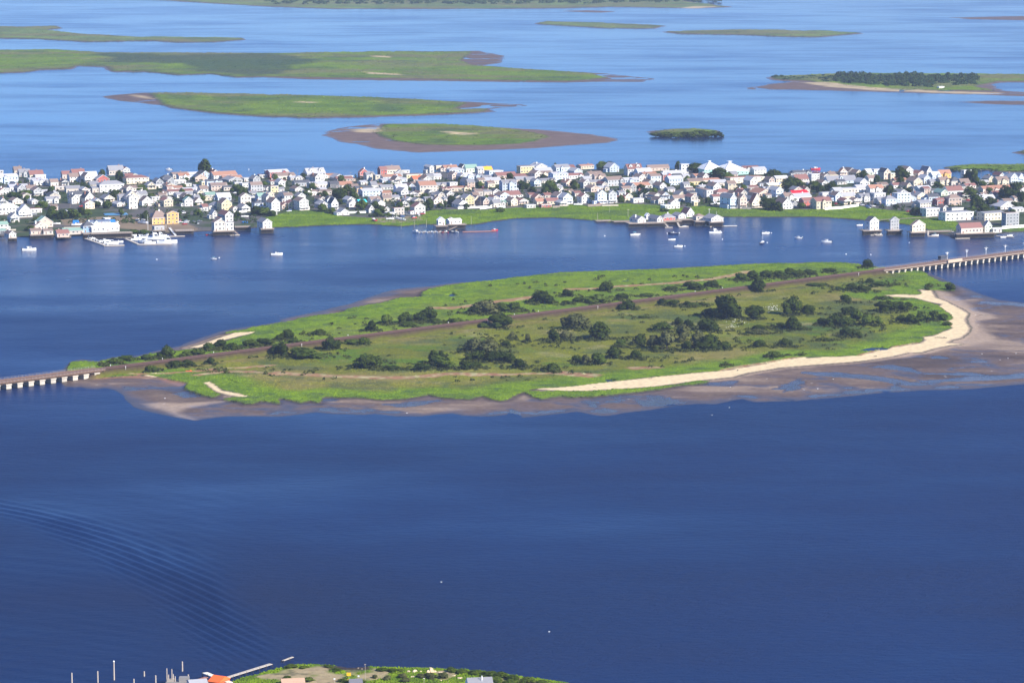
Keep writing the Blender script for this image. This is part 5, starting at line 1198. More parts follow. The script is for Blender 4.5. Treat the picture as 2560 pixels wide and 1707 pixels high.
TOWNT = """510 442 44 42 D|255 442 16 20 D|298 452 24 28 D|288 502 30 28 D|70 441 14 16 D|130 547 34 26 M|155 549 32 26 D|182 546 34 24 M|105 522 34 20 M|60 492 40 16 M|30 494 30 14 M|212 506 22 14 M|268 522 26 22 M|350 478 30 16 M|378 502 24 20 M|362 556 22 28 D|95 562 34 20 M|75 578 30 14 M|335 586 34 12 M|360 586 30 12 M|225 476 26 12 M|95 460 30 12 M|240 520 30 18 D|470 505 26 20 D|455 492 24 20 M|500 506 24 22 M|600 490 26 26 D|590 480 28 20 M|625 500 20 18 D|640 538 34 24 D|660 540 40 22 M|680 541 26 16 M|770 490 30 18 M|805 530 34 20 M|830 534 28 14 M|845 498 34 28 D|868 496 38 34 D|885 498 26 20 M|905 524 34 24 M|925 530 26 20 D|938 522 24 20 M|952 534 24 22 D|1072 527 26 34 D|1062 500 24 18 M|1130 512 30 22 D|1195 460 26 14 D|760 450 24 16 D|660 468 24 16 M|700 476 28 14 M|780 474 20 18 M|1310 474 34 18 D|1330 480 26 14 D|1380 484 36 34 M|1365 488 26 22 M|1388 428 10 22 D|1435 470 24 20 D|1470 466 22 16 D|1440 474 24 18 M|1505 428 34 26 M|1525 427 34 24 D|1610 495 28 22 D|1635 490 26 20 M|1695 424 16 22 D|1740 433 40 26 D|1800 450 52 32 D|1820 452 30 22 M|1842 458 18 12 M|1876 457 12 12 M|1888 456 14 12 D|1912 456 20 10 D|1935 455 48 32 D|1980 482 46 40 D|1995 478 44 30 M|2010 482 40 22 D|1920 525 40 30 D|1945 528 30 24 D|1722 470 34 14 M|1760 466 32 12 D|1770 478 26 12 M|1850 480 34 12 M|2005 522 30 16 M|2035 476 40 24 D|2050 482 30 20 D|2078 478 28 24 D|2095 478 26 14 D|2157 451 26 24 D|2192 458 18 22 D|2255 456 40 38 D|2245 448 26 24 M|2225 488 30 26 D|2235 492 24 18 D|2270 482 20 12 D|2422 460 26 38 D|2436 462 30 40 D|2440 458 20 20 M|2425 500 40 34 D|2445 525 46 40 D|2460 540 36 32 D|2480 520 40 26 D|2520 500 44 34 D|2540 490 44 36 D|2555 505 30 30 D|2290 538 34 22 D|2305 540 26 20 D|2240 522 20 12 D|2370 486 20 12 D|2350 480 24 10 M|1660 530 26 10 M|1250 530 26 12 M|1165 522 20 14 D|1100 520 18 14 M|1500 494 40 12 M|1560 480 30 14 D|1235 500 20 10 M|1205 486 20 14 D|1150 478 24 10 M|1020 500 22 14 D|990 494 20 14 M|930 500 20 10 D|800 492 18 12 D|735 506 18 14 M|545 500 20 12 M|530 468 18 12 D|420 480 22 14 D|400 492 20 14 D|310 475 24 12 M|180 474 24 12 M"""
TREEPX = []
def town_trees():
    for rec in TOWNT.split('|'):
        f = rec.split(); v = [float(q) for q in f[:4]]
        far = 'at the town\'s far edge' if v[1] < 462 else ('among middle rows' if v[1] < 505 else 'by the near shore')
        TREEPX.append((v[0], v[1]))
        tree(v[0], v[1], v[2], v[3], f[4], TOWN_Z - .1, far, group='trees in the town')
    # hedges and yard shrubs filling the gaps between the traced ones
    rn = random.Random(41); cnt = 0
    for _ in range(2600):
        px, py = rn.uniform(-10, 2570), rn.uniform(447, 548)
        x, y = G(px, py, TOWN_Z)
        X1, Y1 = np.array([x]), np.array([y])
        if sdf(X1, Y1, TOWN_P)[0] < 10 or sdf(X1, Y1, STRIP)[0] > -2: continue
        ok = True
        for h in HOUSES:
            dx, dy = x - h['xy'][0], y - h['xy'][1]
            if abs(dx) > 30 or abs(dy) > 30: continue
            lx = dx * math.cos(h['a']) + dy * math.sin(h['a']); ly = -dx * math.sin(h['a']) + dy * math.cos(h['a'])
            if -h['wid'] / 2 - 1.6 < lx < h['wid'] / 2 + 1.6 and -2 < ly < h['D'] + 1.6: ok = False; break
        if not ok or any(abs(px - a) < 9 and abs(py - b) < 4 for a, b in TREEPX): continue
        TREEPX.append((px, py)); cnt += 1
        w = rn.uniform(8, 24); far = 'at the town\'s far edge' if py < 462 else ('among middle rows' if py < 505 else 'by the near shore')
        tree(px, py, w, w * rn.uniform(.5, 1.0), rn.choice('DMMD'), TOWN_Z - .1, far, group='trees in the town')
        if cnt > 135: break
town_trees()
# shrubs of the islet
for px, py, w, h, k in [(1640, 341, 30, 10, 'M'), (1662, 342, 34, 13, 'M'), (1690, 343, 34, 15, 'M'), (1712, 342, 30, 16, 'D'), (1735, 343, 34, 18, 'M'), (1758, 342, 34, 18, 'D'), (1780, 341, 32, 16, 'M'), (1798, 341, 24, 14, 'D'), (1670, 338, 28, 10, 'M'), (1745, 337, 30, 14, 'M')]:
    tree(px, py + 1.5, w * 1.2, h * .75 + 2.5, k, .0, 'on the small islet', group='shrubs on the small islet')
for px, py, w, h, k in [(470 * 1.0884, 116 * 1.0884, 0, 0, 'D')]: pass

def wood(name, spots, label, hm, nq=46, seed=3, leaf=1.1):
    """a distant wood as one mass of leafy crowns"""
    rng = np.random.default_rng(seed); Q = []
    for (x, y, r, h) in spots:
        d = rng.normal(size=(nq, 3)); d /= np.linalg.norm(d, axis=1)[:, None]; d[:, 2] = np.abs(d[:, 2]) * 1.0 - .15
        c = np.array([x, y, h * .5]) + d * np.array([r, r, h * .52]) * rng.uniform(.75, 1.08, (nq, 1))
        nrm = d + rng.normal(scale=.5, size=(nq, 3)); nrm /= np.linalg.norm(nrm, axis=1)[:, None]
        t = np.cross(nrm, rng.normal(size=(nq, 3))); t /= np.linalg.norm(t, axis=1)[:, None]; bt = np.cross(nrm, t)
        sz = leaf * rng.uniform(.6, 1.4, (nq, 1))
        Q.append(np.stack([c - t * sz - bt * sz, c + t * sz - bt * sz, c + t * sz * .6 + bt * sz, c - t * sz * .8 + bt * sz], 1).reshape(-1, 3))
    q = np.concatenate(Q); q[:, 2] = np.maximum(q[:, 2], .3); n = len(q) // 4
    me = bpy.data.meshes.new(name)
    me.vertices.add(n * 4); me.vertices.foreach_set('co', q.astype(np.float32).ravel())
    me.loops.add(n * 4); me.loops.foreach_set('vertex_index', np.arange(n * 4, dtype=np.int32))
    me.polygons.add(n); me.polygons.foreach_set('loop_start', np.arange(0, n * 4, 4, dtype=np.int32)); me.polygons.foreach_set('loop_total', np.full(n, 4, dtype=np.int32))
    me.update(); me.materials.append(LEAF_F)
    tag(mesh_obj(name, me), label, 'woodland', kind='stuff')
rn = random.Random(5); sp = []
for i in range(620):
    px = rn.uniform(640, 1800); t = (px - 640) / 1160
    lim = 12 if px < 1500 else 9
    if rn.random() > .35 + .65 * min(1, (px - 640) / 250): continue
    x, y = G(px, rn.uniform(-8, lim - (3 if px > 1700 else 0)), 1); sp.append((x, y, rn.uniform(4, 8), rn.uniform(5, 10)))
wood('far_shore_wood', sp, 'hazy bluish wood along the top edge of the view', 8, seed=31)
sp = []
for i in range(420):
    px = rn.uniform(2058, 2440); lo_ = 206 + (px - 2058) * .055; hi_ = 190
    py = rn.uniform(hi_, min(lo_, 222)); x, y = G(px, py, 1)
    if px < 2090 and rn.random() < .4: continue
    if px > 2330 and py > 214: continue
    sp.append((x, y, rn.uniform(2.5, 6), rn.uniform(4, 11) * (.7 if px > 2380 else 1) * (.75 + .25 * math.sin(px * .045))))
for i in range(30):
    px = rn.uniform(1925, 2060); x, y = G(px, rn.uniform(191, 200), 1); sp.append((x, y, rn.uniform(2, 4), rn.uniform(1.5, 3)))
wood('wooded_island_trees', sp, 'dense dark wood on the island at the upper right', 8, seed=37, leaf=.8)
sp = []
for i in range(150):
    px = rn.uniform(2376, 2620); x, y = G(px, rn.uniform(416, 428), .8); sp.append((x, y, rn.uniform(1.5, 3.5), rn.uniform(1, 2.2)))
wood('marsh_reeds', sp, 'dark green reeds on the marsh spit behind the right end of town', 2, nq=26, seed=39, leaf=.5)
sp = []; rn = random.Random(77)
for i in range(5200):
    px, py = rn.uniform(-10, 2570), rn.uniform(444, 560)
    x, y = G(px, py, TOWN_Z); X1, Y1 = np.array([x]), np.array([y])
    if fbm(X1, Y1, 40, 777, 2)[0] < -.12: continue
    if any(abs(x - h['xy'][0]) < 14 and abs(y - h['xy'][1] - 5) < 14 and (lambda lx, ly: -h['wid'] / 2 - 1.2 < lx < h['wid'] / 2 + 1.2 and -2 < ly < h['D'] + 1.2)(
        (x - h['xy'][0]) * math.cos(h['a']) + (y - h['xy'][1]) * math.sin(h['a']), -(x - h['xy'][0]) * math.sin(h['a']) + (y - h['xy'][1]) * math.cos(h['a'])) for h in HOUSES): continue
    if sdf(X1, Y1, TOWN_P)[0] < 8 or sdf(X1, Y1, STRIP)[0] > -1: continue
    sp.append((x, y, rn.uniform(.8, 2.2), rn.uniform(2.2, 5.0)))
wood('yard_hedges', sp, 'hedges and undergrowth filling the yards between the houses', 2, nq=20, seed=53, leaf=.38)
small = house(2348, 2361, 222, 218, 216, 'f', 'W', 'w', z0=1.0)

# ------------------------------------------------------------------ railway, embankment track and the two trestles
RAILM = mat('rusty_rail', (.16, .09, .07), .5, .2, 1.0, metallic=.3)
BALL = rmat('ballast', (.058, .033, .025), .95, .25, 1.5, 0)
TIE = mat('dark_sleeper', (.10, .065, .055), .95, .25, 2)
GIRD = mat('brown_girder', (.20, .125, .085), .8, .2, .8)
WALKM = mat('tan_walkway', (.46, .36, .27), .9, .12, .6)
PIERM = rmat('pale_pier_concrete', (.42, .38, .32), .9, .3, .6, .25)
TZ = TRACK_Z
def tp(t, n=0.0, z=0.0): return TR_A + TR_D * t + TR_N * n + Vector((0, 0, z))
t_of = lambda px: (track_at_px(px) - TR_A).dot(TR_D)
def long_beam(name, t0, t1, n0, n1, z0, z1, m, parent):
    b = MB(); c = (n0 + n1) / 2; zc = (z0 + z1) / 2
    b.beam(tp(t0, c, zc), tp(t1, c, zc), abs(n1 - n0), z1 - z0, m); return b.build(name, parent)
tl0, tl1, tr0, tr1 = t_of(-90), t_of(250), t_of(2196), t_of(2680)
def track(t0, t1, label, px, py):
    root = empty('railway_track', (0, 0, 0))
    bb = MB(); bb.poly([tp(t0, -3.1, TZ - .5), tp(t0, 3.1, TZ - .5), tp(t1, 3.1, TZ - .5), tp(t1, -3.1, TZ - .5)], BALL)
    bb.poly([tp(t0, 3.1, TZ - .5), tp(t0, 4.0, TZ - .95), tp(t1, 4.0, TZ - .95), tp(t1, 3.1, TZ - .5)], BALL); bb.build('ballast_bed', root)
    sb = MB(); t = t0 + 1
    while t < t1:
        for c in (-1.9, 1.9): sb.beam(tp(t, c - 1.2, TZ - .4), tp(t, c + 1.2, TZ - .4), .4, .16, TIE)
        t += 1.0
    s_ = sb.build('sleepers', root); s_['kind'] = 'stuff'
    for c in (-2.1, 2.1):
        for g in (-.72, .72): long_beam('rail', t0, t1, c + g - .08, c + g + .08, TZ - .32, TZ - .14, RAILM, root)
    long_beam('cable_trough', t0, t1, -3.9, -3.35, TZ - .8, TZ - .35, CONC, root)
    note(root, label, 'railway track', px, py)
track(tl1, tr0, 'straight double railway track on the embankment across the marsh island', 1200, 800)
def trestle(t0, t1, pier_sp, label, px, py, walk, pw=.8):
    root = empty('railway_bridge', (0, 0, 0))
    long_beam('deck', t0, t1, -4.6, 4.6, TZ - 1.0, TZ - .5, GIRD, root)
    for n in (-4.5, 4.5): long_beam('girder', t0, t1, n - .18, n + .18, TZ - 1.45, TZ - .15, GIRD, root)
    long_beam('walkway', t0, t1, 4.75, 5.7, TZ - .62, TZ - .35, walk, root)
    sb = MB(); t = t0 + .4
    while t < t1:
        for c in (-2.1, 2.1): sb.beam(tp(t, c - 1.3, TZ - .42), tp(t, c + 1.3, TZ - .42), .35, .16, TIE)
        t += .9
    s_ = sb.build('sleepers', root); s_['kind'] = 'stuff'
    for c in (-2.1, 2.1):
        for g in (-.72, .72): long_beam('rail', t0, t1, c + g - .08, c + g + .08, TZ - .34, TZ - .16, RAILM, root)
    pb = MB()
    pb.box(-pw, pw, -5.0, 5.0, -3, TZ - 2.2, PIERM); pb.box(-pw - .25, pw + .25, -5.3, 5.3, TZ - 2.2, TZ - 1.5, PIERM)
    pb.box(-pw - .03, pw + .03, -5.03, 5.03, -1, .35, mat('tide_stain', (.10, .085, .06), .9))
    po = pb.build('pier'); pme = po.data; bpy.data.objects.remove(po)
    ang = math.atan2(TR_D.y, TR_D.x); t = t0 + pier_sp * .5
    while t < t1:
        o = bpy.data.objects.new('pier', pme); COL.objects.link(o); o.parent = root; o.location = tp(t); o.rotation_euler = (0, 0, ang); t += pier_sp
    qb = MB(); qb.box(-.05, .05, -.05, .05, 0, 1.25, mat('grey_post', (.36, .32, .30), .8)); qo = qb.build('railing_post'); qme = qo.data; bpy.data.objects.remove(qo)
    for n in (5.65, -4.7):
        t = t0 + 1; step = (t1 - t0) / 130 if (t1 - t0) > 260 else 2.4
        while t < t1:
            o = bpy.data.objects.new('railing_post', qme); COL.objects.link(o); o.parent = root; o.location = tp(t, n, TZ - .35); t += step
        for zz in (.55, 1.2): long_beam('handrail', t0, t1, n - .03, n + .03, TZ - .38 + zz, TZ - .32 + zz, mat('grey_post', (.36, .32, .30), .8), root)
    note(root, label, 'railway bridge', px, py)
def px_spacing(px, d):
    return abs(t_of(px + d) - t_of(px))
SP_L, SP_R = px_spacing(60, 27.8), px_spacing(2400, 14.8)
print('pier spacing', SP_L, SP_R, 'scale', scale_at(1280, 950), scale_at(1280, 500))
trestle(tl0, tl1, SP_L, 'railway trestle on white piers at the left frame edge', 100, 950, GIRD, 1.7)
trestle(tr0, tr1, SP_R, 'long railway trestle with tan walkway leading off to the right', 2400, 650, WALKM)
def side_platform():
    t = t_of(2368); root = empty('service_platform', tp(t, 5.6, TZ - .3), math.atan2(TR_D.y, TR_D.x))
    b = MB(); b.box(-7, 9, -1.3, .6, -.3, .9, WALKM); b.build('deck', root)
    b = MB(); b.box(-7, 9, -1.25, -1.15, .9, 2.0, WALKM); b.build('railing', root)
    note(root, 'tan boxed service platform on the side of the right trestle', 'platform', 2372, 648)
    t = t_of(2374); r2 = empty('equipment_hut', tp(t, -5.2, TZ - .3), math.atan2(TR_D.y, TR_D.x))
    b = MB(); b.box(-4, 4, -.2, 2.6, 0, 3.0, mat('dark_hut', (.05, .06, .09), .7)); b.build('wall', r2)
    b = MB(); b.box(-4.3, 4.3, -.5, 2.9, 3.0, 3.3, mat('dark_hut_roof', (.10, .11, .14), .8)); b.build('roof', r2)
    b = MB(); b.box(-7.5, 9, 3.0, 5.0, -.2, .2, mat('dark_hut', (.05, .06, .09), .7)); b.build('platform', r2)
    note(r2, 'small dark equipment hut at the start of the pole line on the right trestle', 'hut', 2374, 636)
side_platform()
def bridge_poles():
    prev = None
    for i, px in enumerate([2381, 2430, 2478, 2526, 2574]):
        base = tp(t_of(px), -5.0, TZ - .4); r = empty('signal_pole', base)
        b = MB(); b.tube((0, 0, 0), (0, 0, 6.2), .20, .14, TRIM, 6); b.build('pole', r)
        b = MB(); b.box(-1.4, 1.4, -.12, .12, 5.2, 5.5, TRIM); b.build('crossarm', r)
        b = MB(); b.box(-.45, .45, -.4, .4, 3.9, 5.1, mat('steel_box', (.7, .7, .7), .5)); b.build('equipment_box', r)
        note(r, 'white pole with crossarm and box standing on the right trestle', 'pole', px, 640, 'poles on the right trestle')
        if prev is not None:
            c = MB()
            for dx in (-1.2, 0, 1.2):
                for k in range(6):
                    p = prev.lerp(base, k / 6); q = prev.lerp(base, (k + 1) / 6)
                    f = lambda u: 5.55 - 4 * .45 * u * (1 - u)
                    c.beam(p + Vector((dx, 0, f(k / 6))), q + Vector((dx, 0, f((k + 1) / 6))), .05, .05, PILEW)
            o = c.build('overhead_wires'); note(o, 'overhead wires strung between the white trestle poles', 'cable', px - 24, 628)
        prev = base
bridge_poles()
# small white mileposts and signals along the island track
for i, px in enumerate([300, 420, 548, 740, 884, 1135, 1205, 1300, 1360, 1480, 1752, 1820, 2132, 290]):
    n = -5.4 if i % 3 else 5.6
    r = empty('trackside_post', tp(t_of(px), n, TZ - 1.6)); b = MB(); b.box(-.07, .07, -.07, .07, 0, 1.9, TRIM); b.build('post', r)
    b = MB(); b.box(-.18, .18, -.12, .12, 1.4, 1.95, TRIM); b.build('sign', r)
    note(r, 'small white post beside the island railway track', 'post', px, 900, 'white posts beside the track')

# ------------------------------------------------------------------ boats
HULLW = rmat('white_hull', (.82, .82, .80), .35, .04, .5, .06, .5); HULLN = mat('navy_hull', (.03, .045, .10), .4); HULLR = mat('red_hull', (.55, .04, .05), .4)
DECKC = mat('boat_deck', (.62, .60, .55), .7); SCREEN = mat('windscreen', (.03, .04, .06), .15, spec=.6); MOTOR = mat('outboard_black', (.03, .03, .035), .4)
CANV = {'b': mat('blue_canvas', (.03, .12, .35), .8), 'g': mat('teal_canvas', (.10, .34, .36), .8), 'n': mat('navy_canvas', (.02, .03, .08), .8), 'w': mat('white_canvas', (.75, .75, .74), .8), 'y': mat('yellow_canvas', (.75, .45, .05), .8)}
def boat(px, py, lpx, kind, hull='w', canvas='w', rz=0.0, z0=0.0, base='', cat='boat', group=None):
    s = scale_at(px, py); L = max(3.2, lpx / s / max(.45, abs(math.cos(rz)))); Bm = L * .32; H = L * .13
    x, y = G(px, py, z0)
    root = empty({'c': 'motor_boat', 'r': 'open_boat', 's': 'sail_boat', 'y': 'motor_yacht'}[kind], (x, y, z0), rz)
    hm = {'w': HULLW, 'n': HULLN, 'r': HULLR}[hull]
    st = [(-.5, .82, .95), (-.2, 1, 1.0), (.12, .96, 1.08), (.34, .62, 1.22), (.5, .03, 1.38)]
    b = MB(); rings = []
    for u, wv, hv in st:
        rings.append([(u * L, wv * Bm / 2, H * hv), (u * L, wv * Bm * .42, 0), (u * L, 0, -.25 * H), (u * L, -wv * Bm * .42, 0), (u * L, -wv * Bm / 2, H * hv)])
    for a, c in zip(rings[:-1], rings[1:]):
        for i in range(4): b.poly([a[i], c[i], c[i + 1], a[i + 1]], hm)
    b.poly(rings[0], hm); b.build('hull', root)
    d = MB()
    for a, c in zip(rings[:-1], rings[1:]):
        k = .86; d.poly([(a[0][0], a[0][1] * k, a[0][2] * .9), (a[4][0], a[4][1] * k, a[4][2] * .9), (c[4][0], c[4][1] * k, c[4][2] * .9), (c[0][0], c[0][1] * k, c[0][2] * .9)], DECKC if kind != 'y' else HULLW)
    d.build('boat_deck', root)
    if kind in 'cy':
        c = MB(); h0, h1 = H * .9, H * .9 + L * (.15 if kind == 'c' else .17)
        x0, x1, xt = -.12 * L, .22 * L, .14 * L; w = Bm * .36
        c.poly([(x0, -w, h0), (x1, -w * .8, h0), (xt, -w * .7, h1), (x0, -w * .9, h1)], HULLW); c.poly([(x1, w * .8, h0), (x0, w, h0), (x0, w * .9, h1), (xt, w * .7, h1)], HULLW)
        c.poly([(x0, w, h0), (x0, -w, h0), (x0, -w * .9, h1), (x0, w * .9, h1)], HULLW); c.build('cabin', root)
        g = MB(); g.poly([(x1, -w * .8, h0), (x1, w * .8, h0), (xt, w * .7, h1), (xt, -w * .7, h1)], SCREEN)
        zz = h0 + (h1 - h0) * .45
        for sg in (-1, 1): g.poly([(x0 + .1 * L, sg * (w * .96 + .03), zz), (x1 - .05 * L, sg * (w * .82 + .03), zz), (xt - .02 * L, sg * (w * .74 + .03), h1 - .08), (x0 + .1 * L, sg * (w * .92 + .03), h1 - .08)], SCREEN)
        g.build('windscreen', root)
        t = MB(); t.box(x0 - .08 * L, xt + .02 * L, -w, w, h1, h1 + .1, CANV[canvas]); t.build('cabin_roof', root)
        if kind == 'y':
            f = MB(); f.box(x0, x0 + .2 * L, -w * .8, w * .8, h1 + .1, h1 + L * .09, HULLW); f.build('flybridge', root)
            f = MB()
            for sg in (-1, 1): f.beam((x0, sg * w * .6, h1 + .1), (x0 - .04 * L, sg * w * .6, h1 + L * .2), .08, .08, TRIM)
            f.build('radar_arch', root)
    elif kind == 'r':
        c = MB(); c.box(-.02 * L, .06 * L, -Bm * .15, Bm * .15, H * .8, H * 1.7, HULLW); c.build('console', root)
        if canvas != 'w':
            t = MB(); t.box(-.18 * L, .14 * L, -Bm * .36, Bm * .36, H * 2.6, H * 2.75, CANV[canvas])
            for sx in (-.16, .12):
                for sg in (-1, 1): t.box(sx * L - .03, sx * L + .03, sg * Bm * .33 - .03, sg * Bm * .33 + .03, H * .8, H * 2.6, TRIM)
            t.build('canopy', root)
    else:
        c = MB(); c.box(-.1 * L, .2 * L, -Bm * .25, Bm * .25, H * .8, H * 1.6, HULLW); c.build('cabin', root)
        m = MB(); m.tube((.08 * L, 0, H * .8), (.08 * L, 0, L * 1.15), .09, .05, TRIM, 5); m.build('mast', root)
        m = MB(); m.tube((.08 * L, 0, H * 2.2), (-.42 * L, 0, H * 2.1), .14, .12, CANV['n'], 5); m.build('boom', root)
        m = MB(); m.beam((.08 * L, 0, L * 1.12), (.49 * L, 0, H * 1.4), .03, .03, TRIM); m.beam((.08 * L, 0, L * 1.12), (-.5 * L, 0, H), .03, .03, TRIM); m.build('stay', root)
    if kind in 'cr':
        m = MB(); m.box(-.57 * L, -.5 * L, -.18, .18, H * .2, H * 1.5, MOTOR); m.build('outboard_motor', root)
    note(root, base, cat, px, py, group)
    return root
GB = 'boats moored in the cove'
hn = {'w': 'white', 'n': 'dark', 'r': 'red'}
for px, py, l, k, hl, cv, rz, bs in [(73, 626, 34, 'c', 'w', 'w', 0.2, 'white cabin boat with cabin moored alone in the cove at the far left'), (534, 648, 16, 'r', 'w', 'g', 2.9, 'small white open boat with canopy moored below the tall white boathouse'), (692, 637, 29, 'c', 'w', 'n', .1, 'white cabin boat with dark top moored below the lone boathouse'),
    (1587, 588, 23, 'r', 'w', 'g', .25, 'white boat with small teal canopy moored at the left of the cove dock houses'), (1682, 585, 24, 'c', 'n', 'n', 3.0, 'dark navy cabin boat moored before the dock houses'), (1679, 600, 17, 'r', 'w', 'w', .1, 'small white open boat moored just below the dark boat'), (1696, 617, 21, 'c', 'w', 'n', .1, 'white boat with navy top moored lowest of the cove boats'),
    (1788, 583, 30, 'y', 'w', 'w', .15, 'large white motor boat moored right of the flagpole dock'), (1906, 609, 13, 's', 'n', 'n', 1.2, 'small dark hulled sailing boat with bare mast'), (1914, 584, 20, 'r', 'w', 'n', .3, 'white open boat moored just above the sailing boat'), (1996, 596, 18, 'c', 'w', 'w', 2.9, 'white boat moored midway between sailing boat and cove mouth'),
    (2066, 606, 26, 'c', 'w', 'w', 3.0, 'white low cabin boat moored nearest the cove mouth'), (422, 425, 17, 'c', 'w', 'w', 3.0, 'white cabin boat afloat behind the town at the left'), (2039, 424, 24, 'c', 'r', 'w', .1, 'red hulled boat afloat behind the town at the right'), (2149, 564, 16, 'r', 'w', 'w', .2, 'small boat off the marsh left of the cove mouth house'), (1464 - 0, 444, 0, 'r', 'w', 'w', 0, ''),
    (2192, 588, 26, 'r', 'w', 'w', .2, 'white open boat at the float below the cove mouth house'), (2418, 595, 30, 'c', 'r', 'w', .1, 'red and white boat at the float below the long brown house'), (2508, 594, 16, 'r', 'w', 'w', 0.4, 'white open boat at the right shore float'), (2524, 590, 16, 'r', 'w', 'w', .3, 'white open boat at the far right shore float'), (2338, 589, 18, 'r', 'w', 'g', 0, 'pale boat at the grey float right of the cream house'),
    (576, 586, 16, 'r', 'w', 'w', .1, 'white open boat at the boathouse ramp float'), (1711, 566, 8, 'r', 'w', 'w', .1, 'white dinghy at the pale float in the cove'), (1237, 576, 16, 'c', 'r', 'w', .1, 'red hulled boat at the tip of the red brown dock'), (160, 595, 26, 'r', 'w', 'w', 0, 'low pale boat at the left timber docks'), (524, 588, 18, 'r', 'r', 'w', .1, 'red boat beside the left boathouse')]:
    if l: boat(px, py, l, k, hl, cv, rz, base=bs, group=GB)
# marina
rn = random.Random(77)
for i in range(9):
    px = 218 + i * 6.3; py = 597 + i * 2.2
    boat(px, py - 3, rn.uniform(9, 14), rn.choice('crr'), 'w', rn.choice('wwb'), rn.uniform(1.2, 1.9), base='small white boat on the L shaped marina dock', group='boats on the marina docks')
for px, py, l, k in [(278, 610, 36, 'c'), (262, 603, 22, 'c'), (296, 606, 24, 'r')]: boat(px, py, l, k, 'w', 'w', .1, base='white motor boat on the L shaped marina dock', group='boats on the marina docks')
for px, py, l, k, rz in [(418, 608, 50, 'y', .05), (388, 598, 44, 'y', .0), (352, 596, 34, 'c', .1), (362, 606, 36, 'c', 2.9), (340, 600, 26, 'r', .2), (375, 609, 28, 'r', .1), (402, 592, 30, 'y', .1), (330, 590, 24, 'r', .1), (358, 588, 26, 'c', .1)]:
    boat(px, py, l, k, 'w', 'w', rz, base=('large white motor yacht' if k == 'y' else 'white boat') + ' on the middle marina dock', group='boats on the marina docks')
for i, (px, hl, cv) in enumerate([(1040, 'w', 'w'), (1050, 'w', 'w'), (1063, 'w', 'g'), (1078, 'w', 'n'), (1089, 'w', 'b'), (1102, 'r', 'w'), (1115, 'r', 'w'), (1130, 'n', 'n'), (1140, 'w', 'y')]):
    boat(px, 581, 13 if i != 0 else 18, 'r' if i % 3 else 'c', hl, cv, 2.5, base=f'{hn[hl]} boat in the row at the small pier', group='boats at the small pier')
# boats laid up ashore
for px, py, l, k, hl, cv, rz in [(192, 563, 26, 'c', 'w', 'b', .1), (187, 553, 12, 'r', 'r', 'w', .2), (359, 558, 26, 'c', 'w', 'w', -.7), (346, 551, 16, 'r', 'w', 'w', -.6), (288, 556, 18, 'c', 'w', 'b', .1), (142, 560, 18, 'r', 'w', 'w', .1), (1788, 511, 24, 'c', 'w', 'w', .1), (612, 542, 18, 'r', 'w', 'w', .1), (418, 514, 24, 'r', 'w', 'w', 0), (1008, 550, 14, 'r', 'w', 'g', -.7), (996, 547, 16, 'r', 'w', 'w', -.5), (1036, 545, 12, 'r', 'r', 'w', .4), (935, 551, 12, 'r', 'r', 'w', 2), (975, 548, 20, 'r', 'w', 'w', .1), (1445, 512, 22, 'r', 'w', 'w', .1), (1660, 513, 18, 'c', 'w', 'w', .1)]:
    boat(px, py, l, k, hl, cv, rz, z0=TOWN_Z + .45, base=f'{hn[hl]} boat laid up ashore' + (' under a blue cover' if cv == 'b' else ''), group='boats laid up ashore')
    s = scale_at(px, py); x, y = G(px, py, TOWN_Z + .45)
    b = MB()
    for dx in (-.22, .2): b.box(dx * l / s - .12, dx * l / s + .12, -.6, .6, -.75, .12, PILEW)
    o = b.build('boat_cradle'); o.location = (x, y, TOWN_Z + .4); o.rotation_euler = (0, 0, rz); note(o, 'dark timber cradle under a boat ashore', 'boat cradle', px, py + 1, 'boat cradles')
def buoy(px, py, r=.5):
    x, y = G(px, py); b = MB(); n = 8
    pts = [(0, -.6), (.8, -.3), (1, .15), (.75, .7), (.25, 1.0), (.12, 1.5)]
    for (r0, z0), (r1, z1) in zip(pts[:-1], pts[1:]):
        for i in range(n):
            a0, a1 = 2 * math.pi * i / n, 2 * math.pi * (i + 1) / n
            b.poly([(r * r0 * math.cos(a0), r * r0 * math.sin(a0), r * z0), (r * r0 * math.cos(a1), r * r0 * math.sin(a1), r * z0), (r * r1 * math.cos(a1), r * r1 * math.sin(a1), r * z1), (r * r1 * math.cos(a0), r * r1 * math.sin(a0), r * z1)], TRIM)
    o = b.build('mooring_buoy', smooth=True); o.location = (x, y, 0); note(o, 'small white mooring buoy floating in the cove', 'buoy', px, py, 'mooring buoys')
for px, py in [(548, 645), (705, 636), (1512, 590), (1600, 586), (1668, 584), (1698, 583), (1688, 599), (1712, 616), (1804, 582), (1806, 599), (1918, 607), (1928, 583), (2006, 593), (2273, 607), (2177, 637), (392, 649), (2115, 636), (622, 424)]:
    buoy(px, py)

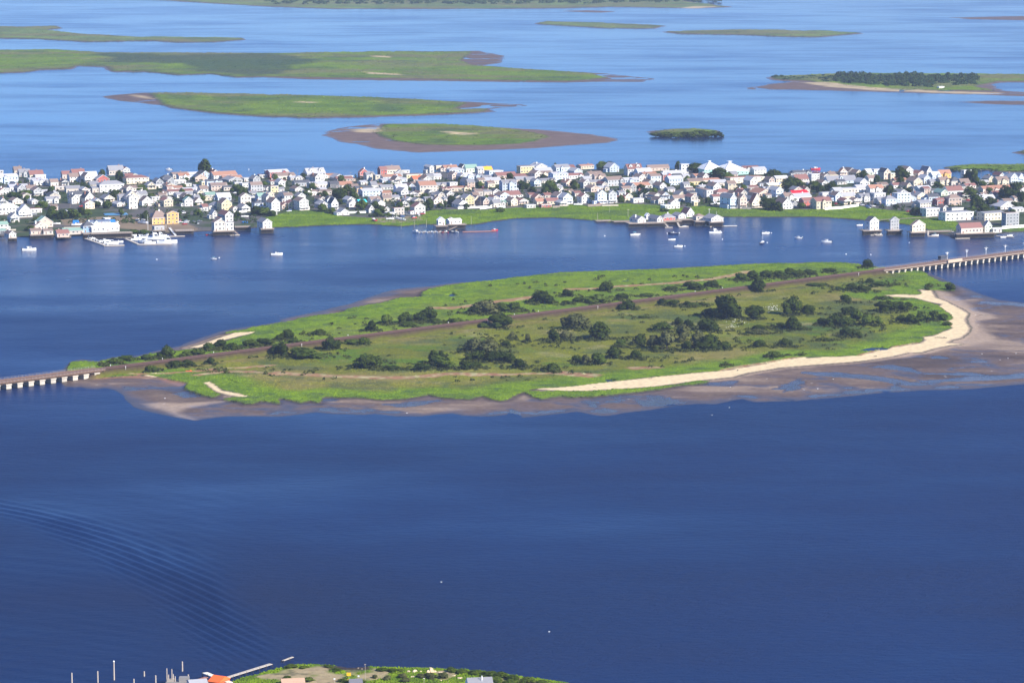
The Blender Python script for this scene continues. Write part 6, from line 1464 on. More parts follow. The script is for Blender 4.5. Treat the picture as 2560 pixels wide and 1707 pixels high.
# ------------------------------------------------------------------ cars, fences, poles in the town
CARM = {k: mat(k + '_car_paint', c, .3, .03, .5, spec=.5) for k, c in dict(white=(.78, .78, .78), silver=(.45, .47, .5), black=(.02, .02, .025), red=(.40, .03, .03), blue=(.05, .10, .26), grey=(.16, .17, .18)).items()}
TYRE = mat('tyre_rubber', (.02, .02, .02), .9)
def car_meshes(m, van):
    b = MB(); L, W = 4.5, 1.8; hb = .85 if not van else 1.0
    P = [(-2.25, .35), (-2.2, hb), (-1.0, hb + .05), (1.3, hb), (2.2, hb - .15), (2.25, .35)]
    for sg in (-1, 1): b.poly([(x, sg * W / 2, z) for x, z in (P if sg < 0 else P[::-1])], m)
    for p, q in zip(P, P[1:] + P[:1]): b.poly([(p[0], -W / 2, p[1]), (p[0], W / 2, p[1]), (q[0], W / 2, q[1]), (q[0], -W / 2, q[1])], m)
    body = b.build('body'); bm_ = body.data; bpy.data.objects.remove(body)
    t = MB(); top = 1.45 if not van else 1.9; Q = [(-1.9 if van else -1.7, hb), (-1.75 if van else -1.1, top), (.5, top), (1.25, hb)]
    for sg in (-1, 1): t.poly([(x, sg * W * .44, z) for x, z in (Q if sg < 0 else Q[::-1])], SCREEN)
    for i, (p, q) in enumerate(zip(Q[:-1], Q[1:])): t.poly([(p[0], -W * .44, p[1]), (p[0], W * .44, p[1]), (q[0], W * .44, q[1]), (q[0], -W * .44, q[1])], m if i == 1 else SCREEN)
    t.box(-1.1, .5, -W * .43, W * .43, top - .02, top + .04, m)
    cab = t.build('cabin'); cm = cab.data; bpy.data.objects.remove(cab)
    return bm_, cm
wb = MB(); wb.tube((0, -.1, 0), (0, .1, 0), .33, .33, TYRE, 8); wo = wb.build('wheel'); WHEEL = wo.data; bpy.data.objects.remove(wo)
CARS = {}
def car(px, py, colr, rz, z0=TOWN_Z - .03, van=False):
    if (colr, van) not in CARS: CARS[(colr, van)] = car_meshes(CARM[colr], van)
    x, y = G(px, py, z0); r = empty('parked_car', (x, y, z0), rz); bm_, cm = CARS[(colr, van)]
    for n, m in (('body', bm_), ('cabin', cm)):
        o = bpy.data.objects.new(n, m); COL.objects.link(o); o.parent = r
    for sx in (-1.4, 1.4):
        for sy in (-.85, .85):
            o = bpy.data.objects.new('wheel', WHEEL); COL.objects.link(o); o.parent = r; o.location = (sx, sy, .33)
    note(r, f'{colr} {"van" if van else "car"} parked ' + ('by the near shore' if py > 520 else 'between houses'), 'van' if van else 'car', px, py, 'parked cars')
def free(px, py, m=2.2):
    x, y = G(px, py, TOWN_Z)
    if sdf(np.array([x]), np.array([y]), TOWN_P)[0] < 8: return False
    for h in HOUSES:
        dx, dy = x - h['xy'][0], y - h['xy'][1]
        if abs(dx) > 30 or abs(dy) > 30: continue
        lx = dx * math.cos(h['a']) + dy * math.sin(h['a']); ly = -dx * math.sin(h['a']) + dy * math.cos(h['a'])
        if -h['wid'] / 2 - m < lx < h['wid'] / 2 + m and -m < ly < h['D'] + m: return False
    return True
rn = random.Random(99); n = 0; CP = []
LOTS = [(445, 500, 552, 562), (965, 1050, 540, 550), (700, 740, 525, 531), (2150, 2190, 516, 522), (2330, 2370, 568, 573), (2090, 2180, 508, 516), (1480, 1500, 505, 512), (1000, 1100, 530, 540), (655, 735, 525, 533), (1830, 1910, 458, 464)]
for i in range(900):
    if n < 38: a, b_, c, d = LOTS[i % len(LOTS)]
    else: a, b_, c, d = 0, 2560, 450, 545
    px, py = rn.uniform(a, b_), rn.uniform(c, d)
    if any(abs(px - u) < 14 and abs(py - v) < 2.5 for u, v in CP) or not free(px, py, 2.4): continue
    if sdf(np.array([G(px, py)[0]]), np.array([G(px, py)[1]]), STRIP)[0] > -1: continue
    CP.append((px, py)); n += 1
    car(px, py, rn.choice(['white', 'white', 'silver', 'black', 'red', 'blue', 'grey', 'silver']), A_ROT + rn.choice([0, math.pi / 2, math.pi]) + rn.uniform(-.1, .1), van=rn.random() < .2)
    if n >= 105: break
def fence(pts, h, m, base, z=TOWN_Z - .1, step=2.2):
    P = [on_plane(a, b_, z) for a, b_ in pts]; o = empty('fence', P[0])
    for p, q in zip(P[:-1], P[1:]):
        k = max(1, min(12, int((q - p).length / step)))
        for i in range(k):
            a, c = p.lerp(q, i / k) - P[0], p.lerp(q, (i + 1) / k) - P[0]
            b = MB(); b.beam(a + Vector((0, 0, h / 2)), c + Vector((0, 0, h / 2)), .08, h, m); b.build('panel', o)
            b = MB(); b.box(a.x - .08, a.x + .08, a.y - .08, a.y + .08, 0, h + .15, m); b.build('post', o)
    note(o, base, 'fence', *pts[0])
PANW = rmat('white_fence', (.78, .78, .75), .7, .05, 1, .08)
for pts, h, m, bs in [([(2062, 525), (2100, 523), (2147, 516)], 2.2, PANW, 'long white fence before the cream house near the red roof'), ([(1145, 523), (1190, 521), (1229, 519)], 1.8, PANW, 'white fence before the yellow house'), ([(1200, 524), (1230, 520)], 1.6, PANW, 'white fence by the salmon gabled houses'), ([(1243, 520), (1264, 520)], 1.7, PANW, 'short white fence before the green roofed house'), ([(1504, 516), (1546, 515)], 1.2, PALEW, 'low cream wall on the shore marsh'), ([(1470, 517), (1502, 515)], 2.0, DECKW, 'grey board fence left of the low cream wall'),
    ([(874, 534), (915, 533)], 1.8, PANW, 'white fence left of the salmon flat roofed house'), ([(2505, 573), (2530, 571), (2575, 568)], 2.4, PANW, 'long white bulkhead fence at the right end'), ([(585, 533), (617, 531)], 1.6, PANW, 'white fence behind the tall white boathouse'), ([(1090, 517), (1110, 522)], 1.8, DECKW, 'dark board fence above the small pier marsh'), ([(1854, 523), (1878, 524)], 2.0, PALEW, 'pale fence below the salmon house with steps'), ([(1382, 520), (1400, 519)], 1.8, DECKW, 'brown board fence at the shore marsh'), ([(160, 573), (205, 572)], 1.6, PALEW, 'pale low bulkhead left of the clubhouse'), ([(0, 578), (40, 577)], 1.4, PALEW, 'pale low bulkhead at the left frame edge'), ([(2208, 514), (2234, 516)], 1.6, PALEW, 'tan fence before the blue grey house')]:
    fence(pts, h, m, bs)
def pole(px, py, hpx, z0, base, cat='pole', arm=True, m=None, r=.14, name='utility_pole', grp=None):
    s = scale_at(px, py); h = hpx / s; x, y = G(px, py, z0); o = empty(name, (x, y, z0)); m = m or DECKW
    b = MB(); b.tube((0, 0, -.5), (0, 0, h), r, r * .7, m, 6); b.build('pole', o)
    if arm:
        b = MB(); b.beam((-1.1, -.5, h - .7), (1.1, .5, h - .7), .14, .14, m); b.build('crossarm', o)
    note(o, base, cat, px, py, grp)
rn = random.Random(15); k = 0
for i in range(400):
    px, py = rn.uniform(20, 2540), rn.uniform(455, 530)
    if free(px, py, 1.0) and not any(abs(px - a) < 40 and abs(py - b) < 20 for a, b in CP[105:]):
        CP.append((px, py)); k += 1
        pole(px, py, rn.uniform(28, 34), TOWN_Z - .1, 'wooden utility pole with crossarm among the houses', grp='utility poles in the town')
    if k >= 34: break
pole(370, 583, 46, 1.0, 'tall white flagpole beside the marina', 'flagpole', False, TRIM, .16, 'flagpole'); pole(415, 572, 26, 1.2, 'short white mast by the orange house', 'mast', False, TRIM, .12, 'flagpole')
pole(1460 + 1840 / KM, 510 + 245 / KM, 30, 2.9, 'tall white flagpole on the dock houses\' deck', 'flagpole', True, TRIM, .18, 'flagpole'); pole(1460 + 1947 / KM, 510 + 170 / KM, 10, 6.0, 'short white mast on the rightmost dock house', 'mast', False, TRIM, .12, 'flagpole')
pole(1494, 552, 20, .2, 'pale mast at the left end of the ruined dock', 'mast', False, PALEW, .14, 'dock_mast'); pole(1570, 545, 22, .5, 'pale mast with light behind the broken dock', 'mast', True, PALEW, .14, 'dock_mast'); pole(1524, 532, 14, .8, 'leaning pale stake on the marsh', 'stake', False, PALEW, .1, 'stake')
for px, py, h in [(1178, 562, 22), (1181, 566, 10), (1160, 562, 8), (1186, 563, 8), (1066, 568, 20), (1036, 568, 16), (1088, 574, 14), (1003, 572, 12)]:
    pole(px, py, h, 0, 'thin pile standing in the water near the small pier', 'pile', False, PALEW if h > 10 else PILEW, .13, 'mooring_pile', 'piles near the small pier')
for px, py, h in [(690, 578, 10), (703, 580, 9), (726, 580, 9), (731, 581, 8), (762, 572, 10), (773, 573, 10), (780, 574, 8), (815, 585, 6), (487, 578, 8), (496, 577, 8), (505, 576, 7)]:
    pole(px, py, h, 0, 'short dark pile standing off the town marsh', 'pile', False, PILEW, .14, 'mooring_pile', 'piles off the town marsh')
rn = random.Random(3)
for i in range(26):
    px, py = 1494 + i * 3.4, 561 + rn.uniform(-3, 3)
    pole(px, py, rn.uniform(5, 9), 0, 'bare old pile of the ruined dock', 'pile', False, PILEW, .15, 'old_pile', 'bare piles of the ruined dock')
# blue tarpaulins and pool
def slab_thing(name, px0, px1, py, dep, z0, hgt, m, base, cat, pitch=0.0):
    s = scale_at((px0 + px1) / 2, py); w = (px1 - px0) / s; x, y = G((px0 + px1) / 2, py, z0)
    b = MB(); b.poly([(-w / 2, 0, hgt), (w / 2, 0, hgt), (w / 2 * .8, dep / 2, hgt + pitch), (-w / 2 * .8, dep / 2, hgt + pitch)], m); b.poly([(w / 2, dep, hgt), (-w / 2, dep, hgt), (-w / 2 * .8, dep / 2, hgt + pitch), (w / 2 * .8, dep / 2, hgt + pitch)], m)
    b.poly([(w / 2, 0, hgt), (w / 2, dep, hgt), (w / 2 * .8, dep / 2, hgt + pitch)], m); b.poly([(-w / 2, dep, hgt), (-w / 2, 0, hgt), (-w / 2 * .8, dep / 2, hgt + pitch)], m)
    b.box(-w / 2, w / 2, 0, dep, 0, hgt - .01, m)
    o = b.build(name); o.location = (x, y, z0); o.rotation_euler = (0, 0, R(12)); note(o, base, cat, (px0 + px1) / 2, py)
BT = mat('blue_tarpaulin', (.03, .20, .60), .5)
slab_thing('tarpaulin', 262, 320, 538, 14, TOWN_Z, .35, mat('swimming_pool_blue', (.08, .22, .38), .4), 'wide blue covered pool behind the boatyard', 'pool cover', .7)
slab_thing('tarpaulin', 273, 289, 558, 5, TOWN_Z, 1.6, BT, 'bright blue tarpaulin heap behind the clubhouse', 'tarpaulin', 1.2); slab_thing('tarpaulin', 606, 620, 558, 4, 1.2, .6, BT, 'small bright blue tarpaulin by the boathouse dock', 'tarpaulin', .7)
slab_thing('tarpaulin', 182, 198, 561, 4, TOWN_Z, 2.2, BT, 'blue tarpaulin over a stored boat at the boatyard', 'tarpaulin', 1.0)

# debris on the marsh island
def plank(px, py, l, m, rz, base, z=1.0, name='driftwood', w=.35, h=.3):
    s = scale_at(px, py); x, y = G(px, py, z); b = MB(); L = l / s
    b.beam((-L / 2, 0, 0), (L / 2, 0, .1), w, h, m); b.beam((L * .1, 0, .05), (L * .35, .5, .5), w * .5, h * .5, m); b.beam((-L * .2, 0, .05), (-L * .3, -.4, .4), w * .4, h * .4, m)
    o = b.build(name); o.location = (x, y, z); o.rotation_euler = (0, 0, rz); note(o, base, 'driftwood', px, py)
OR = mat('orange_plastic', (.85, .12, .03), .5)
plank(472, 928, 16, OR, .2, 'bright orange barrier lying on the rusty shore path', .9, 'fallen_barrier', .9, .6)
for px, py, l, m, rz, bs in [(2276, 843, 24, DECKW, .5, 'weathered wooden wreck in the grass above the beach'), (2352, 844, 30, PILEW, -.2, 'dark driftwood log across the beach'), (2188, 891, 8, PILEW, 0, 'small dark log on the long beach'), (1626, 946, 10, DECKW, 0, 'brown log at the grass edge of the beach'), (1486, 968, 6, DECKW, 0, 'small brown log near the beach\'s left end'), (1844, 926, 6, PILEW, 1, 'dark stump on the beach'), (2246, 959, 12, PILEW, 0, 'dark log on the mudflat'), (2460, 787, 26, DECKW, -.1, 'rust brown wrack line timber at the eastern point')]:
    plank(px, py, l, m, rz, bs, .75)
LEAF_S = leaf_mat('scrub_leaves', (.030, .040, .010), (.085, .095, .026))
def scrub():
    rng = np.random.default_rng(71); sp = []
    P = [(ox + float(f[0]) / k, oy + float(f[1]) / k, float(f[2]) / k) for ox, oy, k, txt in ISL for f in (r.split() for r in txt.split('|'))]
    P = [p for p in P if p[2] > 0]
    xs = []; 
    for px, py, w in P:
        n = int(6 + w * .35)
        xs += [(*G(px + rng.normal(0, w * .55), py + rng.normal(0, 2.2), 1), 1) for _ in range(n)]
    for _ in range(1500): xs.append((*G(rng.uniform(300, 2400), rng.uniform(690, 960), 1), 0))
    A = np.array(xs); z, col, wet, v, md, em, ac, inr, sd = island_fields(A[:, 0], A[:, 1])
    keep = (v > 5) & ((np.abs(ac) > 8.5) | (inr < .1)) & ((A[:, 2] > 0) | ((em < .5) & (fbm(A[:, 0], A[:, 1], 30, 99) > .05)))
    for (x, y, t), zz in zip(A[keep], z[keep]): sp.append((x, y, rng.uniform(.7, 2.4), rng.uniform(.8, 2.2) + .9))
    LF = globals()['LEAF_F']; globals()['LEAF_F'] = LEAF_S
    wood('low_scrub', sp, 'low olive scrub and undergrowth between the trees of the marsh island', 2, nq=26, seed=73, leaf=.32)
    globals()['LEAF_F'] = LF
scrub()
def flowers():
    rng = np.random.default_rng(61); W_ = mat('white_blossom', (.85, .85, .8), .8)
    pts = []
    for cx, cy, sx, sy, n in [(1928, 772, 26, 8, 46), (1845, 806, 32, 8, 20), (1832, 818, 14, 4, 14), (1868, 778, 6, 2, 12)]:
        for i in range(n): pts.append((rng.normal(cx, sx * .5), rng.normal(cy, sy * .5)))
    b = MB()
    for px, py in pts:
        x, y = G(px, py, 1.2); r = rng.uniform(.10, .20); z = 1.4 + rng.uniform(0, .5)
        b.poly([(x - r, y, z - r * .5), (x + r, y, z - r * .5), (x + r * .5, y + .2, z + r), (x - r * .6, y + .1, z + r)], W_)
        b.poly([(x - r, y - r, z), (x + r, y - r, z), (x + r, y + r, z + .1), (x - r, y + r, z + .1)], W_)
    o = b.build('white_wildflowers'); tag(o, 'patches of white wildflowers beside the dark trees on the island', 'flowers', kind='stuff')
flowers()
def gulls():
    k = 0
    for px, py in [(1065 / 3.36 + 700 - 0, 1037 - 4), (2540, 884), (2520, 896), (2455, 885), (1590 / 3.733 + 1400, 968), (1823, 1013 + 6), (1780, 1038), (1103, 1454), (1373, 1578), (700 + 1385 / 3.36, 755), (412, 1000 - 4), (862, 888), (2083, 948), (2500, 900), (2010, 975), (2044, 972)]:
        x, y = G(px, py, .3); b = MB()
        b.beam((-.3, 0, .25), (.32, 0, .3), .22, .22, TRIM); b.beam((-.25, -.35, .35), (.1, -.02, .38), .3, .04, TRIM); b.beam((-.25, .35, .35), (.1, .02, .38), .3, .04, TRIM); b.box(.28, .45, -.06, .06, .3, .42, TRIM)
        o = b.build('gull'); o.location = (x, y, .15 if py < 1400 else 0); o.rotation_euler = (0, 0, k * 1.3); k += 1
        note(o, 'white gull resting on the ' + ('flats and marsh of the island' if py < 1400 else 'open water of the near channel'), 'gull', px, py, 'gulls')
gulls()

# ------------------------------------------------------------------ near shore at the bottom edge
N0 = (180, 1610); KN = 3.92
def np_(x, y): return N0[0] + x / KN, N0[1] + y / KN
def big_pile(x, y0, y1, base, cap=None):
    px, py = np_(x, y1); hpx = (y1 - y0) / KN; s = scale_at(px, min(py, 1720)); X, Y = G(px, py); o = empty('channel_pile', (X, Y, 0))
    b = MB(); b.tube((0, 0, -2), (0, 0, hpx / s), .30, .24, mat('channel_pile_wood', (.42, .36, .30), .9, .2, 1.0), 8); b.build('pole', o)
    if cap:
        b = MB(); b.tube((0, 0, hpx / s), (0, 0, hpx / s + .5), .34, .05, TRIM, 8); b.build('cap', o)
    note(o, base, 'pile', px, py)
for x, y0, y1, bs, cp in [(413, 165, 350, 'tallest pale pile with white cap in the water at the bottom left', 1), (253, 258, 372, 'tall pale pile left of the tallest one', 0), (0, 275, 420, 'pale pile leftmost at the bottom edge', 0), (708, 262, 312, 'short pale pile between the tallest pile and the dock', 0), (821, 300, 420, 'pale pile left of the grey barge', 0), (607, 335, 420, 'low pile at the bottom edge right of the tallest', 0), (1082, 165, 262, 'pale pile standing behind the grey barge', 0), (1140, 292, 360, 'thin pale pile right of the grey barge', 0)]:
    big_pile(x, y0, y1, bs, cp)
def near_things():
    # grey barge with uprights
    p = on_plane(*np_(1045, 380), .2); o = empty('work_barge', p); g = mat('barge_grey', (.24, .23, .22), .8)
    b = MB(); b.box(-4.5, 4.5, -2, 3, -.4, .7, g); b.build('hull', o)
    b = MB(); b.box(.2, 3.8, -1, 1.5, .7, 2.3, g); b.build('cabin', o)
    for dx, h in ((-4.2, 5.5), (-3.6, 3.2), (-2.4, 5.2), (-1.9, 3.4), (-1.2, 2.6)):
        b = MB(); b.tube((dx, 0, -.4), (dx, 0, h), .22, .2, mat('channel_pile_wood', (.42, .36, .30), .9, .2, 1.0), 6); b.build('pile', o)
    b = MB(); b.box(-4.2, -1.6, -.5, 1.5, .7, 1.5, mat('barge_load', (.32, .28, .24), .9)); b.build('crate', o)
    note(o, 'grey work barge with upright poles at the bottom edge', 'barge', *np_(1045, 380))
    # long pier
    def plankwalk(name, a, c, z, w, m, base, cat, railing=False, piles=True):
        p, q = on_plane(*np_(*a), z), on_plane(*np_(*c), z); o = empty(name, p); d = q - p; n = max(2, min(40, int(d.length / 1.2)))
        for i in range(n):
            b = MB(); b.beam(d * (i + .03) / n, d * (i + .97) / n, w, .16, m); b.build('plank', o)
        if piles:
            side = Vector((-d.y, d.x, 0)).normalized() * w * .45
            for i in range(0, n + 1, 3):
                for sg in (-1, 1):
                    b = MB(); c_ = d * i / n + side * sg; b.tube(c_ + Vector((0, 0, -z - 1.2)), c_ + Vector((0, 0, .25)), .14, .13, PILEW, 5); b.build('pile', o)
        note(o, base, cat, *np_(*a))
    plankwalk('timber_pier', (1500, 330), (1950, 190), 1.3, 1.7, PALEW, 'long pale timber pier running along the near shore', 'pier')
    plankwalk('broken_pier_end', (2065, 160), (2165, 122), .7, 1.0, PALEW, 'broken pale timber remnant off the pier\'s tip', 'pier')
    plankwalk('red_brown_gangway', (1170, 368), (1320, 320), 1.6, 1.6, mat('reddish_planks', (.36, .17, .13), .9), 'red brown gangway behind the pale slab', 'gangway')
    plankwalk('pale_gangway', (1300, 275), (1560, 378), 2.2, 2.2, mat('cream_planks', (.68, .64, .52), .8), 'broad pale gangway crossing in front of the orange roof', 'gangway')
    # orange roofed shed and a white boat cover
    def shed(x0, x1, y, z0, h, rise, D, rz, wm_, rm_, base, name='shed'):
        a0, a1 = np_(x0, y), np_(x1, y); s = scale_at(a0[0], min(a0[1], 1715)); w = (a1[0] - a0[0]) / s; X, Y = G((a0[0] + a1[0]) / 2, a0[1], z0); o = empty(name, (X, Y, z0), rz)
        b = MB(); b.box(-w / 2, w / 2, 0, D, 0, h, wm_); b.build('wall', o)
        b = MB(); e = .3
        b.poly([(-w / 2 - e, -e, h), (w / 2 + e, -e, h), (w / 2 + e, D / 2, h + rise), (-w / 2 - e, D / 2, h + rise)], rm_); b.poly([(w / 2 + e, D + e, h), (-w / 2 - e, D + e, h), (-w / 2 - e, D / 2, h + rise), (w / 2 + e, D / 2, h + rise)], rm_)
        b.poly([(-w / 2 - e, -e, h), (-w / 2 - e, D / 2, h + rise), (-w / 2 - e, D + e, h)], rm_); b.poly([(w / 2 + e, -e, h), (w / 2 + e, D + e, h), (w / 2 + e, D / 2, h + rise)], rm_)
        ro = b.build('roof', o)
        note(o, base, 'shed', *np_((x0 + x1) / 2, y)); return o, ro, w
    shed(1330, 1450, 420, .8, 2.0, 1.6, 7, -.5, mat('orange_wall', (.5, .12, .05), .8), mat('orange_roof_sheet', (.85, .15, .035), .6), 'shed with bright orange roof beside the pale gangway')
    shed(1160, 1330, 425, .8, 1.6, .9, 6, .3, TRIM, RM['l'], 'low shed with light grey roof left of the orange roof')
    o, ro, w = shed(2300 + 3 * 0 + 0, 2301, 500, .8, 1, 1, 1, 0, TRIM, TRIM, 'x'); 
    for c in list(o.children): bpy.data.objects.remove(c)
    THINGS.pop(); bpy.data.objects.remove(o)
near_things()
N1 = (700, 1610); KN1 = 3.36
def n1(x, y): return N1[0] + x / KN1, N1[1] + y / KN1
def near_misc():
    # grey roofed house whose roof alone reaches into the view
    a = n1(1590, 400); s = scale_at(a[0], 1715); x, y = G(*n1(1690, 400), .9)
    o = empty('house', (x, y, .2), R(10)); w = 200 / KN1 / s; D = 7.5; h = 2.6; rise = 2.6; rm_ = RM['g']
    b = MB(); b.box(-w / 2, w / 2, 0, D, 0, h, WM['L']); b.build('wall', o)
    b = MB()
    b.poly([(-w / 2 - .3, -.3, h), (w / 2 + .3, -.3, h), (w / 2 + .3, D / 2, h + rise), (-w / 2 - .3, D / 2, h + rise)], rm_); b.poly([(w / 2 + .3, D + .3, h), (-w / 2 - .3, D + .3, h), (-w / 2 - .3, D / 2, h + rise), (w / 2 + .3, D / 2, h + rise)], rm_)
    b.poly([(-w / 2 - .3, -.3, h), (-w / 2 - .3, D / 2, h + rise), (-w / 2 - .3, D + .3, h)], WM['L']); b.poly([(w / 2 + .3, -.3, h), (w / 2 + .3, D + .3, h), (w / 2 + .3, D / 2, h + rise)], WM['L'])
    ro = b.build('roof', o)
    b = MB(); b.tube((.6, D * .3, h + rise * .5), (.6, D * .3, h + rise + .9), .14, .14, TRIM, 6); b.tube((.9, D * .38, h + rise * .7), (.9, D * .38, h + rise + .5), .1, .1, TRIM, 6); b.build('vent_pipe', ro)
    note(o, 'house with dark grey roof cut off by the bottom edge of the view', 'house', *n1(1690, 380))
    # rocks
    rn = random.Random(8); RK = rmat('pale_rock', (.60, .48, .33), .95, .25, 1.5, .2)
    for (x0, y0, wpx, hpx) in [(1080, 238, 40, 26), (1130, 238, 44, 36), (1180, 236, 26, 20), (1270, 235, 44, 58), (1245, 238, 26, 30), (1300, 235, 26, 24), (1345, 240, 50, 18), (805, 222, 26, 16), (1115, 278, 50, 20), (1460, 268, 40, 16), (1510, 290, 60, 20), (1580, 300, 40, 16), (1350, 310, 36, 18), (1420, 322, 30, 16), (975, 238, 40, 14), (655, 205, 20, 14), (690, 212, 26, 14)]:
        px, py = n1(x0, y0); s = scale_at(px, py); X, Y = G(px, py, .8); w, h = wpx / KN1 / s, hpx / KN1 / s
        bm = bmesh.new(); bmesh.ops.create_icosphere(bm, subdivisions=2, radius=1)
        for v in bm.verts: v.co = Vector((v.co.x * w * .55, v.co.y * w * .45, max(-.3, v.co.z) * h * .8)) * (1 + rn.uniform(-.22, .22))
        me = bpy.data.meshes.new('rock'); bm.to_mesh(me); bm.free(); me.materials.append(RK)
        o = mesh_obj('rock', me); o.location = (X, Y, .75); note(o, ('large upright' if hpx > 50 else 'pale') + ' tan rock on the near shore', 'rock', px, py, 'rocks on the near shore')
    # yellow sign, lamps, poles
    def sign(x0, y0, y1, wd, m, base, name, cat):
        px, py = n1(x0, y1); s = scale_at(px, min(py, 1715)); X, Y = G(px, py, 1.0); h = (y1 - y0) / KN1 / s; o = empty(name, (X, Y, 1.0))
        b = MB(); b.tube((0, 0, 0), (0, 0, h), .06, .06, PALEW, 6); b.build('post', o)
        b = MB(); b.box(-wd / 2, wd / 2, -.12, -.06, h - wd * .8, h, m) if cat != 'lamp post' else b.box(-.3, .3, -.3, .3, h, h + .3, m); b.build('panel' if cat != 'lamp post' else 'lamp', o)
        note(o, base, cat, px, py)
    YL = mat('yellow_paint', (.90, .48, .02), .5)
    sign(578, 235, 285, 1.5, YL, 'upper bright yellow sign on the near shore', 'yellow_sign', 'sign'); sign(578, 288, 330, .8, YL, 'lower small yellow sign at the bottom edge', 'yellow_sign', 'sign')
    sign(716, 170, 300, .5, DECKW, 'thin dark pole on the near shore right of the yellow signs', 'utility_pole', 'lamp post'); sign(1210, 280, 330, .4, TRIM, 'short white post in the bushes of the near shore', 'white_post', 'post'); sign(458, 292, 330, .5, TRIM, 'small white lamp left of the yellow signs', 'yard_lamp', 'lamp post'); sign(660, 268, 310, .5, TRIM, 'small white lamp right of the yellow signs', 'yard_lamp', 'lamp post')
    for (x0, x1, yy, c, bs) in [(20, 205, 352, (.50, .32, .22), 'tan roofed shed at the bottom edge'), (590, 690, 356, (.16, .16, .18), 'dark roofed shed below the yellow signs')]:
        px0, py0 = n1(x0, yy); px1, _ = n1(x1, yy); s = scale_at(px0, 1715); w = (px1 - px0) / s; X, Y = G((px0 + px1) / 2, py0, 1.0); o = empty('shed', (X, Y, .3), .15)
        b = MB(); b.box(-w / 2, w / 2, 0, 5, 0, 2.0, TRIM); b.build('wall', o); m = mat('shed_roof_%d' % x0, c, .8)
        b = MB(); b.poly([(-w / 2 - .3, -.3, 2), (w / 2 + .3, -.3, 2), (w / 2 + .3, 2.5, 3.1), (-w / 2 - .3, 2.5, 3.1)], m); b.poly([(w / 2 + .3, 5.3, 2), (-w / 2 - .3, 5.3, 2), (-w / 2 - .3, 2.5, 3.1), (w / 2 + .3, 2.5, 3.1)], m); b.build('roof', o)
        note(o, bs, 'shed', px0, py0)
    for (x0, y0, w, h, k) in [(90, 205, 110, 40, 'M'), (200, 208, 90, 28, 'M'), (410, 205, 90, 32, 'M'), (470, 232, 110, 28, 'M'), (860, 232, 110, 34, 'M'), (940, 238, 100, 36, 'M'), (1010, 235, 80, 30, 'M'), (1030, 290, 90, 50, 'O'), (900, 310, 90, 50, 'O'), (800, 290, 60, 36, 'O'), (1180, 290, 110, 44, 'O'), (1260, 300, 120, 60, 'O'), (1370, 290, 110, 60, 'O'), (1440, 240, 120, 40, 'M'), (1530, 250, 120, 40, 'M'), (1640, 262, 140, 44, 'M'), (1760, 280, 140, 50, 'M'), (1860, 290, 140, 56, 'M'), (1960, 310, 140, 50, 'M'), (2080, 330, 150, 50, 'M'), (2200, 345, 150, 40, 'M'), (240, 320, 110, 44, 'M'), (540, 325, 110, 40, 'M'), (1050, 330, 100, 50, 'O'), (700, 330, 60, 30, 'M'), (60, 300, 90, 36, 'M'), (1800, 330, 150, 60, 'M'), (1950, 345, 150, 50, 'M')]:
        px, py = n1(x0, y0); tree(px, py, w / KN1, h / KN1, k, .85, 'on the near shore', group='shrubs on the near shore')
near_misc()

# ------------------------------------------------------------------ labels that single each thing out
ORD = ['first', 'second', 'third'] + [str(i) + 'th' for i in range(4, 400)]
def ordinal(i):
    n = i + 1
    if n <= 3: return ORD[i]
    if 10 <= n % 100 <= 20: return f'{n}th'
    return f'{n}' + {1: 'st', 2: 'nd', 3: 'rd'}.get(n % 10, 'th')
def zone(px):
    for lim, nm in ((430, 'near marina'), (800, 'behind left boathouses'), (1230, 'behind small pier'), (1600, 'behind mid cove'), (1960, 'near pyramid roofs'), (2250, 'near red roof')):
        if px < lim: return nm
    return 'at town\'s right end'
def settle(items):
    """items: (object, base, px, py) -> unique labels"""
    by = {}
    for it in items: by.setdefault(it[1], []).append(it)
    for base, L in by.items():
        if len(L) == 1: L[0][0]['label'] = base; continue
        L.sort(key=lambda q: q[2])
        for i, it in enumerate(L):
            it[0]['label'] = f'{base}, {ordinal(i)} from left' if len(L) > 2 else f'{base}, {"left" if i == 0 else "right"} one'
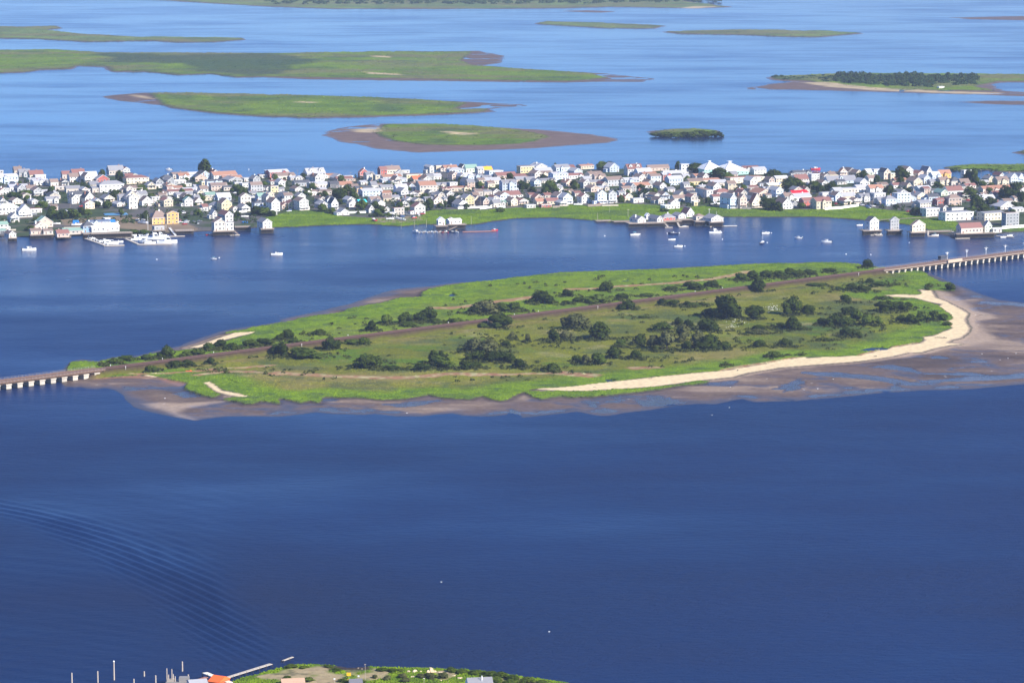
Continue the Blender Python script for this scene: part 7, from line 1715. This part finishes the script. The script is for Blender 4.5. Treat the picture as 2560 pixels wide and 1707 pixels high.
def merge_rest(limit=300):
    H = [h for h in HOUSES if h['o'].name.split('.')[0] == 'house' and h['z0'] < 1.9 and h['py'] > 300]
    # what each one shows: rows of the photograph not covered by the houses standing before it
    def seen(h):
        x0, x1, t, b_ = h['x0'], h['x1'], h['top'], h['py']; vis = 0; m = max(1, int((x1 - x0)))
        for i in range(m):
            x = x0 + (i + .5) * (x1 - x0) / m; lim = b_
            for g in HOUSES:
                if g['py'] > h['py'] + .5 and g['x0'] <= x <= g['x1'] and g['top'] < lim: lim = g['top']
            vis += max(0, lim - t)
        return vis
    H.sort(key=seen, reverse=True)
    rest = H[limit:]
    V, F, MI, mats = [], [], [], []
    def add(o, M):
        M = M @ Matrix.LocRotScale(o.location, o.rotation_euler, o.scale)
        if o.type == 'MESH':
            off = len(V); me = o.data
            V.extend(tuple(M @ v.co) for v in me.vertices)
            sl = []
            for m in me.materials:
                if m not in mats: mats.append(m)
                sl.append(mats.index(m))
            for p in me.polygons: F.append(tuple(off + i for i in p.vertices)); MI.append(sl[p.material_index])
        for c in list(o.children): add(c, M)
        bpy.data.objects.remove(o)
    bpy.context.view_layer.update()
    for h in rest:
        add(h['o'], Matrix.Identity(4)); HOUSES.remove(h)
    me = bpy.data.meshes.new('houses_between'); me.from_pydata(V, [], F)
    for m in mats: me.materials.append(m)
    me.polygons.foreach_set('material_index', MI); me.update()
    o = mesh_obj('half_hidden_houses', me); tag(o, 'small houses half hidden between the larger houses of the town', 'houses', kind='stuff')
merge_rest(298)
def house_labels():
    items = []
    fw = {1: 'one-storey', 2: 'two-storey', 3: 'three-storey'}
    tw = {'g': 'gabled', 'e': 'long', 'h': 'hipped', 'f': 'flat-roofed', 'p': 'pyramid-roofed'}
    for h in HOUSES:
        n = h['o'].name.split('.')[0]; word = n.replace('_', ' ')
        base = f"{WN[h['w']]} {fw.get(h['fl'], 'tall')} {tw[h['T']]} {word}, {RN[h['r']]} roof,"
        if h['z0'] > 1.9: base += ' on piles'
        elif h['py'] < 300: base = 'tiny white hut on the wooded far island'
        else: base += ' ' + zone(h['px'])
        h['o']['category'] = 'house' if n == 'house' else word
        h['o']['group'] = 'houses of the town' if n == 'house' else ('boathouses on piles over the water' if n == 'boathouse' else 'waterfront sheds and clubhouse')
        items.append((h['o'], base, h['px'], h['py']))
    settle(items)
house_labels()
def zoned(items):
    out = []
    for o, base, px, py in items:
        if o.get('group') in ('trees in the town', 'parked cars', 'utility poles in the town'):
            base = base + ' ' + zone(px)
        out.append((o, base, px, py))
    settle(out)
zoned(THINGS)
print('houses', len(HOUSES), 'things', len(THINGS), 'objects', len(bpy.data.objects))
